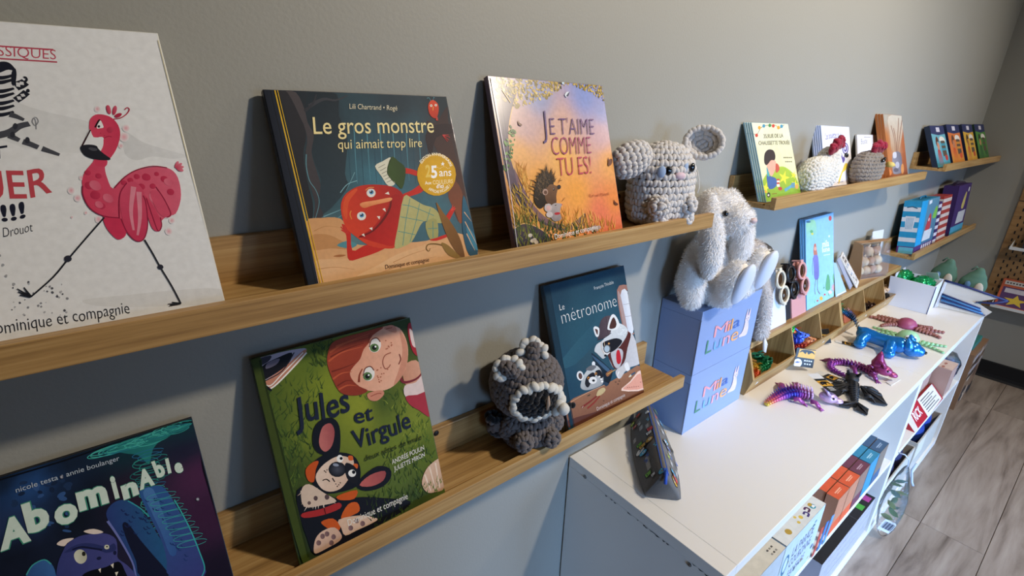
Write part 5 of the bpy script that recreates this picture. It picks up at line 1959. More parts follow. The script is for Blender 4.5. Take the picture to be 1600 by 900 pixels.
stack('rue', 4, 'thin_book', 'front copy of the pale yellow book showing a dark-haired boy in a green meadow',
      ords(3, '%s copy from the front of the pale yellow book with the dark-haired boy'), 'pale yellow books on the upper middle ledge', '9cc4d4')
stack('poul', 5, 'thin_book', 'front copy of the white book with a purple badge, behind the white hen',
      ords(4, '%s copy from the front of the white book with a purple badge'), 'white books with a purple badge', 'a8bce0')
make_book('boucle', 'thin_book', 'small white book standing behind the grey-brown crochet hen', 'dcdce2', ops=ART['boucle'], mat='print_matte', wpx=.0006, hard=False)
stack('orange', 3, 'thin_book', 'front copy of the rust-brown book with a jar and sticks on its cover',
      ords(2, '%s copy from the front of the rust-brown book with a jar'), 'rust-brown books on the upper middle ledge', 'a8622c', pitch=.0085)
for key, lab, sp in (('slim_teal', 'slim teal book with a navy top band, leftmost of the four in the corner', '1a2a44'),
                     ('slim_orange', 'slim orange book with a navy top band beside the teal one', '1a2444'),
                     ('slim_yellow', 'slim yellow book with a navy top band beside the orange one', '1c2646'),
                     ('slim_green', 'slim green book with a navy top band, nearest the far wall', '1c3a2a')):
    b = make_book(key, 'slim_book', lab, sp, group='slim books in the corner', ops=ART[key], mat='print_matte', wpx=.0008, hard=True)
    # the coloured flap along the left edge of the front
    loc, rot, w, h, t = pose_frame(key)
stack('mila', 3, 'thin_book', 'front copy of the light blue book with a girl in a lilac coat',
      ords(2, '%s light blue book behind the one with a girl in lilac'), 'light blue books on the bin unit', '5f9ccc', pitch=.0060)
# ------------------------------------------------------------------ crochet toys: yarn stitches laid in rows over rounded forms
ICO = None


def lump():
    global ICO
    if ICO is None:
        bm = bmesh.new()
        bmesh.ops.create_icosphere(bm, subdivisions=2, radius=1.0)
        bm.verts.index_update()
        ICO = ([v.co.copy() for v in bm.verts], [tuple(v.index for v in f.verts) for f in bm.faces])
        bm.free()
    return ICO


def put_lump(m, p, n, up, rw, rh, rd, tilt, col):
    """one stitch: an ellipsoid lying on the surface, normal n, upright along up, turned by tilt"""
    n = n.normalized()
    s_ = up.cross(n).normalized()
    u = n.cross(s_)
    a = s_ * cos(tilt) + u * sin(tilt)
    b = n.cross(a)
    vs, fs = lump()
    m.add([tuple(p + a * v.x * rw + b * v.y * rh + n * v.z * rd) for v in vs], fs, [col] * len(vs), smooth=True)


def crochet(m, prof, center, rot, st, color, squash=(1, 1), rnd=None, skip=None, jit=.12):
    """prof: [(r, z)] from bottom to top; rows of V stitches at pitch st"""
    rnd = rnd or random.Random(1)
    Rm = rot.to_matrix() if rot else Matrix.Identity(3)
    C = Vector(center)
    # resample by arc length
    pts = catmull(prof, False, 8)
    ln = [0]
    for a, b in zip(pts, pts[1:]):
        ln.append(ln[-1] + math.hypot(b[0] - a[0], b[1] - a[1]))
    rows = max(2, int(round(ln[-1] / (st * .92))))
    # inner body so that no gaps show
    sv = m.X
    base = MB()
    base.lathe([(max(p[0] - st * .30, .0002), p[1]) for p in pts], 24)
    m.add([tuple(C + Rm @ Vector((v[0] * squash[0], v[1] * squash[1], v[2]))) for v in base.v], base.f, [color(0, 0, Vector((0, 0, 1))) if callable(color) else color] * len(base.v), smooth=True)
    for k in range(rows + 1):
        d = ln[-1] * k / rows
        i = 0
        while i < len(ln) - 2 and ln[i + 1] < d:
            i += 1
        t = (d - ln[i]) / max(ln[i + 1] - ln[i], 1e-9)
        r = pts[i][0] + (pts[i + 1][0] - pts[i][0]) * t
        z = pts[i][1] + (pts[i + 1][1] - pts[i][1]) * t
        tr, tz = pts[i + 1][0] - pts[i][0], pts[i + 1][1] - pts[i][1]
        L = math.hypot(tr, tz) or 1
        nr, nz = tz / L, -tr / L
        cnt = max(1, int(round(2 * pi * max(r, .001) * (squash[0] + squash[1]) / 2 / (st * .56))))
        for j in range(cnt):
            a = 2 * pi * (j + .5 * (k % 2)) / cnt
            p = Vector((r * cos(a) * squash[0], r * sin(a) * squash[1], z))
            n = Vector((nr * cos(a) / squash[0], nr * sin(a) / squash[1], nz)).normalized()
            up = Vector((tr * cos(a), tr * sin(a), tz)).normalized()
            if skip and skip(p, n):
                continue
            c = color(k, a, p) if callable(color) else color
            sg = 1 if j % 2 else -1
            w = st * (1 + rnd.uniform(-jit, jit))
            put_lump(m, C + Rm @ (p + n * st * .02), Rm @ n, Rm @ up, w * .41, w * .60, w * .40, sg * .50 + rnd.uniform(-.15, .15), c)


def row(m, path, st, col, n, rnd, up=Vector((0, 0, 1))):
    """a single line of chunky stitches along a path"""
    path = [Vector(p) for p in path]
    ln = [0]
    for a, b in zip(path, path[1:]):
        ln.append(ln[-1] + (b - a).length)
    cnt = max(2, int(ln[-1] / (st * .62)))
    for k in range(cnt + 1):
        d = ln[-1] * k / cnt
        i = 0
        while i < len(ln) - 2 and ln[i + 1] < d:
            i += 1
        t = (d - ln[i]) / max(ln[i + 1] - ln[i], 1e-9)
        p = path[i].lerp(path[i + 1], t)
        nn = n(p) if callable(n) else n
        d_ = (path[i + 1] - path[i]).normalized()
        j = rnd.uniform(.85, 1.18)
        p = p + Vector((rnd.uniform(-1, 1), rnd.uniform(-1, 1), rnd.uniform(-1, 1))) * st * .13
        put_lump(m, p, nn, d_, st * .62 * j, st * .46 * j, st * .42, (.7 if k % 2 else -.7) + rnd.uniform(-.3, .3), col)


def yarn(name, rough=.95, var=.10):
    return vcol(name, rough=rough, noise_amt=var, nscale=900, sheen=.25, bump=.9, bscale=1100, spec=.2)


M['yarn'] = yarn('chenille_yarn')
M['bead'] = plain('black_bead', '0b0c10', .12, coat=.6)
CREAM = hx('dcd6d0')
GREY = hx('6b625e')
BLACK = hx('0d0d10')
IVORY = hx('ded8ca')

# --- cream crochet creature with floppy ears on the upper left ledge
SH1 = Z1 + .0122
lamb = empty('crochet_animal', (.795, -.062, SH1), (0, 0, R(-8)), 'plump cream crochet animal with floppy round ears, at right end of upper left ledge', 'toy')
rnd = random.Random(11)
ST = .0125
m = MB()
crochet(m, [(.030, .004), (.050, .008), (.058, .030), (.060, .060), (.059, .085), (.055, .108), (.044, .128), (.026, .142), (.006, .147)], (0, 0, 0), None, ST, CREAM, (1.12, .82), rnd)
m.build('body', M['yarn'], lamb)
for nm, c, q, rx in (('ear', (-.088, -.008, .121), Euler((R(20), R(62), R(10))), 1), ('ear', (.094, -.004, .146), Euler((R(78), R(-30), R(14))), 1)):
    m = MB()
    if c[0] < 0:
        crochet(m, [(.003, -.036), (.020, -.030), (.027, -.012), (.026, .010), (.018, .028), (.004, .036)], c, Euler((R(10), R(68), R(0))), ST * .95, CREAM, (1.0, .62), rnd)
    else:
        # right ear: a shallow cup seen from the front
        E_ = Euler((R(74), R(0), R(-42)))
        Q = E_.to_matrix()
        C0 = Vector(c)
        for k, (rr, zz) in enumerate(((.030, .002), (.030, .012), (.023, -.002), (.015, -.006), (.006, -.008))):
            cnt = max(3, int(2 * pi * rr / (ST * .62)))
            for j in range(cnt):
                a = 2 * pi * (j + .5 * (k % 2)) / cnt
                p = C0 + Q @ Vector((rr * cos(a) * 1.12, rr * sin(a) * .92, zz))
                put_lump(m, p, Q @ Vector((cos(a) * .5, sin(a) * .5, 1)), Q @ Vector((-sin(a), cos(a), 0)), ST * .42, ST * .62, ST * .42, .4 if j % 2 else -.4, CREAM)
        b = MB()
        b.ell((0, 0, -.014), (.031, .025, .008))
        m.add([tuple(C0 + Q @ Vector(v)) for v in b.v], b.f, [hx('cfc6c2')] * len(b.v), smooth=True)
    m.build('ear', M['yarn'], lamb)
for sx in (-1, 1):
    m = MB()
    crochet(m, [(.003, -.016), (.013, -.010), (.016, .002), (.012, .012), (.003, .016)], (-.012 + sx * .036, -.046, .040), Euler((R(70), 0, R(sx * 25))), ST * .9, CREAM, (1, 1), rnd)
    m.build('arm', M['yarn'], lamb)
    m = MB()
    crochet(m, [(.003, -.014), (.013, -.008), (.015, .002), (.010, .012), (.003, .014)], (-.005 + sx * .034, -.040, .0155), Euler((R(80), 0, R(sx * 15))), ST * .9, CREAM, (1, 1), rnd)
    m.build('foot', M['yarn'], lamb)
for ex, ey, ez in ((-.036, -.041, .103), (.016, -.048, .108)):
    m = MB()
    q = Vector((ex * .6, ey, 0)).to_track_quat('Z', 'Y')
    m.ell((ex - .008, ey + .002, ez - .002), (.008, .011, .004), q)
    m.build('eye_patch', plain('pale_blue_felt', '9db2cf', .8), lamb)
    m = MB()
    m.ell((ex + .003, ey - .003, ez), (.0065, .0085, .004), q)
    m.build('eye', M['bead'], lamb)
m = MB()
q = Vector((-.1, -1, 0)).to_track_quat('Z', 'Y')
m.ell((-.008, -.049, .094), (.012, .007, .006), q)
m.build('snout', plain('pink_felt', 'd9bdc4', .8), lamb)
m = MB()
m.tube([(.046, -.040, .102), (.049, -.045, .085), (.050, -.047, .070), (.047, -.048, .060)], .0010, 6)
m.build('loose_thread', plain('thread', 'e4ded6', .8), lamb)

# --- raccoon
SH2 = Z2 + .0122
rac = empty('crochet_raccoon', (.478, -.066, SH2), (0, 0, R(-21)), 'grey crochet raccoon toy with a black mask and white ears, on the lower ledge', 'toy')
rnd = random.Random(21)
ST = .0120
m = MB()
crochet(m, [(.024, .004), (.038, .006), (.045, .018), (.047, .035), (.044, .052), (.038, .064), (.026, .072)], (.006, -.004, 0), None, ST, GREY, (1.0, .90), rnd)
m.build('body', M['yarn'], rac)
m = MB()
HC = Vector((-.002, -.002, .118))


def face(k, a, p):
    return GREY


tilt = Euler((R(10), R(4), 0))
crochet(m, [(.010, -.052), (.036, -.045), (.053, -.028), (.060, -.004), (.058, .018), (.048, .038), (.030, .052), (.006, .058)], HC, tilt, ST, GREY, (1.0, .92), rnd)
head = m.build('head', M['yarn'], rac)
# black mask, white rim and snout on the front of the head
F = Vector((.04, -.98, -.10)).normalized()
U = (Vector((.10, 0, 1)) - F * F.dot(Vector((.10, 0, 1)))).normalized()
S = U.cross(F).normalized()


def onhead(u, v, out=0.0):
    d = (F + S * u + U * v).normalized()
    return HC + Vector((d.x * .060, d.y * .0555, d.z * .056)) * (1 + out), d


m = MB()
for r_, cnt in ((.0, 1), (.13, 6), (.26, 10), (.39, 15), (.52, 20)):
    for j in range(cnt):
        a = 2 * pi * j / cnt
        p, d = onhead(r_ * cos(a) * 1.25, r_ * sin(a) * .92 - .02, .06)
        put_lump(m, p, d, U, ST * .46, ST * .60, ST * .42, (.5 if j % 2 else -.5), BLACK)
m.build('mask', M['yarn'], rac)
m = MB()
ring = [onhead(.68 * cos(a) * 1.22, .68 * sin(a) * .92 - .02, .09)[0] for a in [2 * pi * i / 40 for i in range(41)]]
row(m, ring, ST * 1.3, IVORY, lambda p: (p - HC).normalized(), rnd)
m.build('mask_rim', M['yarn'], rac)
m = MB()
for u, v, o_ in ((.66, -.10, .20), (.74, -.24, .22), (.80, -.02, .16), (.62, -.34, .20), (.86, -.20, .12), (.80, .10, .08), (.70, -.2, .38), (.62, -.12, .36)):
    p, d = onhead(u, v, o_)
    put_lump(m, p, d, U, ST * .85, ST * .9, ST * .75, rnd.uniform(-.6, .6), IVORY)
m.build('muzzle', M['yarn'], rac)
m = MB()
p, d = onhead(.92, -.12, .46)
for k in range(4):
    put_lump(m, p + Vector((rnd.uniform(-.004, .004), 0, rnd.uniform(-.003, .003))), d, U, ST * .45, ST * .45, ST * .4, k, BLACK)
m.build('nose', M['yarn'], rac)
m = MB()
p, d = onhead(.16, .10, .22)
m.tube([p - U * .012, p, p + U * .010 - S * .002, p + U * .016 - S * .002], [.0016, .0036, .0026, .0006], 8)
m.build('eye_glint', plain('tan_glint', 'b79a80', .8), rac)  # glint of the masked eye, built in as a tan sliver
for ang, sc in ((-1, 1.0), (1, .9)):
    d = Vector((-.60, -.34, .72) if ang < 0 else (.12, -.03, 1)).normalized()
    c = HC + Vector((d.x * .058, d.y * .054, d.z * .056))
    m = MB()
    E_ = d.to_track_quat('Z', 'Y').to_euler()
    crochet(m, [(.004, -.004), (.019, .004), (.018, .016), (.010, .026), (.003, .028)], c, E_, ST * .9, GREY, (1.0, .6), rnd)
    ear = m.build('ear', M['yarn'], rac)
    m = MB()
    rim = []
    for i in range(14):
        a = R(10 + i * 17) if ang < 0 else R(-10 + i * 14)
        rim.append(c + d * .006 + (Vector((.958, -.28, .03)) * cos(a) * 1.05 + Vector((.073, .335, .94)) * sin(a)) * .019 + Vector((-.27, -.90, .34)) * .012)
    row(m, rim, ST * 1.15, IVORY, F, rnd)
    m.build('ear_rim', M['yarn'], ear)
for sx in (-1, 1):
    m = MB()
    crochet(m, [(.003, -.022), (.012, -.016), (.014, 0), (.011, .012), (.003, .018)], (.006 + sx * .040, -.018, .048), Euler((R(18), R(sx * -22), 0)), ST * .9, GREY, (1, 1), rnd)
    m.build('arm', M['yarn'], rac)
    m = MB()
    crochet(m, [(.003, -.014), (.012, -.009), (.014, .002), (.010, .011), (.003, .014)], (.006 + sx * .024, -.046, .0325), Euler((R(80), 0, R(sx * 12))), ST * .9, GREY, (1, 1), rnd)
    m.build('foot', M['yarn'], rac)
m = MB()
tail = [(-.030, .012, .022), (-.044, .004, .026), (-.056, -.002, .040), (-.060, -.002, .058)]
for k in range(13):
    t = k / 12
    i = min(int(t * 3), 2)
    p = Vector(tail[i]).lerp(Vector(tail[i + 1]), t * 3 - i)
    for j in range(9):
        a = 2 * pi * j / 9 + k
        n_ = Vector((cos(a) * .7, sin(a), sin(a * .5) * .4)).normalized()
        put_lump(m, p + n_ * .012, n_, Vector((0, 0, 1)), ST * .45, ST * .6, ST * .42, .5 if j % 2 else -.5, GREY if (k // 3) % 2 == 1 else BLACK)
m.build('tail', M['yarn'], rac)

# --- two hens on the middle ledge
SH3 = Z3 + .0122


def hen(name, loc, rz, label, bodycol, comb, beak, st, sc, whole):
    e = empty(name, loc, (0, 0, R(rz)), label, 'toy')
    rnd = random.Random(31)
    m = MB()
    if whole:
        # long low body, head end at +x
        prof = [(.006, -.098), (.030, -.092), (.046, -.070), (.050, -.040), (.046, 0), (.046, .030), (.047, .055), (.038, .080), (.018, .093), (.004, .096)]
        crochet(m, prof, (0, 0, .047), Euler((0, R(84), 0)), st, bodycol, (.98, .66), rnd)
        crochet(m, [(.038, -.02), (.036, .0), (.030, .020), (.016, .032), (.004, .035)], (.062, 0, .080), Euler((0, R(10), 0)), st, bodycol, (1, .72), rnd)
    else:
        crochet(m, [(.030, .004), (.046, .008), (.056, .028), (.058, .050), (.052, .072), (.036, .090), (.010, .097)], (0, 0, 0), None, st, bodycol, (1.45, .62), rnd)
    m.build('body', M['yarn'], e)
    m = MB()
    for p, r_ in comb:
        for k in range(int(5 * r_ * 100)):
            n_ = Vector((rnd.uniform(-1, 1), rnd.uniform(-1, .3), rnd.uniform(0, 1))).normalized()
            put_lump(m, Vector(p) + Vector((n_.x * r_, n_.y * r_ * .55, n_.z * r_)), n_, Vector((0, 0, 1)), st * .5, st * .6, st * .45, rnd.uniform(-.6, .6), hx('9a1a35'))
        m.ell(p, (r_, r_ * .55, r_), seg=10, rings=6)
        m.c[-52:] = [hx('8a1830')] * 52
    m.build('comb', M['yarn'], e)
    m = MB()
    b0, b1 = Vector(beak[0]), Vector(beak[1])
    m.tube([b0, b0.lerp(b1, .5), b1], [.009, .0085, .002], 10)
    m.build('beak', plain('yellow_felt', 'dcc06a', .8), e)
    return e


h = hen('crochet_hen', (1.462, -.079, SH3), 4, 'white crochet hen with a dark red comb, in front of the white books', hx('e2ddd2'),
        [((.024, -.014, .112), .014), ((.045, -.014, .120), .018), ((.070, -.014, .128), .017), ((.088, -.014, .122), .010)], ((.100, -.010, .085), (.114, -.014, .082)), .0120, 1, True)
m = MB()
m.ell((.085, -.034, .098), (.011, .005, .0055), Euler((0, R(25), 0)).to_quaternion())
m.build('eye', M['bead'], h)
h = hen('crochet_hen', (1.828, -.080, SH3), 2, 'grey-brown crochet hen with a dark red comb, in front of the small white book', hx('8d8276'),
        [((-.020, -.012, .106), .016), ((.006, -.014, .112), .020), ((.034, -.014, .110), .018), ((.052, -.012, .104), .012)], ((.048, -.040, .062), (.076, -.052, .058)), .0125, 1, False)
m = MB()
m.ell((-.012, -.040, .078), (.012, .005, .0065), Euler((0, R(-25), 0)).to_quaternion())
m.build('eye', M['bead'], h)

# ------------------------------------------------------------------ plush rabbits: one smooth skin plus short pile


def skin(parts, voxel, smooth=4, X=None):
    """parts: ellipsoids (c, r, euler) and tapered limbs ('t', pts, radii) fused into a single surface"""
    m = MB()
    for p in parts:
        if p[0] == 't':
            m.tube(p[1], p[2], 12)
            for q, r_ in ((p[1][0], p[2][0]), (p[1][-1], p[2][-1])):
                m.ell(q, r_, seg=12, rings=8)
        else:
            m.ell(p[0], p[1], Euler(p[2]).to_quaternion() if len(p) > 2 else None, 18, 12)
    o = m.build('tmp', [], None, fixn=True)
    md = o.modifiers.new('r', 'REMESH')
    md.mode = 'VOXEL'
    md.voxel_size = voxel
    ms = o.modifiers.new('s', 'SMOOTH')
    ms.factor = .5
    ms.iterations = smooth
    bpy.context.view_layer.update()
    me = bpy.data.meshes.new_from_object(o.evaluated_get(bpy.context.evaluated_depsgraph_get()))
    old = o.data
    bpy.data.objects.remove(o)
    bpy.data.meshes.remove(old)
    me.polygons.foreach_set('use_smooth', [True] * len(me.polygons))
    return me


def mesh_obj(name, me, mat, parent):
    me.name = name
    me.materials.clear()
    me.materials.append(mat)
    o = bpy.data.objects.new(name, me)
    COL.objects.link(o)
    o.parent = parent
    return o


def pile(name, me, n, ln, w, mat, parent, seed, comb=Vector((0, -.15, -.6)), keep=None, lay=.75):
    """short fur: n little blades spread over the skin"""
    rnd = random.Random(seed)
    me.calc_loop_triangles()
    tris = me.loop_triangles
    V = me.vertices
    areas = [t.area for t in tris]
    tot = sum(areas)
    m = MB()
    vs, fs = [], []
    acc = 0.0
    for t, a in zip(tris, areas):
        acc += a / tot * n
        k = int(acc)
        acc -= k
        if not k:
            continue
        A, B, C_ = (V[i].co for i in t.vertices)
        N = t.normal
        for _ in range(k):
            r1, r2 = sqrt(rnd.random()), rnd.random()
            p = A * (1 - r1) + B * (r1 * (1 - r2)) + C_ * (r1 * r2)
            if keep and not keep(p, N):
                continue
            d = comb + Vector((rnd.uniform(-.6, .6), rnd.uniform(-.6, .6), rnd.uniform(-.6, .6)))
            d = (d - N * d.dot(N))
            d = (d * lay + N * rnd.uniform(.45, .9)).normalized()
            L = ln * rnd.uniform(.6, 1.25)
            sd = d.cross(N)
            if sd.length < 1e-4:
                continue
            sd = sd.normalized() * w * rnd.uniform(.7, 1.2)
            b = len(vs)
            mid = p + d * L * .55
            tip = p + d * L - N * L * .12
            vs += [tuple(p - sd), tuple(p + sd), tuple(mid + sd * .7), tuple(mid - sd * .7), tuple(tip)]
            fs += [(b, b + 1, b + 2, b + 3), (b + 3, b + 2, b + 4)]
    me2 = bpy.data.meshes.new(name)
    me2.from_pydata(vs, [], fs)
    me2.polygons.foreach_set('use_smooth', [True] * len(fs))
    me2.materials.append(mat)
    o = bpy.data.objects.new(name, me2)
    COL.objects.link(o)
    o.parent = parent
    return tag(o, kind='stuff')


M['plush'] = plain('white_plush', 'f4f0ec', 1.0, sheen=.3, var=.06, vscale=60, spec=.1)
M['plush_grey'] = plain('beige_plush', 'd2c8c0', 1.0, sheen=.3, var=.08, vscale=60, spec=.1)
M['sole'] = plain('pale_satin', 'd5dcec', .6, sheen=.3, bump=.2, bscale=60)
BT = CT + .3237                              # top of the upper gift box
rb = empty('plush_rabbit', (1.02, -.055, BT + .001), (0, 0, 0), 'white plush rabbit with long drooping ears sitting on the blue boxes', 'toy')
X0 = Vector((1.02, -.055, BT + .001))
L = lambda x, y, z: (x - X0.x, y - X0.y, z - X0.z)
me = skin([
    (L(1.02, -.050, 1.150), (.052, .046, .055)),
    (L(1.018, -.046, 1.205), (.036, .032, .045)),
    (L(1.004, -.070, 1.303), (.050, .056, .047)),
    (L(1.002, -.114, 1.297), (.036, .036, .033)),
    (L(1.002, -.070, 1.328), (.036, .042, .026)),
    ('t', [L(.972, -.055, 1.215), L(.952, -.064, 1.185), L(.940, -.070, 1.150), L(.938, -.078, 1.122)], [.024, .029, .033, .026]),
    ('t', [L(1.06, -.06, 1.21), L(1.085, -.08, 1.185), L(1.095, -.09, 1.16)], [.022, .024, .022]),
    (L(.992, -.137, 1.160), (.034, .030, .056), (R(14), 0, 0)),
    (L(1.000, -.100, 1.130), (.034, .045, .032)),
    (L(1.098, -.132, 1.172), (.034, .030, .054), (R(14), 0, 0)),
    (L(1.080, -.095, 1.130), (.034, .045, .032)),
], .0045, 5)
body = mesh_obj('body', me, M['plush'], rb)
nofur = lambda p, N: not (N.y < -.55 and p.z + X0.z < 1.23 and p.y + X0.y < -.14)
pile('fur', me, 26000, .0085, .00055, M['plush'], rb, 3, keep=nofur)
for pts, rad in (([L(.962, -.072, 1.338), L(.948, -.088, 1.310), L(.942, -.100, 1.262), L(.936, -.108, 1.212), L(.936, -.108, 1.188)], [.014, .020, .025, .024, .014]),
                 ([L(1.045, -.072, 1.338), L(1.062, -.088, 1.305), L(1.066, -.100, 1.262), L(1.068, -.105, 1.215), L(1.066, -.105, 1.190)], [.014, .020, .025, .024, .014])):
    me = skin([('t', pts, rad)], .004, 4)
    ear = mesh_obj('ear', me, M['plush'], rb)
    pile('fur', me, 5200, .008, .00055, M['plush'], ear, 5, comb=Vector((0, 0, -1)))
for c in ((.992, -.160, 1.166), (1.098, -.155, 1.178)):
    m = MB()
    m.ell(L(*c), (.0285, .013, .050), Euler((R(14), 0, 0)).to_quaternion(), 20, 12)
    m.build('foot_sole', M['sole'], rb)
for x in (.9545, 1.0515):
    m = MB()
    m.ell(L(x, -.113, 1.314), .0066, seg=12, rings=8)
    m.build('eye', M['bead'], rb)
m = MB()
m.ell(L(1.002, -.151, 1.301), (.010, .006, .006))
m.build('nose', plain('pale_pink_nose', 'd4b8b4', .6), rb)

# the wrapped rabbit behind it, on the end of the bin unit
ZB = .9315
X0 = Vector((1.30, -.055, ZB))
rb2 = empty('plush_rabbit', tuple(X0), (0, 0, 0), 'beige plush rabbit in clear wrapping, behind the blue boxes', 'toy')
L = lambda x, y, z: (x - X0.x, y - X0.y, z - X0.z)
me = skin([
    (L(1.300, -.044, 1.000), (.040, .036, .062)),
    (L(1.262, -.046, 1.120), (.040, .038, .060)),
    (L(1.250, -.044, 1.178), (.034, .034, .026)),
    ('t', [L(1.262, -.07, 1.12), L(1.262, -.095, 1.06), L(1.266, -.102, 1.00), L(1.268, -.102, .958)], [.020, .019, .019, .022]),
], .0045, 4)
mesh_obj('body', me, M['plush_grey'], rb2)
pile('fur', me, 12000, .008, .0006, M['plush_grey'], rb2, 8)
m = MB()
m.tube([L(1.262, -.118, .950), L(1.262, -.122, .930), L(1.266, -.124, .912), L(1.272, -.124, .905), L(1.270, -.124, .930), L(1.264, -.119, .948)], [.003, .004, .004, .003, .003, .002], 6)
m.build('ribbon', plain('pale_ribbon', 'd8d0c8', .5), rb2)
# crumpled film bag around it
bm = bmesh.new()
bmesh.ops.create_icosphere(bm, subdivisions=4, radius=1.0)
for v in bm.verts:
    p = v.co.copy()
    n_ = noise.noise(p * 3.1) * .16 + noise.noise(p * 7) * .07
    v.co = Vector((p.x * .052 * (1 + n_), p.y * .045 * (1 + n_ * .6), p.z * .128 * (1 + n_ * .5)))
m = MB()
m.X = Matrix.Translation(L(1.285, -.056, 1.063))
m.bm(bm)
bm.free()
m.build('clear_bag', M['film'], rb2)
# ------------------------------------------------------------------ two blue gift boxes
M['blue_card'] = plain('periwinkle_card', '8a9ec6', .42, var=.02, vscale=6)


def disc(c, r, n=14, rz=None):
    rz = rz or r
    return [(c[0] + r * cos(2 * pi * i / n), c[1] + rz * sin(2 * pi * i / n)) for i in range(n)]


def gift_box(z, label):
    W_, D_, H_ = .2690, .1055, .1612
    e = empty('gift_box', (.943, -.108, z), (0, 0, 0), label, 'box', 'blue gift boxes')
    t = .002
    m = MB()
    m.box((0, 0, 0), (W_, D_, H_ - .022), .0007)
    m.build('body', M['blue_card'], e)
    m = MB()
    m.box((0, -.0006, H_ - .0218), (W_ + .0004, D_, H_), .0009)
    m.build('lid', M['blue_card'], e)
    m = MB()
    m.box((-.0009, -.0013, .0), (.0035, .0002, H_ - .022), .0004)
    m.build('edge_fold', M['blue_card'], e)
    s = Sheet(W_, H_, y=-.0012)
    s.wpx = .001
    k = lambda u, v: (u * W_, v * H_)
    # printed name: each letter its own colour
    top = [('M', 'e79aa0', .245, .455), ('i', 'ee8f68', .465, .505), ('l', 'e8a05a', .520, .545), ('a', '4468ae', .565, .68)]
    bot = [('L', '4f8a72', .15, .245), ('u', '74a8d6', .275, .395), ('n', 'e6a0a8', .425, .54), ('e', 'ecaa70', .565, .69)]
    for b0, dz, let in ((.50, .18, top), (.275, .22, bot)):
        for ch, c, a, b in let:
            s.text(ch, c, k(a, b0), k(b, b0 + .005), k(a, b0 + dz), 0)
    # rabbit drawing
    sh = 'd9c6c8'
    s.fill(catmull([k(*p) for p in ((.715, .29), (.78, .275), (.85, .275), (.868, .36), (.852, .47), (.83, .53), (.785, .53), (.775, .45), (.765, .38), (.745, .345), (.715, .33))], True), sh)
    s.fill(catmull([k(*p) for p in ((.768, .56), (.78, .61), (.81, .63), (.845, .61), (.856, .56), (.835, .52), (.79, .52))], True), sh)
    for a in (.780, .826):
        s.fill(catmull([k(*p) for p in ((a - .008, .60), (a - .004, .67), (a + .008, .74), (a + .020, .67), (a + .018, .60))], True), sh)
        s.fill(catmull([k(*p) for p in ((a + .001, .62), (a + .003, .66), (a + .008, .70), (a + .013, .66), (a + .011, .62))], True), 'e6b0ac')
    for q in ((.795, .575), (.828, .575)):
        s.fill(disc(k(*q), .0016, 8), '4a4460')
    s.fill(disc(k(.811, .555), .0014, 8), 'c88a8a')
    s.stroke([k(.805, .54), k(.812, .535), k(.819, .54)], .001, .001, '6a5a70')
    s.build(e, M['print_matte'], 'printed_rabbit', 'printed_name')
    return e


gift_box(CT + .0004, 'lower blue gift box with coloured lettering, standing on the white cabinet')
gift_box(CT + .1620, 'upper blue gift box with coloured lettering, under the white rabbit')

# ------------------------------------------------------------------ oak bin units
ORG_T = .0045


def bin_unit(x0, x1, divs, label):
    """six-sided bins: sloping lip, open front, flat top board"""
    e = empty('bin_unit', (x0, 0, CT + .0005), (0, 0, 0), label, 'organiser', 'oak bin units')
    L_ = x1 - x0
    zt = .1580
    side = [(-.002, 0), (-.107, 0), (-.1235, .053), (-.096, .135), (-.095, zt - .0002), (-.002, zt - .0002)]

    def panel(nm, x, t):
        m = MB()
        m.prism([(x, p[0], p[1]) for p in side], (t, 0, 0))
        return m.build(nm, M['oak_side'], e, fixn=True)
    panel('side_panel', 0, .009)
    panel('side_panel', L_ - .009, .009)
    for d in divs:
        panel('divider', d - x0 - .0025, .005)
    m = MB()
    m.box((.009, -.106, .0), (L_ - .009, -.004, .006))
    m.build('bottom_panel', M['oak'], e)
    m = MB()
    m.prism([(.009, -.107, .0005), (.009, -.1237, .054), (.009, -.1190, .0545), (.009, -.1025, .006)], (L_ - .018, 0, 0))
    lip = m.build('front_lip', M['oak'], e, fixn=True)
    m = MB()
    m.box((0, -.0985, zt - .018), (L_, -.002, zt), .001)
    m.build('top_board', M['oak'], e)
    m = MB()
    m.box((.009, -.0065, .006), (L_ - .009, -.002, zt - .018))
    m.build('back_panel', M['oak'], e)
    # small scuffed price stickers on the lip
    edges = [x0 + .03] + [d for d in divs] + [x1]
    for i in range(len(divs) + 1):
        a = (x0 if i == 0 else divs[i - 1])
        k = MB()
        sx = a - x0 + .040
        n = Vector((0, -.0535, -.0165)).normalized()
        p0 = Vector((sx, -.1135, .0225))
        up = Vector((0, -.0165, .0535)).normalized()
        q = [p0 + n * .0006 + Vector((dx, 0, 0)) + up * dz for dx, dz in ((0, 0), (.013, .001), (.014, .008), (.003, .010))]
        k.quad(*[tuple(v) for v in q])
        k.build('sticker', M['white_edge'], lip)
    return e


bin_unit(1.240, 1.862, [1.494, 1.692], 'near oak bin unit with the first three bins, on the white cabinet')
bin_unit(1.863, 2.500, [2.085, 2.300], 'far oak bin unit with three bins, next to the white open box')


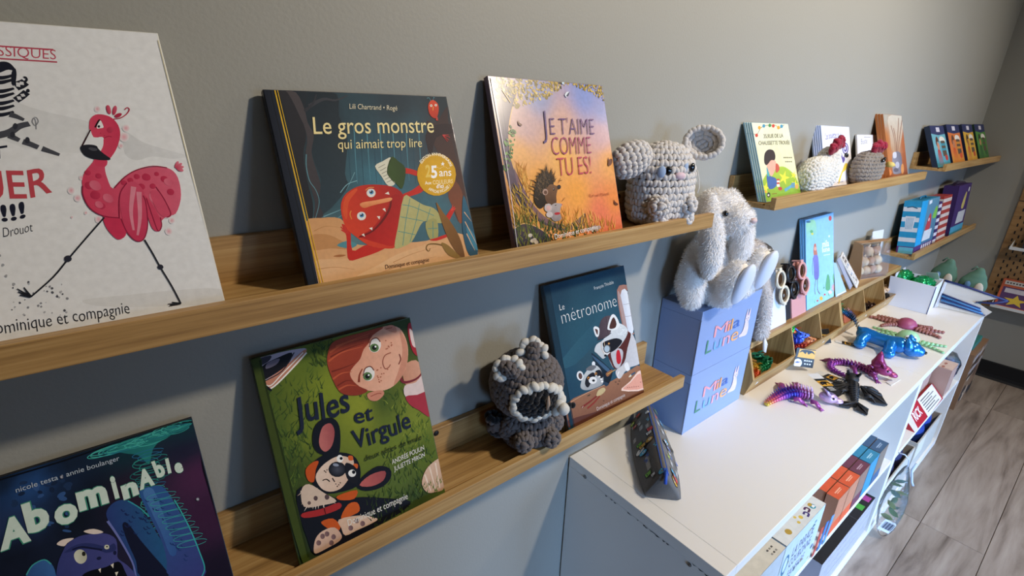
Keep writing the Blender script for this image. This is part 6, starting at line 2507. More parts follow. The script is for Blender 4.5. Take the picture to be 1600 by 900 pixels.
# ------------------------------------------------------------------ sunglasses on upright cards
def card_stand(x, col, lens, frame, label, gl_label, dy):
    w, h = .098, .170
    e = empty('display_card', (x, -.086 + dy, ZB), (R(-14), 0, R(0)), label, 'display card', 'sunglasses display cards')
    pts = [(0, 0), (w, 0), (w, h * .62)] + [(w * .5 + w * .5 * cos(a), h * .66 + h * .34 * sin(a)) for a in [pi * i / 10 for i in range(1, 10)]] + [(0, h * .62)]
    m = MB()
    m.prism([(p[0], 0, p[1]) for p in pts], (0, .004, 0))
    m.build('card', col, e, fixn=True)
    m = MB()
    m.prism([(w * .30, .004, 0), (w * .70, .004, 0), (w * .5, .0045, h * .5)], (0, .003, 0))
    m.build('strut', col, e, fixn=True)
    g = empty('sunglasses', (0, 0, 0), (0, 0, 0), gl_label, 'sunglasses', 'children sunglasses')
    X = Matrix.Translation((x, -.086 + dy, ZB)) @ Euler((R(-14), 0, 0)).to_matrix().to_4x4()
    g.matrix_world = X
    cx = w * .52
    cz = (.141, .093)
    lx = (cx - .010, cx + .009)
    m = MB()
    for i in (0, 1):
        n = 26
        ro, ri = .0275, .0205
        vs = []
        for ring, (r, y) in enumerate(((ri, -.0125), (ri, -.0180), ((ri + ro) / 2, -.0200), (ro, -.0180), (ro, -.0125))):
            for k in range(n):
                a = 2 * pi * k / n
                vs.append((lx[i] + r * cos(a), y, cz[i] + r * .97 * sin(a)))
        fs = [(j * n + k, j * n + (k + 1) % n, ((j + 1) % 5) * n + (k + 1) % n, ((j + 1) % 5) * n + k) for j in range(5) for k in range(n)]
        m.add(vs, fs, smooth=True)
    fr = m.build('frame', frame, g, fixn=True)
    m = MB()
    m.tube([(cx - .012, -.0160, .1185), (cx - .009, -.0175, .117), (cx - .011, -.0160, .1155)], [.004, .005, .004], 8)
    m.tube([(cx + .006, -.0160, .1195), (cx + .008, -.0180, .117), (cx + .008, -.0160, .1145)], [.0035, .0045, .0035], 8)
    m.build('bridge', frame, g)
    for i in (0, 1):
        m = MB()
        m.X = Matrix.Translation((lx[i], -.0150, cz[i])) @ Matrix.Rotation(pi / 2, 4, 'X')
        m.lathe([(.0003, .0016), (.012, .0010), (.0209, 0), (.0209, -.001)], 24)
        m.build('lens', lens, g)
        s_ = 1 if i == 0 else -1
        m = MB()
        z_ = cz[i] + s_ * .027
        m.box((lx[i] - .009, -.0185, z_ - .004), (lx[i] + .007, -.0115, z_ + .0065), .002)
        m.box((lx[i] - .006, -.0130, z_ + (.001 if s_ > 0 else -.003)), (lx[i] + .004, .0105, z_ + (.005 if s_ > 0 else .001)), .0012)
        m.build('temple', frame, g)
    k = MB()
    k.X = Matrix.Translation((lx[1] - .007, -.0172, cz[1] - .001)) @ Matrix.Rotation(pi / 2, 4, 'X')
    k.lathe([(.0052, .0003), (.0052, 0)], 14)
    k.build('lens_sticker', plain('lens_sticker', '6d6a6a', .4), g)
    return e


blackcard = plain('black_card', '1a1a1e', .55)
lens = plain('brown_lens', '3a2415', .08, coat=.8, spec=.8)
card_stand(1.366, plain('white_card', 'd9dde6', .5), lens, plain('cream_frame', 'd9cdb4', .3), 'white arched display card behind the cream sunglasses', 'cream round sunglasses hanging upright on the white card', -.002)
card_stand(1.444, blackcard, plain('dark_lens', '16130f', .08, coat=.8), plain('black_frame', '17171b', .35), 'black arched display card between the white and pink cards', 'black round sunglasses hanging on the black card', .004)
card_stand(1.508, plain('pink_card', 'c98f8a', .55), lens, plain('pink_frame', 'd59a92', .35), 'dusty pink arched display card beside the light blue books', 'dusty pink round sunglasses hanging on the pink card', .000)

# ------------------------------------------------------------------ things on the far end of the bin top
e = empty('glassine_card', (1.835, -.088, ZB), (R(-16), 0, 0), 'clear-sleeved pale blue card leaning beside the light blue books', 'card')
m = MB()
m.prism([(0, 0, 0), (.095, 0, 0), (.020, 0, .115), (0, 0, .120)], (0, .0012, 0))
m.build('sleeve', plain('pale_sleeve', 'a9c6dc', .25), e, fixn=True)
m = MB()
m.quad((.010, -.0004, .002), (.090, -.0004, .002), (.088, -.0004, .006), (.010, -.0004, .006))
m.build('white_edge', M['white_edge'], e)
e = empty('sticker_packet', (2.005, -.0965, ZB), (R(-34), R(-10), R(14)), 'cream packet of stickers leaning against the brown window box', 'packet')
m = MB()
m.box((0, 0, 0), (.058, .004, .130), .0006)
m.build('packet', plain('cream_packet', 'd9cfc0', .5), e)
s = Sheet(.058, .130, y=-.0003)
s.wpx = .001
rnd = random.Random(2)
for j in range(7):
    z0 = .012 + j * .0165
    s.fill([(.006, z0), (.052, z0), (.052, z0 + .0115), (.006, z0 + .0115)], rnd.choice(['8d7d6e', 'a89a8c', 'c8b8a8']))
    for i in range(5):
        s.fill([(.009 + i * .0085, z0 + .002), (.0155 + i * .0085, z0 + .002), (.0155 + i * .0085, z0 + .0095), (.009 + i * .0085, z0 + .0095)], rnd.choice(['efe8de', '5a4c42', 'd8ccc0', '8aa0b8', 'e8e0d4']))
s.build(e, M['print_matte'], 'printed_panel')
e2 = empty('sticker_packet', (1.965, -.088, ZB), (R(-30), R(-10), R(10)), 'grey back of a packet standing behind the cream sticker packet', 'packet')
m = MB()
m.box((0, 0, 0), (.056, .003, .118), .0006)
m.build('packet', plain('grey_packet', '9a9aa6', .5), e2)

# brown window box of wooden pieces
kraft = plain('kraft_card', 'a9845f', .7, var=.05, vscale=120)
wb = empty('window_box', (2.125, -.066, ZB), (0, 0, R(-16)), 'brown card box with a clear front showing pale wooden beads', 'box')
W_, D_, H_ = .160, .058, .135
prof = [(0, 0), (D_, 0), (D_, H_), (.022, H_ - .006), (0, .018)]
m = MB()
m.prism([(0, p[0], p[1]) for p in prof], (.0022, 0, 0))
m.box((.0022, D_ - .0022, 0), (W_, D_, H_))
m.box((.0022, 0, 0), (W_, D_ - .0022, .0022))
m.build('card_shell', kraft, wb, fixn=True)
m = MB()
m.box((0, .028, H_ - .001), (W_ * .52, D_, H_ + .001))
m.build('top_flap', kraft, wb)
m = MB()
m.prism([(W_ * .40, .026, H_ + .0012), (W_ * .96, .018, H_ + .004), (W_ * .94, D_ - .010, H_ + .004), (W_ * .40, D_ - .004, H_ + .0012)], (0, 0, .0012))
m.build('top_flap', kraft, wb, fixn=True)
film = MB()
film.quad((.0022, .0005, .018), (W_, .0005, .018), (W_, .022, H_ - .006), (.0022, .022, H_ - .006))
film.quad((W_, .0005, .0025), (W_, D_, .0025), (W_, D_, H_), (W_, .022, H_ - .006))
film.quad((.0022, .0005, .0025), (W_, .0005, .0025), (W_, .0005, .018), (.0022, .0005, .018))
film.build('clear_window', M['film'], wb)
rnd = random.Random(9)
pale = [plain('pale_wood_%s' % k, c, .55, var=.1, vscale=90) for k, c in (('light', 'd8bf98'), ('mid', 'c8a880'), ('dark', 'b58b66'))]
spots = [(.030, .045, .022, .020), (.080, .045, .022, .020), (.130, .045, .022, .020), (.172, .045, .022, .018), (.045, .042, .060, .020), (.098, .042, .060, .019), (.150, .045, .060, .019), (.070, .050, .098, .020), (.130, .052, .098, .020)]
for i, (x, y, z, r) in enumerate(spots):
    x, y = x * .78 + .006, y * .62 + .006
    o = empty('wooden_bead')
    tag(o, 'pale wooden bead in the brown window box, %s from left in the %s layer' % (('first', 'second', 'third', 'fourth', 'first', 'second', 'third', 'first', 'second')[i], ('bottom', 'middle', 'top')[0 if i < 4 else 1 if i < 7 else 2]), 'bead', 'wooden beads in the window box')
    o.location = Vector((2.125, -.066, ZB)) + Euler((0, 0, R(-16))).to_matrix() @ Vector((x, y, z))
    m = MB()
    if i % 3 == 2:
        m.tube([(-r * .8, 0, -r * .4), (0, 0, 0), (r * .8, -.003, r * .5)], [r * .6, r * .8, r * .5], 10)
    else:
        m.lathe([(.0018, -r * .95), (r * .55, -r * .85), (r * .95, -r * .35), (r, 0), (r * .95, r * .35), (r * .55, r * .85), (.0018, r * .95)], 16)
    m.build('ball', pale[i % 3], o)
    m = MB()
    m.tube([(0, 0, r * .9), (.002, -.001, r * 1.15), (.004, -.002, r * 1.4)], [.0035, .003, .0018], 6)
    m.build('stem', pale[0], o)
e = empty('shelf_sign', (2.262, -.050, ZB), (R(-12), R(4), R(-10)), 'small blank white sign card behind the brown window box', 'sign')
m = MB()
m.prism([(0, 0, 0), (.075, 0, 0), (.095, 0, .170), (.012, 0, .162)], (0, .0015, 0))
m.build('card', plain('sign_card', 'd5d6d4', .6), e, fixn=True)
# ------------------------------------------------------------------ pencil case
from_ = Vector((.728, -.208))
to_ = Vector((.905, -.031))
ax = (to_ - from_)
PL_ = ax.length
pc = empty('pencil_case', (from_.x, from_.y, CT + .0005), (0, 0, math.atan2(ax.y, ax.x)), 'dark grey pencil case printed with doodles, with a blue zip, on the white cabinet', 'pencil case')
fab = plain('printed_canvas', '6c6864', .8, bump=.4, bscale=500, var=.06, vscale=200)


def section(t):
    """rounded triangle section at length fraction t"""
    k = .62 + .38 * sin(pi * min(1, max(0, (t * 1.0 + .10) / 1.2))) ** .7
    w, h = .040 * k, .062 * (.72 + .28 * k)
    return [(-w, .002), (w, .002), (w * 1.03, .012), (w * .62, h * .62), (.006, h), (-.006, h), (-w * .62, h * .62), (-w * 1.03, .012)]


m = MB()
NS = 14
rings = []
for i in range(NS + 1):
    t = i / NS
    rings.append([(t * PL_, y, z) for y, z in catmull(section(t), True, 2)])
n_ = len(rings[0])
m.add([v for r_ in rings for v in r_], [(i * n_ + j, i * n_ + (j + 1) % n_, (i + 1) * n_ + (j + 1) % n_, (i + 1) * n_ + j) for i in range(NS) for j in range(n_)] + [tuple(range(n_))[::-1], tuple(NS * n_ + j for j in range(n_))], smooth=True)
m.build('case', fab, pc, fixn=True)
blue = plain('blue_zip', '1f4fb0', .5, bump=.5, bscale=900)
m = MB()
for i in range(NS):
    t0, t1 = i / NS, (i + 1) / NS
    z0, z1 = section(t0)[4][1] + .0012, section(t1)[4][1] + .0012
    m.quad((t0 * PL_, -.0055, z0), (t1 * PL_, -.0055, z1), (t1 * PL_, .0055, z1), (t0 * PL_, .0055, z0))
m.build('zip', blue, pc)
m = MB()
z0 = section(.03)[4][1]
m.box((.004, -.004, z0 + .001), (.016, .004, z0 + .006), .0015)
m.tube([(.008, 0, z0 + .006), (-.002, .001, z0 + .003), (-.010, .002, z0 - .012)], [.002, .003, .0035], 8)
m.build('zip_pull', blue, pc)
rnd = random.Random(17)
for sd in (-1, 1):
    s = Sheet(PL_, .050, y=0)
    s.st = 2e-5
    cols = ['d84038', '7ab83a', '4fb0d8', 'e8e4dc', 'd8a83a', '3a62b8', 'e0e0e0', 'b8d848']
    for i in range(26):
        x, z = .012 + (i * .618 % 1) * (PL_ - .024), .006 + rnd.random() * .036
        c = rnd.choice(cols)
        r_ = rnd.uniform(.004, .0075)
        k = i % 4
        if k == 0:
            s.fill(disc((x, z), r_ * 1.2, 10), '1a1a1c')
            s.fill(disc((x, z), r_, 10), c)
            s.fill(disc((x, z + .001), r_ * .4, 8), 'f0f0f0')
            s.fill(disc((x, z + .001), r_ * .2, 6), '101010')
        elif k == 1:
            s.fill([(x - r_, z - r_ * .8), (x + r_, z - r_), (x + r_ * .9, z + r_), (x - r_ * .9, z + r_ * .9)], '1a1a1c')
            s.fill([(x - r_ * .8, z - r_ * .6), (x + r_ * .8, z - r_ * .8), (x + r_ * .7, z + r_ * .8), (x - r_ * .7, z + r_ * .7)], c)
            s.stroke([(x - r_ * .4, z - r_ * .2), (x + r_ * .4, z - r_ * .3)], .0012, .0012, '1a1a1c')
        elif k == 2:
            for q in range(4):
                s.stroke([(x + q * .0035, z - .003), (x + q * .0035 + .001, z + .003)], .0016, .0012, 'e4e2dc')
                s.stroke([(x + q * .0035, z + .0005), (x + q * .0035 + .002, z + .0005)], .0012, .0012, 'e4e2dc')
        else:
            s.stroke([(x, z), (x + .004, z + .003), (x + .008, z - .002), (x + .011, z + .003)], .003, .0018, c)
    # wrap the print onto the sloping side
    for i, (x, y, z) in enumerate(s.m.v):
        q = catmull(section(x / PL_), True, 2)
        u = max(0, min(.999, z / .050)) * 6
        k = int(u)
        if sd > 0:
            a_, b_ = q[3 + k], q[4 + k]
        else:
            a_, b_ = q[(16 - k) % 16 - 1], q[(15 - k) % 16 - 1]
        f_ = u - k
        py, pz = a_[0] + (b_[0] - a_[0]) * f_, a_[1] + (b_[1] - a_[1]) * f_
        s.m.v[i] = (x, py + sd * (.0012 - y), pz + (.0006 - y))
    tag(s.m.build('printed_doodles', M['print_matte'], pc), kind='stuff')

# ------------------------------------------------------------------ jointed toys
def silk(name, var=.1, rough=.28, metal=.35):
    return vcol(name, rough=rough, metal=metal, noise_amt=var, nscale=160, bump=.35, bscale=500)


M['silk'] = silk('silky_plastic')
M['tagcard'] = vcol('tag_card', rough=.45, noise_amt=.03)


def mixc(cols, t):
    t = max(0, min(.9999, t)) * (len(cols) - 1)
    i = int(t)
    a, b = hx(cols[i]), hx(cols[i + 1])
    return tuple(a[k] + (b[k] - a[k]) * (t - i) for k in range(4))


def toy_tag(parent, p, q, w, rz=0.0):
    """folded card tag: yellow and black halves with a white spot, lying from p to q"""
    p, q = Vector(p), Vector(q)
    d = (q - p)
    L_ = d.length
    d.normalize()
    sd = Vector((-d.y, d.x, 0)).normalized() * w / 2
    up = Vector((0, 0, .0008))
    m = MB()

    def strip(a, b, c, lift, ww=1.0):
        m.col = hx(c)
        P0, P1 = p + d * L_ * a + up * lift, p + d * L_ * b + up * lift
        m.add([tuple(P0 - sd * ww), tuple(P1 - sd * ww), tuple(P1 + sd * ww), tuple(P0 + sd * ww)], [(0, 1, 2, 3)])
    strip(0, .30, 'dcdcdc', 0)
    strip(.30, 1, '16161a', 0)
    strip(.42, .70, 'd8a02c', .4)
    m.col = hx('16161a')
    k = [p + d * L_ * (.46 + .20 * abs(cos(i * pi / 4))) + sd * (.8 - .2 * i) + up * .8 for i in range(9)]
    m.add([tuple(v) for v in k] + [tuple(p + d * L_ * .50 - sd * .8 + up * .8), tuple(p + d * L_ * .50 + sd * .8 + up * .8)], [tuple(range(11))])
    for j in range(3):
        strip(.76 + .07 * j, .79 + .07 * j, 'd8d8d8', .5, .5)
    return m.build('card_tag', M['tagcard'], parent)


def critter(name, label, path, cols, rad, n, z=None, spike=.5, legs=(), head=None, cat='toy', flat=.75, metal='silk', wings=(), group=None, nose=None):
    """a jointed printed animal: separate ribbed segments along a path (tail first)"""
    base = Vector((path[-1][0], path[-1][1], CT + .0005 if z is None else z))
    e = empty(name, tuple(base), (0, 0, 0), label, cat, group)
    pts = catmull([p[:2] for p in path], False, 10)
    hz = [p[2] if len(p) > 2 else 0.0 for p in path]
    ln = [0]
    for a, b in zip(pts, pts[1:]):
        ln.append(ln[-1] + math.hypot(b[0] - a[0], b[1] - a[1]))
    S_ = []
    for k in range(n):
        t = (k + .5) / n
        d = ln[-1] * t
        i = 0
        while i < len(ln) - 2 and ln[i + 1] < d:
            i += 1
        u = (d - ln[i]) / max(1e-9, ln[i + 1] - ln[i])
        p = Vector((pts[i][0] + (pts[i + 1][0] - pts[i][0]) * u, pts[i][1] + (pts[i + 1][1] - pts[i][1]) * u, 0))
        ti = t * (len(hz) - 1)
        h = hz[int(ti)] + (hz[min(int(ti) + 1, len(hz) - 1)] - hz[int(ti)]) * (ti - int(ti))
        dr = Vector((pts[i + 1][0] - pts[i][0], pts[i + 1][1] - pts[i][1], 0)).normalized()
        ri = t * (len(rad) - 1)
        r_ = rad[int(ri)] + (rad[min(int(ri) + 1, len(rad) - 1)] - rad[int(ri)]) * (ri - int(ri))
        p.z = r_ * flat + h
        S_.append((p - Vector((base.x, base.y, 0)), dr, r_, t))
        sd = Vector((-dr.y, dr.x, 0))
        m = MB()
        step = ln[-1] / n
        m.col = mixc(cols, t)
        q = Matrix((dr, sd, Vector((0, 0, 1)))).transposed().to_quaternion()
        P = S_[-1][0]
        m.ell(P, (step * .56, r_, r_ * flat), q, 10, 6)
        if spike:
            m.col = mixc(cols, min(1, t + .18))
            for a in (-.75, 0, .75):
                o = Vector(P) + sd * sin(a) * r_ * .8 + Vector((0, 0, cos(a) * r_ * flat * .8))
                tip = o + (sd * sin(a) + Vector((0, 0, cos(a)))) * r_ * spike - dr * step * .5
                m.add([tuple(o + dr * step * .35), tuple(o - dr * step * .3 + sd * cos(a) * r_ * .28), tuple(o - dr * step * .3 - sd * cos(a) * r_ * .28), tuple(tip)], [(0, 1, 3), (1, 2, 3), (2, 0, 3)])
        m.build('segment', M[metal], e)
    for (x, y, dx, dy, r_) in legs:
        m = MB()
        m.col = mixc(cols, .85)
        a, b = Vector((x - base.x, y - base.y, .010)), Vector((x + dx - base.x, y + dy - base.y, .005))
        m.tube([a, a.lerp(b, .5) + Vector((0, 0, .006)), b], [r_, r_ * .8, r_ * .7], 8)
        dd = (b - a).normalized()
        sd = Vector((-dd.y, dd.x, 0))
        for k in (-1, 0, 1):
            m.tube([b, b + (dd + sd * k * .6) * r_ * 1.6 - Vector((0, 0, .003))], [r_ * .4, r_ * .12], 5)
        m.build('leg', M[metal], e)
    for w in wings:
        m = MB()
        m.col = mixc(cols, .6)
        P = [Vector((p[0] - base.x, p[1] - base.y, p[2])) for p in w]
        m.prism([tuple(p) for p in P], (0, 0, .005))
        for k in range(1, len(P) - 1):
            m.tube([P[0] + Vector((0, 0, .006)), P[k] + Vector((0, 0, .005))], [.004, .0015], 5)
        m.build('wing', M[metal], e, fixn=True)
    if head:
        (hx_, hy_, hz_), hr, hd = head
        m = MB()
        m.col = mixc(cols, 1)
        c = Vector((hx_ - base.x, hy_ - base.y, hz_))
        hd = Vector(hd).normalized()
        sd = Vector((-hd.y, hd.x, 0)).normalized()
        up = hd.cross(sd)
        q = Matrix((hd, sd, up)).transposed().to_quaternion()
        m.ell(c, (hr * 1.15, hr * .85, hr * .75), q, 14, 9)
        m.ell(c + hd * hr * 1.1 - up * hr * .15, (hr * .75, hr * .55, hr * .42), q, 12, 7)
        for k in (-1, 1):
            m.tube([c + sd * k * hr * .5 + up * hr * .45, c + sd * k * hr * .75 + up * hr * 1.1 - hd * hr * .5, c + sd * k * hr * .7 + up * hr * 1.45 - hd * hr * 1.1], [hr * .26, hr * .16, hr * .03], 7)
        m.build('head', M[metal], e)
        m = MB()
        for k in (-1, 1):
            m.ell(c + sd * k * hr * .70 + hd * hr * .45 + up * hr * .30, hr * .16, seg=8, rings=6)
        m.build('eyes', M['bead'], e)
    return e


rb_ = critter('jointed_dragon', 'rainbow jointed dragon toy with a card tag over its head, nearest on the white cabinet',
              [(1.236, -.170), (1.275, -.172), (1.318, -.180), (1.352, -.200), (1.372, -.232)], ['d8c84a', 'e06a58', 'c85a98', '5a3aa0', '3a4ab8', 'a03a90', 'c8a8c8'], [.007, .012, .018, .022, .020], 18,
              legs=[(1.340, -.165, .034, .020, .011), (1.372, -.190, .044, .018, .011), (1.318, -.205, .010, -.022, .007), (1.345, -.240, -.004, -.022, .007)], head=((1.392, -.262, .018), .020, (.5, -1, -.1)), spike=.7)
toy_tag(rb_, (.056, .032, .050), (.010, -.044, .046), .034)
pu = critter('jointed_dragon', 'purple jointed dragon toy with a curled tail and horned head, on the white cabinet',
             [(1.585, -.272), (1.590, -.235), (1.598, -.200), (1.632, -.182), (1.668, -.196), (1.685, -.230), (1.680, -.262), (1.668, -.292)],
             ['b85aa0', '6a2a88', '8a3aa8', 'a84aa0', '5a2a80', '7a3070', '9a3a6a'], [.005, .008, .010, .012, .013, .013, .015], 26,
             legs=[(1.660, -.232, -.030, -.020, .008), (1.655, -.282, -.014, -.020, .008), (1.700, -.262, .020, -.010, .008), (1.64, -.185, .010, .026, .008)], head=((1.672, -.305, .030), .021, (.3, -1, -.2)), spike=.5)
m = MB()
m.col = hx('8a2a5a')
m.X = Matrix.Translation((.004, .004, .035))
m.lathe([(.016, 0), (.018, .012), (.012, .024), (.007, .040), (.001, .050)], 12)
m.build('crest', M['silk'], pu)
m = MB()
m.X = Matrix.Translation((.010, -.040, .001))
m.prism([(-.03, -.006, 0), (.035, -.012, 0), (.040, .004, 0), (-.02, .010, 0)], (0, 0, .0012))
m.build('card_base', M['white_edge'], pu)
M['matte_black'] = vcol('matte_black_plastic', rough=.55, noise_amt=.1, bump=.5, bscale=400)
bl_ = critter('jointed_dragon', 'black jointed dragon toy with spread wings, on the white cabinet beside the rainbow one',
              [(1.425, -.318), (1.450, -.308), (1.480, -.296), (1.510, -.284), (1.545, -.272)], ['141416', '1a1a1e', '141416'], [.008, .010, .014, .017, .016], 12, metal='matte_black', spike=.25,
              legs=[(1.520, -.262, -.012, .026, .008), (1.545, -.300, .016, -.028, .008), (1.488, -.276, -.022, .014, .008), (1.500, -.315, .004, -.020, .008)], head=((1.562, -.262, .018), .021, (1, .35, -.1)),
              wings=[[(1.515, -.270, .012), (1.500, -.236, .008), (1.462, -.226, .004), (1.438, -.244, .003), (1.452, -.272, .004), (1.485, -.276, .008)],
                     [(1.530, -.295, .012), (1.556, -.312, .008), (1.540, -.346, .004), (1.505, -.368, .003), (1.488, -.345, .004), (1.505, -.315, .008)],
                     [(1.432, -.314, .008), (1.415, -.288, .004), (1.394, -.290, .003), (1.408, -.312, .004)], [(1.432, -.320, .008), (1.434, -.346, .004), (1.408, -.352, .003), (1.410, -.325, .004)]])
toy_tag(bl_, (.004, .096, .004), (-.008, .018, .010), .030)

# shiny blue jointed dog
M['blue_silk'] = plain('blue_silk_plastic', '1173bd', .22, metal=.45, coat=.3, bump=.25, bscale=220)
X0 = Vector((1.90, -.25, CT + .0005))
dog = empty('jointed_dog', tuple(X0), (0, 0, 0), 'shiny blue jointed dog toy standing on the white cabinet', 'toy')
L = lambda x, y, z: (x - X0.x, y - X0.y, z - (CT + .0005))
C0 = CT + .0005
for nm, parts in (('body', [('t', [L(1.905, -.180, C0 + .036), L(1.905, -.215, C0 + .034), L(1.902, -.250, C0 + .034), L(1.905, -.280, C0 + .036)], [.025, .022, .024, .027]), (L(1.905, -.205, C0 + .048), (.009, .007, .012)), ('t', [L(1.905, -.168, C0 + .042), L(1.903, -.160, C0 + .054)], [.008, .006])]),
                  ('head', [(L(1.915, -.312, C0 + .032), (.028, .027, .027)), (L(1.924, -.330, C0 + .026), (.021, .018, .018))])):
    mesh_obj(nm, skin(parts, .004, 3), M['blue_silk'], dog)
for (x, y, a, b) in ((1.885, -.188, -.026, .004), (1.888, -.262, -.030, -.004), (1.925, -.188, .024, .006), (1.925, -.262, .024, .0)):
    me = skin([('t', [L(x, y, C0 + .034), L(x + a * .6, y + b, C0 + .024), L(x + a, y + b, C0 + .012)], [.019, .018, .0145]), (L(x + a * 1.1, y + b - .003, C0 + .0155), (.019, .020, .0155))], .0035, 3)
    mesh_obj('leg', me, M['blue_silk'], dog)
for (x, y) in ((1.896, -.306), (1.938, -.302)):
    me = skin([('t', [L(x, y, C0 + .040), L(x, y + .002, C0 + .056), L(x + .001, y + .006, C0 + .066)], [.015, .012, .005])], .0028, 2)
    mesh_obj('ear', me, M['blue_silk'], dog)
m = MB()
m.ell(L(1.925, -.348, C0 + .028), (.006, .004, .005))
m.build('nose', M['bead'], dog)
toy_tag(dog, L(1.846, -.118, C0 + .002), L(1.866, -.182, C0 + .003), .026)


def octopus(x, y, dome, col, tcol, label, arms, eyes=False, n=6, br=.0075):
    e = empty('jointed_octopus', (x, y, CT + .0005), (0, 0, 0), label, 'toy', None)
    m = MB()
    m.col = hx(col)
    m.lathe([(dome * .96, .002), (dome, .010), (dome * .96, dome * .5), (dome * .74, dome * .86), (dome * .40, dome * 1.06), (.001, dome * 1.12)], 22)
    m.build('head', M['silk_soft'], e)
    if eyes:
        for k in (-1, 1):
            a = R(205 + k * 17)
            for r_, mat, o in ((.0085, M['white_edge'], 0), (.0045, M['bead'], .006)):
                k_ = MB()
                k_.ell(((dome * .86 + o) * cos(a), (dome * .86 + o) * sin(a), dome * .62), (r_, r_, r_))
                k_.build('eye', mat, e)
    for a, ln_, bend in arms:
        m = MB()
        m.col = hx(tcol)
        p = Vector((cos(R(a)) * dome * .9, sin(R(a)) * dome * .9, br * .8))
        t = a
        for k in range(n):
            t += bend
            p = p + Vector((cos(R(t)), sin(R(t)), 0)) * ln_ / n
            r_ = br * (1 - .45 * k / n)
            m.ell((p.x, p.y, r_ * .9), (ln_ / n * .55, r_ * 1.15, r_ * .9), Euler((0, 0, R(t))).to_quaternion(), 9, 6)
        m.build('tentacle', M['silk_soft'], e)
    return e


M['silk_soft'] = vcol('soft_plastic', rough=.45, noise_amt=.06)
octopus(2.070, -.268, .034, '9ccb9e', '8fc092', 'mint green jointed octopus toy behind the blue dog', [(95, .085, 4), (70, .08, 3), (120, .07, -5), (265, .075, -3), (285, .075, 4), (200, .05, 3), (160, .05, 5), (20, .05, 2)], True)
octopus(2.212, -.228, .032, '9c4668', '96605a', 'dark pink jointed octopus toy with brown tentacles, near the white open box', [(85, .085, 4), (105, .08, -4), (60, .075, 5), (130, .07, 5), (268, .080, -4), (285, .080, 3), (250, .07, 4), (305, .06, 4)], False, 7, .0095)

# loose tag hanging over the lip of the second bin
e = empty('hang_tag', (1.492, -.1275, CT + .022), (R(-16), R(8), R(-36)), 'yellow and black card tag hanging over the lip of the second bin', 'tag')
s = Sheet(.062, .056, y=0)
s.fill([(0, 0), (.062, 0), (.062, .056), (0, .056)], '17181c')
s.fill([(.006, .028), (.062, .028), (.062, .054), (.010, .054)], 'd8a02c')
s.fill(catmull([(.010, .042), (.020, .046), (.030, .040), (.034, .047), (.040, .040), (.050, .046), (.060, .042), (.050, .052), (.020, .052)], True), '17181c')
for i in range(4):
    s.stroke([(.030 + i * .007, .020), (.035 + i * .007, .020)], .004, .004, 'd8d8d4')
for i in range(3):
    s.stroke([(.032 + i * .008, .010), (.037 + i * .008, .010)], .004, .004, 'd8d8d4')
s.fill(disc((.011, .010), .0135, 16), 'e4e4e6')
s.fill(catmull([(.002, .010), (.008, .015), (.016, .014), (.022, .016), (.014, .011)], True), '2a3a8a')
m = MB()
m.box((0, 0, 0), (.062, .0012, .056))
m.build('card', M['rubber'], e)
s.build(e, M['tagcard'], 'printed_face')
m = MB()
m.tube([(.008, .002, .050), (.010, .008, .056), (.016, .022, .052), (.026, .040, .040)], .0015, 5)
m.build('strap', plain('navy_strap', '27366a', .5), e)

# things in the bins
ZBIN = CT + .0072
critter('jointed_lizard', 'blue, green and gold jointed lizard hanging out of the fourth bin', [(1.955, -.152, .010), (1.952, -.128, .046), (1.950, -.100, .056), (1.945, -.078, .066)], ['c8b860', '2a4a6a', '14203a', '2a6aa8', '2a9a5a'], [.008, .013, .016, .016], 15, z=ZBIN, head=((1.943, -.062, .078), .016, (-.1, 1, .2)), spike=.7)
for i, (x, y, z, cols, a, k, lab) in enumerate((
        (1.395, -.078, .006, ['58b878', '2a9a68', '1f7a58'], 20, 1.5, 'small green jointed dragon lying in the first bin'),
        (1.350, -.082, .004, ['e0783a', 'd85a3a', 'c8a03a'], 60, 1.4, 'small orange jointed dragon lying in the first bin'),
        (1.440, -.060, .010, ['3ab8a0', '3aa8b0', '2a8a70'], 110, 1.4, 'small teal jointed dragon at the back of the first bin'),
        (1.560, -.080, .008, ['4a3aa0', '3a2a80', '6a4ab0'], 60, 1.9, 'violet jointed creature at the bottom of the second bin'),
        (1.575, -.074, .044, ['5a3ab0', '3a3ab0', '4a6ac8'], -30, 1.6, 'indigo jointed creature in the middle of the second bin'),
        (1.608, -.092, .022, ['d8603a', 'c84a4a', 'd88a5a'], -20, 1.6, 'orange-red jointed creature at the front right of the second bin'),
        (1.553, -.066, .078, ['d88a5a', '3a9a3a', '4ab84a'], 30, 1.5, 'green and orange jointed creature on top of the heap in the second bin'),
        (1.625, -.072, .040, ['58b848', 'd8a05a', 'c85a3a'], 80, 1.5, 'green and tan jointed creature at the right of the second bin'))):
    dx, dy = cos(R(a)) * k, sin(R(a)) * k
    pth = [(x - dx * .030, y - dy * .016, z), (x - dx * .012, y - dy * .008 + .006, z), (x + dx * .008, y + dy * .006 - .004, z), (x + dx * .022, y + dy * .012, z)]
    critter('jointed_creature', lab, pth, cols, [.006 * k, .010 * k, .012 * k], 8, z=ZBIN, head=((x + dx * .026, y + dy * .014, z + .014 * k), .011 * k, (dx, dy, .2)), spike=.7)
e = empty('hang_tag', (1.752, -.098, ZBIN), (R(-30), 0, R(-25)), 'black card tag with a gold stripe lying in the third bin', 'tag')
s = Sheet(.055, .050, y=0)
s.fill([(0, 0), (.055, 0), (.055, .050), (0, .050)], '17181e')
s.fill([(.004, .030), (.052, .024), (.052, .029), (.004, .035)], 'b8944a')
s.fill([(.0, .040), (.016, .040), (.012, .050), (.0, .050)], '6a84c8')
s.build(e, M['tagcard'], 'card')
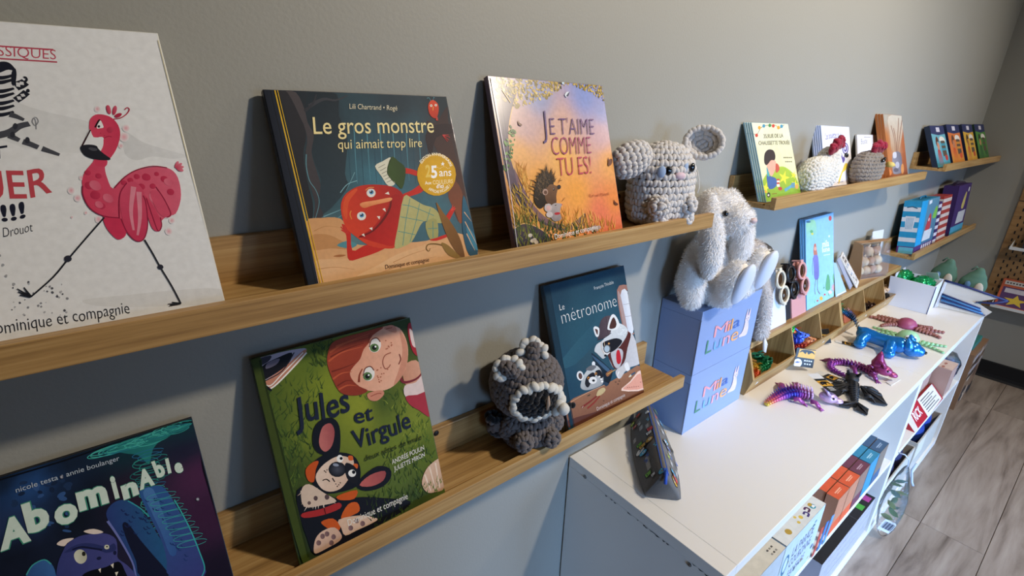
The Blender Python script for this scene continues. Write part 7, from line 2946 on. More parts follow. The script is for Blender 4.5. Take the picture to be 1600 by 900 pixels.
e = empty('crinkle_toy', (2.035, -.080, ZBIN), (R(-20), 0, R(-10)), 'salmon pink jagged toy standing in the fourth bin', 'toy')
m = MB()
m.prism([(0, 0, 0)] + [(.012 * i, 0, .040 + (.014 if i % 2 else 0)) for i in range(6)] + [(.06, 0, 0)], (0, .014, 0))
m.build('body', plain('salmon_plastic', 'd88a7a', .5), e, fixn=True)
for i in range(2):
    critter('jointed_creature', ('dark brown jointed creature at the front of the fifth bin', 'teal and brown jointed creature at the back of the fifth bin')[i], [(2.160 + .06 * i, -.090, .008), (2.180 + .06 * i, -.080 + .01 * i, .008), (2.200 + .06 * i, -.092, .008)], (['3a2a28', '5a3a30', '2a2020'], ['4ab0b8', '3a2a28', '4a3430'])[i], [.010, .015, .016], 7, z=ZBIN, head=((2.205 + .06 * i, -.092, .024), .014, (1, -.2, .1)), spike=.5)
sc = empty('scrunchie', (2.440, -.072, ZBIN), (0, 0, 0), 'black ruffled scrunchie with a pale one on top, in the last bin', 'hair tie')
for nm, col, z, r_ in (('ruffle', '15151b', .022, .030), ('pale_ruffle', 'd8b898', .050, .018)):
    m = MB()
    pp = []
    for i in range(37):
        a = 2 * pi * i / 36
        pp.append((cos(a) * r_ * (1 + .12 * sin(9 * a)), sin(a) * r_ * .8 * (1 + .1 * cos(7 * a)), z + .008 * sin(8 * a)))
    m.tube(pp, [.013 + .004 * sin(i * 1.9) for i in range(37)], 8, cap=False)
    m.build(nm, plain('cloth_' + col, col, .8, bump=.6, bscale=200), sc)
# ------------------------------------------------------------------ white open box with shiny green bags
bx = empty('open_box', (2.44, -.235, CT + .0005), (0, 0, R(2)), 'white open card box beyond the bins, filled with shiny green bags', 'box')
m = MB()
W_, D_, H_, t = .145, .135, .120, .003
m.prism([(0, 0, 0), (0, D_, 0), (-.012, D_ + .012, H_ + .006), (-.012, -.002, H_)], (t, 0, 0))
m.build('wall_panel', plain('white_card_box', 'dde1ec', .55), bx, fixn=True)
for a, b in (((W_ - t, 0, 0), (W_, D_, H_)), ((t, 0, 0), (W_ - t, t, H_ - .004)), ((t, D_ - t, 0), (W_ - t, D_, H_ + .018))):
    m = MB()
    m.box(a, b)
    m.build('wall_panel', bpy.data.materials['white_card_box'], bx)
m = MB()
m.box((t, t, 0), (W_ - t, D_ - t, .003))
m.build('base', bpy.data.materials['white_card_box'], bx)
m = MB()
m.prism([(-.001, -.0030, 0), (.003, -.0030, 0), (-.009, -.0050, H_), (-.0125, -.0050, H_)], (0, .0024, 0))
m.build('edge_band', plain('navy_edge', '3a4070', .5), bx, fixn=True)
M['green_foil'] = plain('green_foil', '0f9a58', .22, metal=.55, bump=.9, bscale=45, coat=.4)


def foil(loc, r, seed, label):
    e = empty('foil_bag', loc, (0, 0, 0), label, 'bag')
    bm = bmesh.new()
    bmesh.ops.create_icosphere(bm, subdivisions=4, radius=1.0)
    for v in bm.verts:
        p = v.co.copy()
        q = p * 2.4 + Vector((seed, seed * 2.1, 0))
        f = 1 + .22 * abs(noise.noise(q)) + .16 * noise.noise(q * 2.3) - .10 * abs(noise.noise(q * 4.5))
        v.co = Vector((p.x * r[0] * f, p.y * r[1] * f, p.z * r[2] * f))
    m = MB()
    m.bm(bm)
    bm.free()
    m.build('bag', M['green_foil'], e)
    return e


foil((2.500, -.185, CT + .105), (.048, .038, .032), 3, 'shiny green foil bag on top of the white open box')
foil((2.500, -.118, CT + .112), (.040, .030, .034), 8, 'smaller shiny green foil bag at the wall side of the white open box')
e = empty('price_card', (2.535, -.226, CT + .128), (R(-20), R(15), R(60)), 'small white price card on the rim of the white open box', 'card')
m = MB()
m.box((0, 0, 0), (.050, .001, .030))
m.build('card', M['white_edge'], e)

# two green cloth bags behind the pouches
cloth = plain('sage_cloth', '4a6a56', .85, bump=.5, bscale=80, var=.12, vscale=30)
for i, (x, y, h, lab) in enumerate(((2.648, -.215, .195, 'sage green cloth bag behind the zip pouch, nearer the wall'), (2.648, -.312, .182, 'sage green cloth bag behind the zip pouch, nearer the aisle'))):
    e = empty('cloth_bag', (x, y, CT + .0005), (0, 0, R(8 * i)), lab, 'bag', 'sage green cloth bags')
    me = skin([((0, 0, .055), (.030, .048, .058)), ((0, 0, h - .075), (.026, .046, .048)), ((0, -.004, h - .045), (.020, .034, .030)), ((0, -.008, h - .020), (.014, .018, .022))], .005, 3)
    mesh_obj('body', me, cloth, e)
    m = MB()
    m.ell((-.024, -.020, h - .090), (.008, .016, .034))
    m.build('pale_patch', plain('beige_patch', 'b8ab98', .8), e)
    m = MB()
    m.ell((-.025, .016, h - .070), (.006, .010, .014))
    m.build('blue_patch', plain('blue_patch', '4a6a80', .8), e)
    m = MB()
    m.tube([(0, -.004, h - .010), (-.004, .006, h + .004), (.002, .018, h - .014)], [.003, .003, .003], 6)
    m.build('loop', cloth, e)

# zip pouches
e = empty('zip_pouch', (2.586, -.226, CT + .001), (0, 0, 0), 'white mesh zip pouch with a navy border, leaning open at the end of the cabinet', 'pouch')
P = lambda x, y, z: (x - 2.586, y + .226, z - CT - .001)
navy = plain('navy_binding', '1c2a62', .5)
mesh_w = plain('white_mesh', 'cfcbc4', .55, bump=.5, bscale=900)
m = MB()
m.prism([P(2.598, -.236, .884), P(2.612, -.410, .862), P(2.606, -.345, .826), P(2.594, -.238, .836)], (.003, 0, 0))
m.build('back_panel', mesh_w, e, fixn=True)
m = MB()
m.tube([P(2.597, -.232, .887), P(2.604, -.320, .876), P(2.613, -.430, .856)], [.005, .005, .004], 6)
m.tube([P(2.613, -.430, .856), P(2.608, -.395, .836), P(2.600, -.345, .826)], [.004, .0055, .003], 6)
m.build('navy_border', navy, e)
m = MB()
m.prism([P(2.586, -.236, .774), P(2.600, -.385, .775), P(2.606, -.400, .800), P(2.604, -.345, .826), P(2.592, -.236, .838)], (.003, 0, 0))
m.build('front_panel', mesh_w, e, fixn=True)
blu = plain('steel_blue_print', '3f78ac', .5)
for a, b, mt, r_ in (((-.238, .832), (-.366, .806), navy, .0035), ((-.240, .823), (-.368, .799), blu, .0048), ((-.242, .814), (-.372, .793), navy, .0035), ((-.243, .806), (-.378, .787), blu, .0050), ((-.243, .796), (-.386, .783), navy, .0028)):
    m = MB()
    m.tube([P(2.587, a[0], a[1]), P(2.598, b[0], b[1])], [r_, r_ * .8], 6)
    m.build('stripe', mt, e)
e = empty('paper_sleeve', (2.590, -.2405, CT + .001), (0, 0, R(-6)), 'clear sleeve of papers between the white box and the zip pouch', 'sleeve')
m = MB()
m.prism([(-.03, 0, 0), (.012, 0, 0), (.010, 0, .104), (-.012, 0, .112)], (0, .004, 0))
m.build('sleeve', plain('milky_sleeve', 'c6c8cc', .25), e, fixn=True)

# ------------------------------------------------------------------ toy boxes on the lower corner ledge
SH5 = Z5 + .0125


def carton(name, label, x0, w, yb, d, h, lean, cols, cat='box', ops=None, sops=None, group=None):
    """box standing on the ledge; printed front (faces the room) and left side"""
    e = empty(name, (x0, yb, SH5), (R(-lean), 0, 0), label, cat, group)
    m = MB()
    m.box((0, 0, 0), (w, d, h), .001)
    m.build('carton', plain(name + '_card', cols, .4), e)
    s = Sheet(w, h, y=-.0006)
    if ops:
        ops(s, w, h)
        s.build(e, M['print_matte'], 'printed_front')
    if sops:
        s2 = Sheet(d, h, y=0)
        sops(s2, d, h)
        o = s2.build(e, M['print_matte'], 'printed_side')
        o.matrix_local = Matrix.Translation((-.0006, d, 0)) @ Matrix.Rotation(-pi / 2, 4, 'Z')
        for c in e.children:
            if c.name.startswith('lettering'):
                c.matrix_local = o.matrix_local
    return e


def side_blue(s, w, h):
    s.fill([(0, 0), (w, 0), (w, h), (0, h)], '1f93c4')
    for k in range(4):
        z = h * (.24 + .19 * k)
        s.fill([(0, z), (w, z), (w, z + h * .08), (0, z + h * .08)], 'd8dde6')
    s.fill([(w * .28, h * .46), (w * .72, h * .46), (w * .80, h * .72), (w * .20, h * .72)], 'd8dde6')
    for k in range(5):
        s.stroke([(w * (.32 + .08 * k), h * .48), (w * (.30 + .09 * k), h * .69)], w * .03, w * .03, '5a9ac0')
    s.stroke([(w * .2, h * .88), (w * .5, h * .90), (w * .8, h * .87)], h * .02, h * .02, '2a5a78')
    s.fill([(0, 0), (w, 0), (w, h * .15), (0, h * .15)], '5a2a78')
    s.fill([(w * .10, h * .015), (w * .96, h * .015), (w * .96, h * .135), (w * .10, h * .135)], '64b8d4')


def front_blue(s, w, h):
    s.fill([(0, 0), (w, 0), (w, h), (0, h)], '5a8aa0', '3a6a88', 90)
    s.fill([(0, h * .16), (w * .32, h * .16), (w * .32, h), (0, h)], '189ad2')
    s.fill(catmull([(w * .42, h * .40), (w * .55, h * .70), (w * .66, h * .66), (w * .70, h * .42)], True), 'b83a44')
    s.fill(disc((w * .56, h * .60), w * .03, 8), 'e8e8e8')
    s.fill(catmull([(w * .74, h * .62), (w * .86, h * .82), (w * .97, h * .78), (w * .95, h * .60)], True), '7ab84a')
    s.fill([(w * .34, h * .20), (w * .80, h * .20), (w * .84, h * .40), (w * .40, h * .40)], 'd0d4d6')
    s.fill([(0, 0), (w, 0), (w, h * .15), (0, h * .15)], '4a2a68')
    for k in range(5):
        s.fill([(w * (.36 + .12 * k), h * .02), (w * (.43 + .12 * k), h * .02), (w * (.44 + .12 * k), h * .13), (w * (.38 + .12 * k), h * .13)], 'd8d0c8')
    s.fill([(w * .42, h * .90), (w * .56, h * .92), (w * .54, h * .98), (w * .40, h * .97)], 'e0e4e8')


def stripes(c1, c2):
    def f(s, w, h):
        s.fill([(0, 0), (w, 0), (w, h), (0, h)], c1)
        for k in range(6):
            z = h * (.04 + .165 * k)
            s.fill([(0, z), (w, z), (w, z + h * .08), (0, z + h * .08)], c2)
    return f


def front_purple(s, w, h):
    s.fill([(0, 0), (w, 0), (w, h), (0, h)], '3f2868')
    s.fill([(0, 0), (w, 0), (w, h * .18), (0, h * .18)], '4aa0c0')
    s.fill(catmull([(w * .50, h * .55), (w * .62, h * .80), (w * .74, h * .82), (w * .70, h * .52)], True), 'c8b86a')
    s.fill([(w * .30, h * .22), (w * .88, h * .22), (w * .92, h * .46), (w * .36, h * .46)], 'c8ccd0')
    s.fill(disc((w * .86, h * .88), w * .05, 8), 'd8d8d8')


b = carton('toy_box', 'large bright blue toy box with white striped side, leftmost on the lower corner ledge', 2.600, .270, -.1035, .060, .228, 6, '2596c8', ops=front_blue, sops=side_blue)
m = MB()
m.box((.055, .012, .2282), (.215, .048, .2292))
m.tube([(.09, .030, .229), (.10, .030, .238), (.17, .030, .238), (.18, .030, .229)], .003, 6)
m.build('handle', plain('blue_handle', '17749c', .5), b)
carton('toy_box', 'narrow purple and white striped toy box beside the large blue one', 2.905, .052, -.098, .060, .198, 6, '3a2460', ops=stripes('3a2460', 'd8d4dc'), sops=stripes('3a2460', 'd8d4dc'))
carton('toy_box', 'red and white striped toy box between the striped and the solid purple boxes', 2.992, .150, -.094, .060, .215, 6, 'b84038', ops=stripes('a83a34', 'd8c8c0'), sops=stripes('b84038', 'e0d4cc'))
b = carton('toy_box', 'tall dark purple toy box with a pale blue foot, nearest the corner', 3.205, .260, -.098, .058, .250, 5, '3f2868', ops=front_purple, sops=stripes('3f2868', '3f2868'))
m = MB()
m.prism([(.01, .020, .2502), (.05, .020, .262), (.12, .022, .268), (.20, .020, .262), (.25, .020, .2502)], (0, .014, 0))
m.build('film_tuft', plain('dark_film', '2a1c3c', .25), b, fixn=True)

# ------------------------------------------------------------------ board games and card boxes inside the near cabinet
ZS = CM + .0006


def game(name, label, x0, x1, yf, d, h, zb, top, front, cat='box', group=None, tops=None, fronts=None, side=None):
    e = empty(name, (x0, yf, zb), (0, 0, 0), label, cat, group)
    w = x1 - x0
    m = MB()
    m.box((0, 0, 0), (w, d, h), .0008)
    m.build('carton', plain(name + '_side', side or front, .45), e)
    s = Sheet(w, d, y=0)
    s.fill([(0, 0), (w, 0), (w, d), (0, d)], top)
    if tops:
        tops(s, w, d)
    o = s.m.build('printed_top', M['print_matte'], e)
    tag(o, kind='stuff')
    o.matrix_local = Matrix.Translation((0, 0, h + .0004)) @ Matrix.Rotation(-pi / 2, 4, 'X')
    if s.tx.v:
        q = tag(s.tx.build('lettering', M['print_matte'], e), kind='stuff')
        q.matrix_local = o.matrix_local
    s = Sheet(w, h, y=-.0004)
    s.fill([(0, 0), (w, 0), (w, h), (0, h)], front)
    if fronts:
        fronts(s, w, h)
    s.build(e, M['print_matte'], 'printed_front')
    return e


def dots_top(s, w, d):
    for x, z, r_, c in ((.045, .016, .0090, 'b8963a'), (.112, .018, .0060, 'd8b848'), (.092, .014, .0045, 'd8b848'), (.100, .026, .0040, 'd8b848'), (.170, .016, .0090, '2a90a0')):
        s.fill(disc((x, z), r_, 16, r_ * .8), c)
    s.fill([(.166, .012), (.178, .012), (.176, .018), (.168, .019)], 'e8ecec')
    s.fill(disc((.170, .022), .0070, 14, .0045), 'b8963a')
    for x, z, c in ((.132, .013, '3a2a6a'), (.148, .018, '4a2048')):
        s.stroke(catmull([(x - .006, z + .005), (x + .004, z + .006), (x + .006, z - .002), (x - .006, z - .004)], False), .0045, .0045, c)
    s.stroke([(.0, .0), (.0, d)], .004, .004, '2a2a2e')


def parade_front(s, w, h):
    rnd = random.Random(6)
    for i in range(30):
        x, z = rnd.uniform(.01, w - .01), rnd.uniform(.012, h - .01)
        if w * .2 < x < w * .85 and h * .30 < z < h * .75:
            continue
        s.fill(disc((x, z), rnd.uniform(.004, .009), 9, rnd.uniform(.003, .008)), rnd.choice(['3f7068', '2a6a80', 'a89048', '6a7a78', 'c8b860', '50607a']))
    s.fill(disc((w * .12, h * .60), .016, 16, .030), '3a6a88')
    s.fill(disc((w * .12, h * .60), .010, 16, .022), 'c4d2d6')
    s.text('LA PARADE', '4a4a6a', (w * .26, h * .62), (w * .82, h * .62), (w * .26, h * .78), .01)
    s.text('COURONNE', '4a4a6a', (w * .26, h * .42), (w * .82, h * .42), (w * .26, h * .57), .01)
    s.text('FANFARE', '5a4a6a', (w * .30, h * .20), (w * .74, h * .20), (w * .30, h * .34), .0)


def beetle_top(s, w, d):
    for i in range(6):
        s.stroke([(w - .020 - .009 * (i % 3), .010 + .010 * (i // 3)), (w - .026 - .009 * (i % 3), .010 + .010 * (i // 3))], .0045, .003, '4a443c' if i % 2 else '8a8478')
    c = (w - .085, d * .5)
    s.fill(disc(c, .010, 12, .006), '4a463e')
    for k in range(6):
        a = k * pi / 3 + .3
        s.stroke([(c[0] + cos(a) * .008, c[1] + sin(a) * .005), (c[0] + cos(a) * .020, c[1] + sin(a) * .013)], .0018, .0012, '3a362e')
    s.stroke([(c[0] - .02, c[1] + .008), (c[0] - .034, c[1] + .012), (c[0] - .03, c[1] - .006)], .0025, .0015, '3a362e')


def beetle_front(s, w, h):
    s.fill([(0, 0), (w * .6, 0), (w * .5, h), (0, h)], 'bdb4a8')
    s.stroke([(w * .3, h * .3), (w * .4, h * .5), (w * .5, h * .4)], .006, .003, '7a7468')


game('board_game', 'white board game box with gold and purple dots on its lid, in the near cabinet', .966, 1.172, -.374, .180, .174, ZS, 'dcdcd6', 'b9c6cc', tops=dots_top, fronts=parade_front)
game('board_game', 'beige board game box with a beetle on its lid, left in the near cabinet', .760, .963, -.374, .180, .174, ZS, 'd4cbb8', 'b0b4b4', tops=beetle_top, fronts=beetle_front)


def lines_top(c):
    def f(s, w, d):
        s.stroke([(w * .25, d * .55), (w * .75, d * .55)], .003, .003, c)
        s.stroke([(w * .30, d * .40), (w * .70, d * .40)], .002, .002, c)
    return f


def lower_front(c):
    def f(s, w, h):
        s.fill([(0, 0), (w, 0), (w, h * .30), (0, h * .30)], c)
    return f


XS = (1.283, 1.358, 1.436, 1.513, 1.592, 1.672)
for r_, (yf, dd) in enumerate(((-.374, .0285), (-.343, .045))):
    for k, (nm, tc, fc, lc) in enumerate((('orange', 'd8582e', 'b87a5a', 'f0b090'), ('orange', 'd8582e', 'b87a5a', 'f0b090'), ('maroon', '6a3444', '8a6a5a', 'b898a0'), ('teal', '3184a6', '3a84a4', 'a8d0dc'), ('slate blue', '3a5878', '7a6a5c', '98acc0'))):
        if nm == 'maroon':
            lab = ('maroon', 'front' if r_ == 0 else 'rear')
        pos = ('front' if r_ == 0 else 'rear')
        extra = {0: 'next to the white game box', 1: 'next to the maroon one', 2: 'between orange and teal', 3: 'between maroon and slate blue', 4: 'at the right end'}[k]
        game('card_game', '%s %s card game box in the near cabinet, %s' % (pos, nm, extra), XS[k] + .0006 + .003 * r_, XS[k + 1] - .0006 - .003 * (1 - r_), yf, dd, .122, ZS, tc, fc, group='small card game boxes', tops=lines_top(lc), fronts=lower_front(tc))
e = empty('label_holder', (1.240, -.3755, ZS), (0, 0, 0), 'set of red and blue label strips before the card game boxes', 'price holder')
for x, c in ((-.062, 'c04a40'), (-.030, '3a78b8'), (.004, '5a98d8')):
    m = MB()
    m.prism([(x, -.0022, .0), (x + .016, -.0022, .0), (x + .028, -.0022, .085), (x + .008, -.0022, .090)], (0, .001, 0))
    m.build('label_strip', plain('strip_' + c, c, .35), e, fixn=True)


def letters_top(s, w, d):
    for x, ch, c in ((.10, 'A', 'c8b840'), (.17, 'H', '5ab0c8'), (.26, '', ''), (.33, 'B', '58b048'), (.39, 'S', 'b83a98')):
        if ch:
            s.text(ch, c, (x, .006), (x + .022, .006), (x, .024), .02)
    s.fill([(.325, .006), (.355, .006), (.355, .028), (.325, .028)], '4aa83e')
    s.fill([(.385, .006), (.415, .006), (.415, .026), (.385, .026)], 'b03a90')
    s.stroke([(.27, 0), (.27, d)], .0015, .0015, '5a5a60')


def speckle_front(s, w, h):
    s.fill([(0, 0), (w, 0), (w, h), (0, h)], 'a9a3aa')
    rnd = random.Random(12)
    for i in range(120):
        x, z = rnd.uniform(.01, w - .01), rnd.uniform(.01, h - .01)
        s.stroke([(x, z), (x + rnd.uniform(-.01, .01), z + rnd.uniform(-.008, .008))], .0022, .001, rnd.choice(['8a8490', '7a7684', 'b8b2b8', '5a5668', 'c8c4c8', 'a08a78']))
    for k in range(3):
        s.stroke([(0, h * (.28 + .25 * k)), (w, h * (.28 + .25 * k))], .003, .003, 'd4d2d4')


game('floor_puzzle', 'wide grey speckled puzzle box with a black lid and coloured letters, on the cabinet base', 1.345, 1.775, -.372, .17, .150, FZ + .0348, '1a1719', 'a9a3aa', tops=letters_top, fronts=speckle_front)
game('floor_puzzle', 'dark navy puzzle box lying at the left of the cabinet base', .95, 1.23, -.360, .20, .10, FZ + .0348, '1e2438', '2a3048')
# ------------------------------------------------------------------ inside the far cabinet
def red_front(s, w, h):
    s.fill([(0, 0), (w * .10, 0), (w * .16, h), (0, h)], 'c8bcb8')
    s.fill([(w * .43, 0), (w * .96, h * .06), (w * .97, h), (w * .45, h)], 'd8d2c8')
    for i in range(6):
        z = h * (.82 - .13 * i)
        s.stroke([(w * .49, z), (w * (.80 + .10 * (i % 2)), z)], .003 if i % 2 else .0045, .003, '5a5450')
    s.text('RICK', 'e4dcd8', (w * .16, h * .30), (w * .38, h * .34), (w * .17, h * .72), .02)


e = empty('board_game', (2.040, -.3765, ZS), (R(-45), 0, 0), 'red board game box with a cream text panel, leaning in the far cabinet', 'box')
m = MB()
m.box((0, 0, 0), (.375, .040, .066), .001)
m.build('carton', plain('red_carton', 'a91e2c', .4), e)
s = Sheet(.375, .066, y=-.0005)
red_front(s, .375, .066)
s.build(e, M['print_matte'], 'printed_front')


def fish_top(s, w, d):
    for i in range(4):
        x, z = w * (.18 + .2 * i), d * (.35 + .3 * (i % 2))
        s.fill(catmull([(x - .010, z), (x, z + .006), (x + .012, z), (x, z - .005)], True), '9a5a48')
        s.fill([(x - .010, z), (x - .016, z + .004), (x - .016, z - .004)], '9a5a48')
    s.stroke([(w * .06, d * .1), (w * .06, d * .9)], .003, .003, '8a5a50')


game('card_box', 'pale lilac box with faint printing, behind the red board game', 2.150, 2.272, -.318, .070, .118, ZS, 'cfc3d2', 'b9a5b0')
game('tin_box', 'tan box with brown fish drawings, beside the pale lilac box', 2.280, 2.400, -.318, .070, .122, ZS, 'cdb0a0', 'b08f82', tops=fish_top)
game('tin_box', 'tan box with brown fish drawings, next to the bag of navy cloths', 2.418, 2.520, -.372, .090, .122, ZS, 'cfb4a4', 'b08f82', tops=fish_top)
game('dark_box', 'dark red-brown box standing at the back left of the far cabinet shelf', 1.98, 2.13, -.30, .10, .13, ZS, '6a2a26', '7a3a30')
e = empty('cloth_bundle', (2.585, -.315, ZS), (0, 0, 0), 'navy cloths bundled in a clear bag, at the right end of the shelf', 'bundle')
me = skin([((0, 0, .045), (.052, .055, .045)), ((-.02, .0, .095), (.040, .045, .035)), ((.02, .01, .085), (.035, .04, .03))], .006, 2)
mesh_obj('cloths', me, plain('navy_cloth', '2c3c66', .8, bump=1.0, bscale=40, var=.25, vscale=25), e)
bm = bmesh.new()
bmesh.ops.create_icosphere(bm, subdivisions=3, radius=1.0)
for v in bm.verts:
    k = 1 + .14 * noise.noise(v.co * 3.3)
    v.co = Vector((v.co.x * .060 * k, v.co.y * .060 * k, .072 + v.co.z * .070 * k))
m = MB()
m.bm(bm)
bm.free()
m.build('clear_bag', M['film'], e)
grey = plain('grey_felt', 'b9b3a8', .8, var=.06, vscale=40)
for i, (x0, x1, col, lab) in enumerate(((1.86, 2.22, '24264a', 'grey open bin holding dark navy things, at the left under the far shelf'), (2.25, 2.60, '1c3a8a', 'grey open bin holding a royal blue bag, at the right under the far shelf'))):
    e = empty('storage_bin', (x0, -.372, FZ + .0348), (0, 0, 0), lab, 'bin', 'grey bins in the far cabinet')
    w, d, h = x1 - x0, .26, .150
    for a, b in (((0, 0, 0), (w, .004, h)), ((0, d - .004, 0), (w, d, h)), ((0, .004, 0), (.004, d - .004, h)), ((w - .004, .004, 0), (w, d - .004, h)), ((.004, .004, 0), (w - .004, d - .004, .004))):
        m = MB()
        m.box(a, b)
        m.build('bin_wall', grey, e)
    m = MB()
    m.box((w * .02, -.0014, h * .45), (w * .35, 0, h * .95))
    m.build('label', plain('cream_label', 'cfcaba', .6), e)
    e = empty('bin_filling', ((x0 + x1) / 2, -.26, FZ + .042), (0, 0, 0), ('dark navy and teal cloth in the left grey bin', 'royal blue cloth bag in the right grey bin')[i], 'cloth')
    me = skin([((-.05, -.05, .12), (.075, .055, .075)), ((.06, -.05, .13), (.07, .05, .08)), ((0, .03, .10), (.10, .05, .07)), ((0, 0, .05), (.13, .08, .05))], .012, 2)
    mesh_obj('cloth', me, plain('cloth_' + col, col, .5, bump=.8, bscale=40, var=.4, vscale=14), e)

# clear bag of leaves hanging from the divider
e = empty('hanging_bag', (1.835, -.386, .445), (0, 0, 0), 'clear bag of green play leaves with a barcode label, hanging on the cabinet front', 'bag')
bm = bmesh.new()
bmesh.ops.create_icosphere(bm, subdivisions=4, radius=1.0)
for v in bm.verts:
    p = v.co.copy()
    k = 1 + .16 * noise.noise(p * 3.0) + .08 * noise.noise(p * 7)
    wd = .55 + .45 * min(1, (1 - p.z) / 1.1)
    v.co = Vector((p.x * .020 * k * wd, -.026 + p.y * .034 * k * wd, -.150 + p.z * .150))
m = MB()
m.bm(bm)
bm.free()
m.build('clear_bag', M['film'], e)
m = MB()
m.tube([(0, .006, .030), (-.002, -.012, .034), (-.002, -.026, .022), (-.001, -.028, .0), (0, -.026, -.012)], .0022, 6)
m.tube([(-.001, -.045, .020), (0, -.040, -.010), (0, -.050, -.050), (.002, -.056, -.062)], .0035, 6)
m.build('zip_strip', plain('clear_strip', 'b9c4d4', .2), e)
rnd = random.Random(5)
leafm = [plain('leaf_' + c, c, .5, var=.2) for c in ('3f6a58', '54784a', '8a9a5a')]
for i in range(9):
    m = MB()
    z = -.07 - .018 * i
    y = -.026 + rnd.uniform(-.012, .012)
    x = rnd.uniform(-.009, .009)
    a = rnd.uniform(0, pi)
    u, w_ = Vector((0, cos(a), sin(a))), Vector((.5, -sin(a), cos(a)))
    P_ = [Vector((x, y, z)) + u * p * .018 + w_ * q * .009 for p, q in ((-1, 0), (-.4, .8), (.4, .8), (1, 0), (.4, -.8), (-.4, -.8))]
    m.prism([tuple(p) for p in P_], (.0015, 0, 0))
    m.build('leaf', leafm[i % 3], e, fixn=True)
s = Sheet(.036, .052, y=0)
s.st = 4e-5
s.fill([(0, 0), (.036, 0), (.036, .046), (.030, .052), (0, .052)], 'dcdde0')
x = .004
for i in range(11):
    s.fill([(x, .012), (x + .0010 + .0010 * (i * 7 % 3), .012), (x + .0010 + .0010 * (i * 7 % 3), .044), (x, .044)], '2c3448')
    x += .0028
o = s.m.build('barcode_label', M['print_matte'], e)
o.location = (-.027, -.012, -.262)
o.rotation_euler = (R(4), R(14), R(-62))

# patterned gift bag on the floor beyond the cabinet
e = empty('gift_bag', (3.09, -.360, FZ + .0003), (0, 0, 0), 'brown and black patterned paper bag standing on the floor beyond the cabinets', 'bag')
w, d, h = .32, .10, .31
m = MB()
m.prism([(0, 0, 0), (w, 0, 0), (w, 0, h), (0, 0, h)], (0, d, 0))
m.build('bag', plain('brown_bag', '8a6a50', .55), e, fixn=True)
s = Sheet(w, h, y=-.0005)
rnd = random.Random(3)
for i in range(16):
    x0, z0 = rnd.uniform(.02, w - .02), rnd.uniform(.02, h - .02)
    s.fill(catmull([(x0 + rnd.uniform(.02, .045) * cos(t), z0 + rnd.uniform(.015, .035) * sin(t)) for t in [2 * pi * k / 7 for k in range(7)]], True), rnd.choice(['1c1a1e', 'b08a68', '6a4a38', 'a89a90', '2a2a30', 'c0a890']))
for k in range(4):
    s.fill(catmull([(0, h * (.55 + .11 * k)), (w * .3, h * (.60 + .11 * k)), (w * .7, h * (.56 + .11 * k)), (w, h * (.60 + .11 * k)), (w, h * (.57 + .11 * k)), (w * .5, h * (.53 + .11 * k))], True), ('16161a', 'b4aeb0')[k % 2])
s.build(e, M['print_matte'], 'printed_front')
m = MB()
m.box((w * .2, .02, h), (w * .8, .08, h + .03), .004)
m.build('tissue', plain('teal_tissue', '2f7a74', .6), e)

# ------------------------------------------------------------------ pegboards on the far wall
pegm = wood('pegboard', '7d5c38', 'a07a4c', 'b08a5a', scale=(20, 1.5, 20), rough=.6)


def pegboard(z0, z1, label):
    e = empty('pegboard', (XR - .0005, -.248, z0), (0, 0, 0), label, 'pegboard', 'brown pegboards on the far wall')
    W_ = 1.10
    m = MB()
    m.box((-.012, -W_, 0), (0, 0, z1 - z0), .003)
    m.build('panel', pegm, e)
    m = MB()
    r_ = 0
    z = .022
    while z < z1 - z0 - .02:
        y = -.030 - (.020 if r_ % 2 else 0)
        while y > -W_ + .02:
            m.prism([(-.0126, y + .0032 * cos(a), z + .0032 * sin(a) + (.0055 if sin(a) > 0 else -.0055)) for a in [2 * pi * k / 10 + .05 for k in range(10)]], (.0008, 0, 0))
            y -= .040
        z += .020
        r_ += 1
    tag(m.build('peg_slot', M['rubber'], e, fixn=True), kind='stuff')
    return e


pegboard(.540, 1.124, 'lower brown pegboard on the far wall, above the cabinets')
pegboard(1.128, 1.70, 'upper brown pegboard on the far wall, cut off by the picture edge')
for z, lab, y0 in ((.885, 'small white shelf on the pegboard, holding a dark book', -.288), (.566, 'white shelf at the foot of the pegboard, holding the orange game box', -.300)):
    e = empty('peg_shelf', (XR - .013, y0, z), (0, 0, 0), lab, 'shelf', 'white pegboard shelves')
    m = MB()
    m.box((-.090, -.60, 0), (0, 0, .005), .001)
    m.build('shelf_plate', M['white_edge'], e)
    m = MB()
    m.prism([(-.001, -.004, .005), (-.088, -.004, .005), (-.088, -.004, .014), (-.001, -.004, .040)], (0, .003, 0))
    m.build('end_lip', M['white_edge'], e, fixn=True)
    m = MB()
    m.box((-.0905, -.60, .0), (-.0880, 0, .016), .0006)
    m.build('front_lip', M['white_edge'], e)


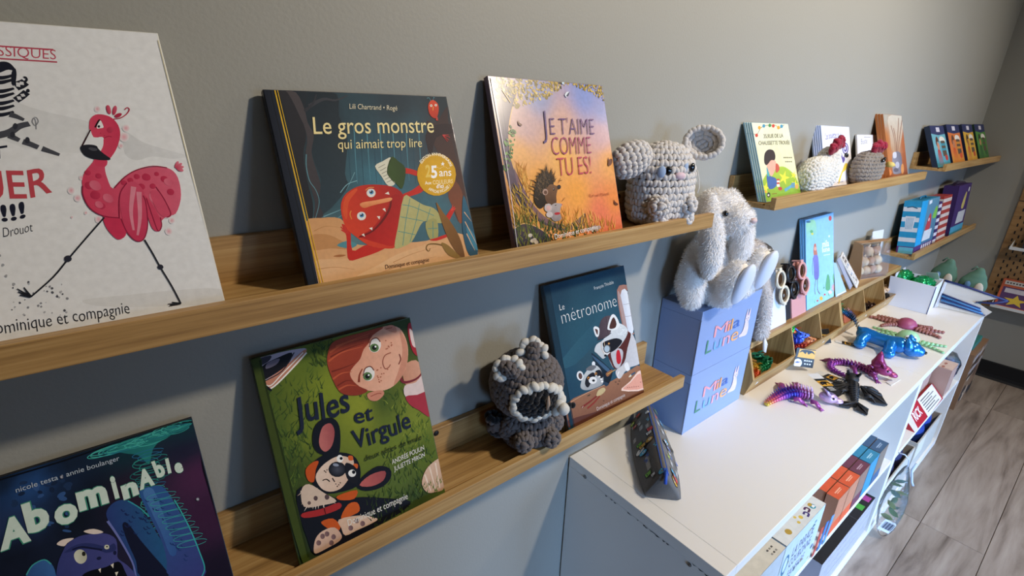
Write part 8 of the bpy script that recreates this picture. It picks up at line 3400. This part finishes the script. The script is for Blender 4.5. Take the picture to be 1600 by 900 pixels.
def far_box(name, label, y0, w, d, h, z, col, draw, lean=8, off=.050):
    e = empty(name, (XR - .014 - off, y0, z), (0, 0, R(-90)), label, 'box')
    q = Matrix.Rotation(R(-90), 4, 'Z') @ Matrix.Rotation(R(-lean), 4, 'X')
    e.rotation_euler = q.to_euler()
    m = MB()
    m.box((0, 0, 0), (w, d, h), .001)
    m.build('carton', plain(name + '_col', col, .45), e)
    s = Sheet(w, h, y=-.0006)
    draw(s, w, h)
    s.build(e, M['print_matte'], 'printed_front')


def orange_front(s, w, h):
    s.fill([(0, 0), (w, 0), (w, h), (0, h)], 'c8603a')
    s.fill([(w * .03, h * .80), (w * .28, h * .80), (w * .28, h * .94), (w * .03, h * .94)], 'd8d2c8')
    for i in range(6):
        s.stroke([(w * (.05 + .035 * i), h * .87), (w * (.07 + .035 * i), h * .87)], h * .05, h * .05, '4a3a38')
    s.text('Découvre', 'e8ddd0', (w * .40, h * .76), (w * .85, h * .76), (w * .40, h * .92), .01)
    s.fill([(w * .03, h * .03), (w * .36, h * .03), (w * .36, h * .72), (w * .03, h * .72)], '5a3a6a')
    s.fill([(w * .06, h * .52), (w * .34, h * .52), (w * .34, h * .68), (w * .06, h * .68)], 'cfc8d0')
    s.fill([(w * .40, h * .03), (w * .74, h * .03), (w * .74, h * .72), (w * .40, h * .72)], 'c8b84a')
    c = (w * .22, h * .26)
    s.fill([(c[0] + (.050 if k % 2 == 0 else .020) * cos(pi * k / 5 + .3), c[1] + (.034 if k % 2 == 0 else .014) * sin(pi * k / 5 + .3)) for k in range(10)], 'e0c040')
    s.fill(disc((w * .54, h * .28), .030, 14), '3a9a94')
    s.fill(disc((w * .54, h * .34), .012, 10), 'd8d8d0')
    s.fill(disc((w * .54, h * .34), .006, 8), '202028')


def dark_front(s, w, h):
    s.fill([(0, 0), (w, 0), (w, h), (0, h)], '2c2a38')
    s.fill([(w * .1, h * .2), (w * .5, h * .2), (w * .5, h * .7), (w * .1, h * .7)], '4a5a74')


far_box('orange_game', 'orange activity box with purple and yellow panels, on the lowest pegboard shelf', -.308, .34, .030, .150, .5718, 'b85a38', orange_front)
far_box('dark_book', 'dark book on the small pegboard shelf at the right edge', -.330, .20, .020, .16, .8908, '23222c', dark_front)
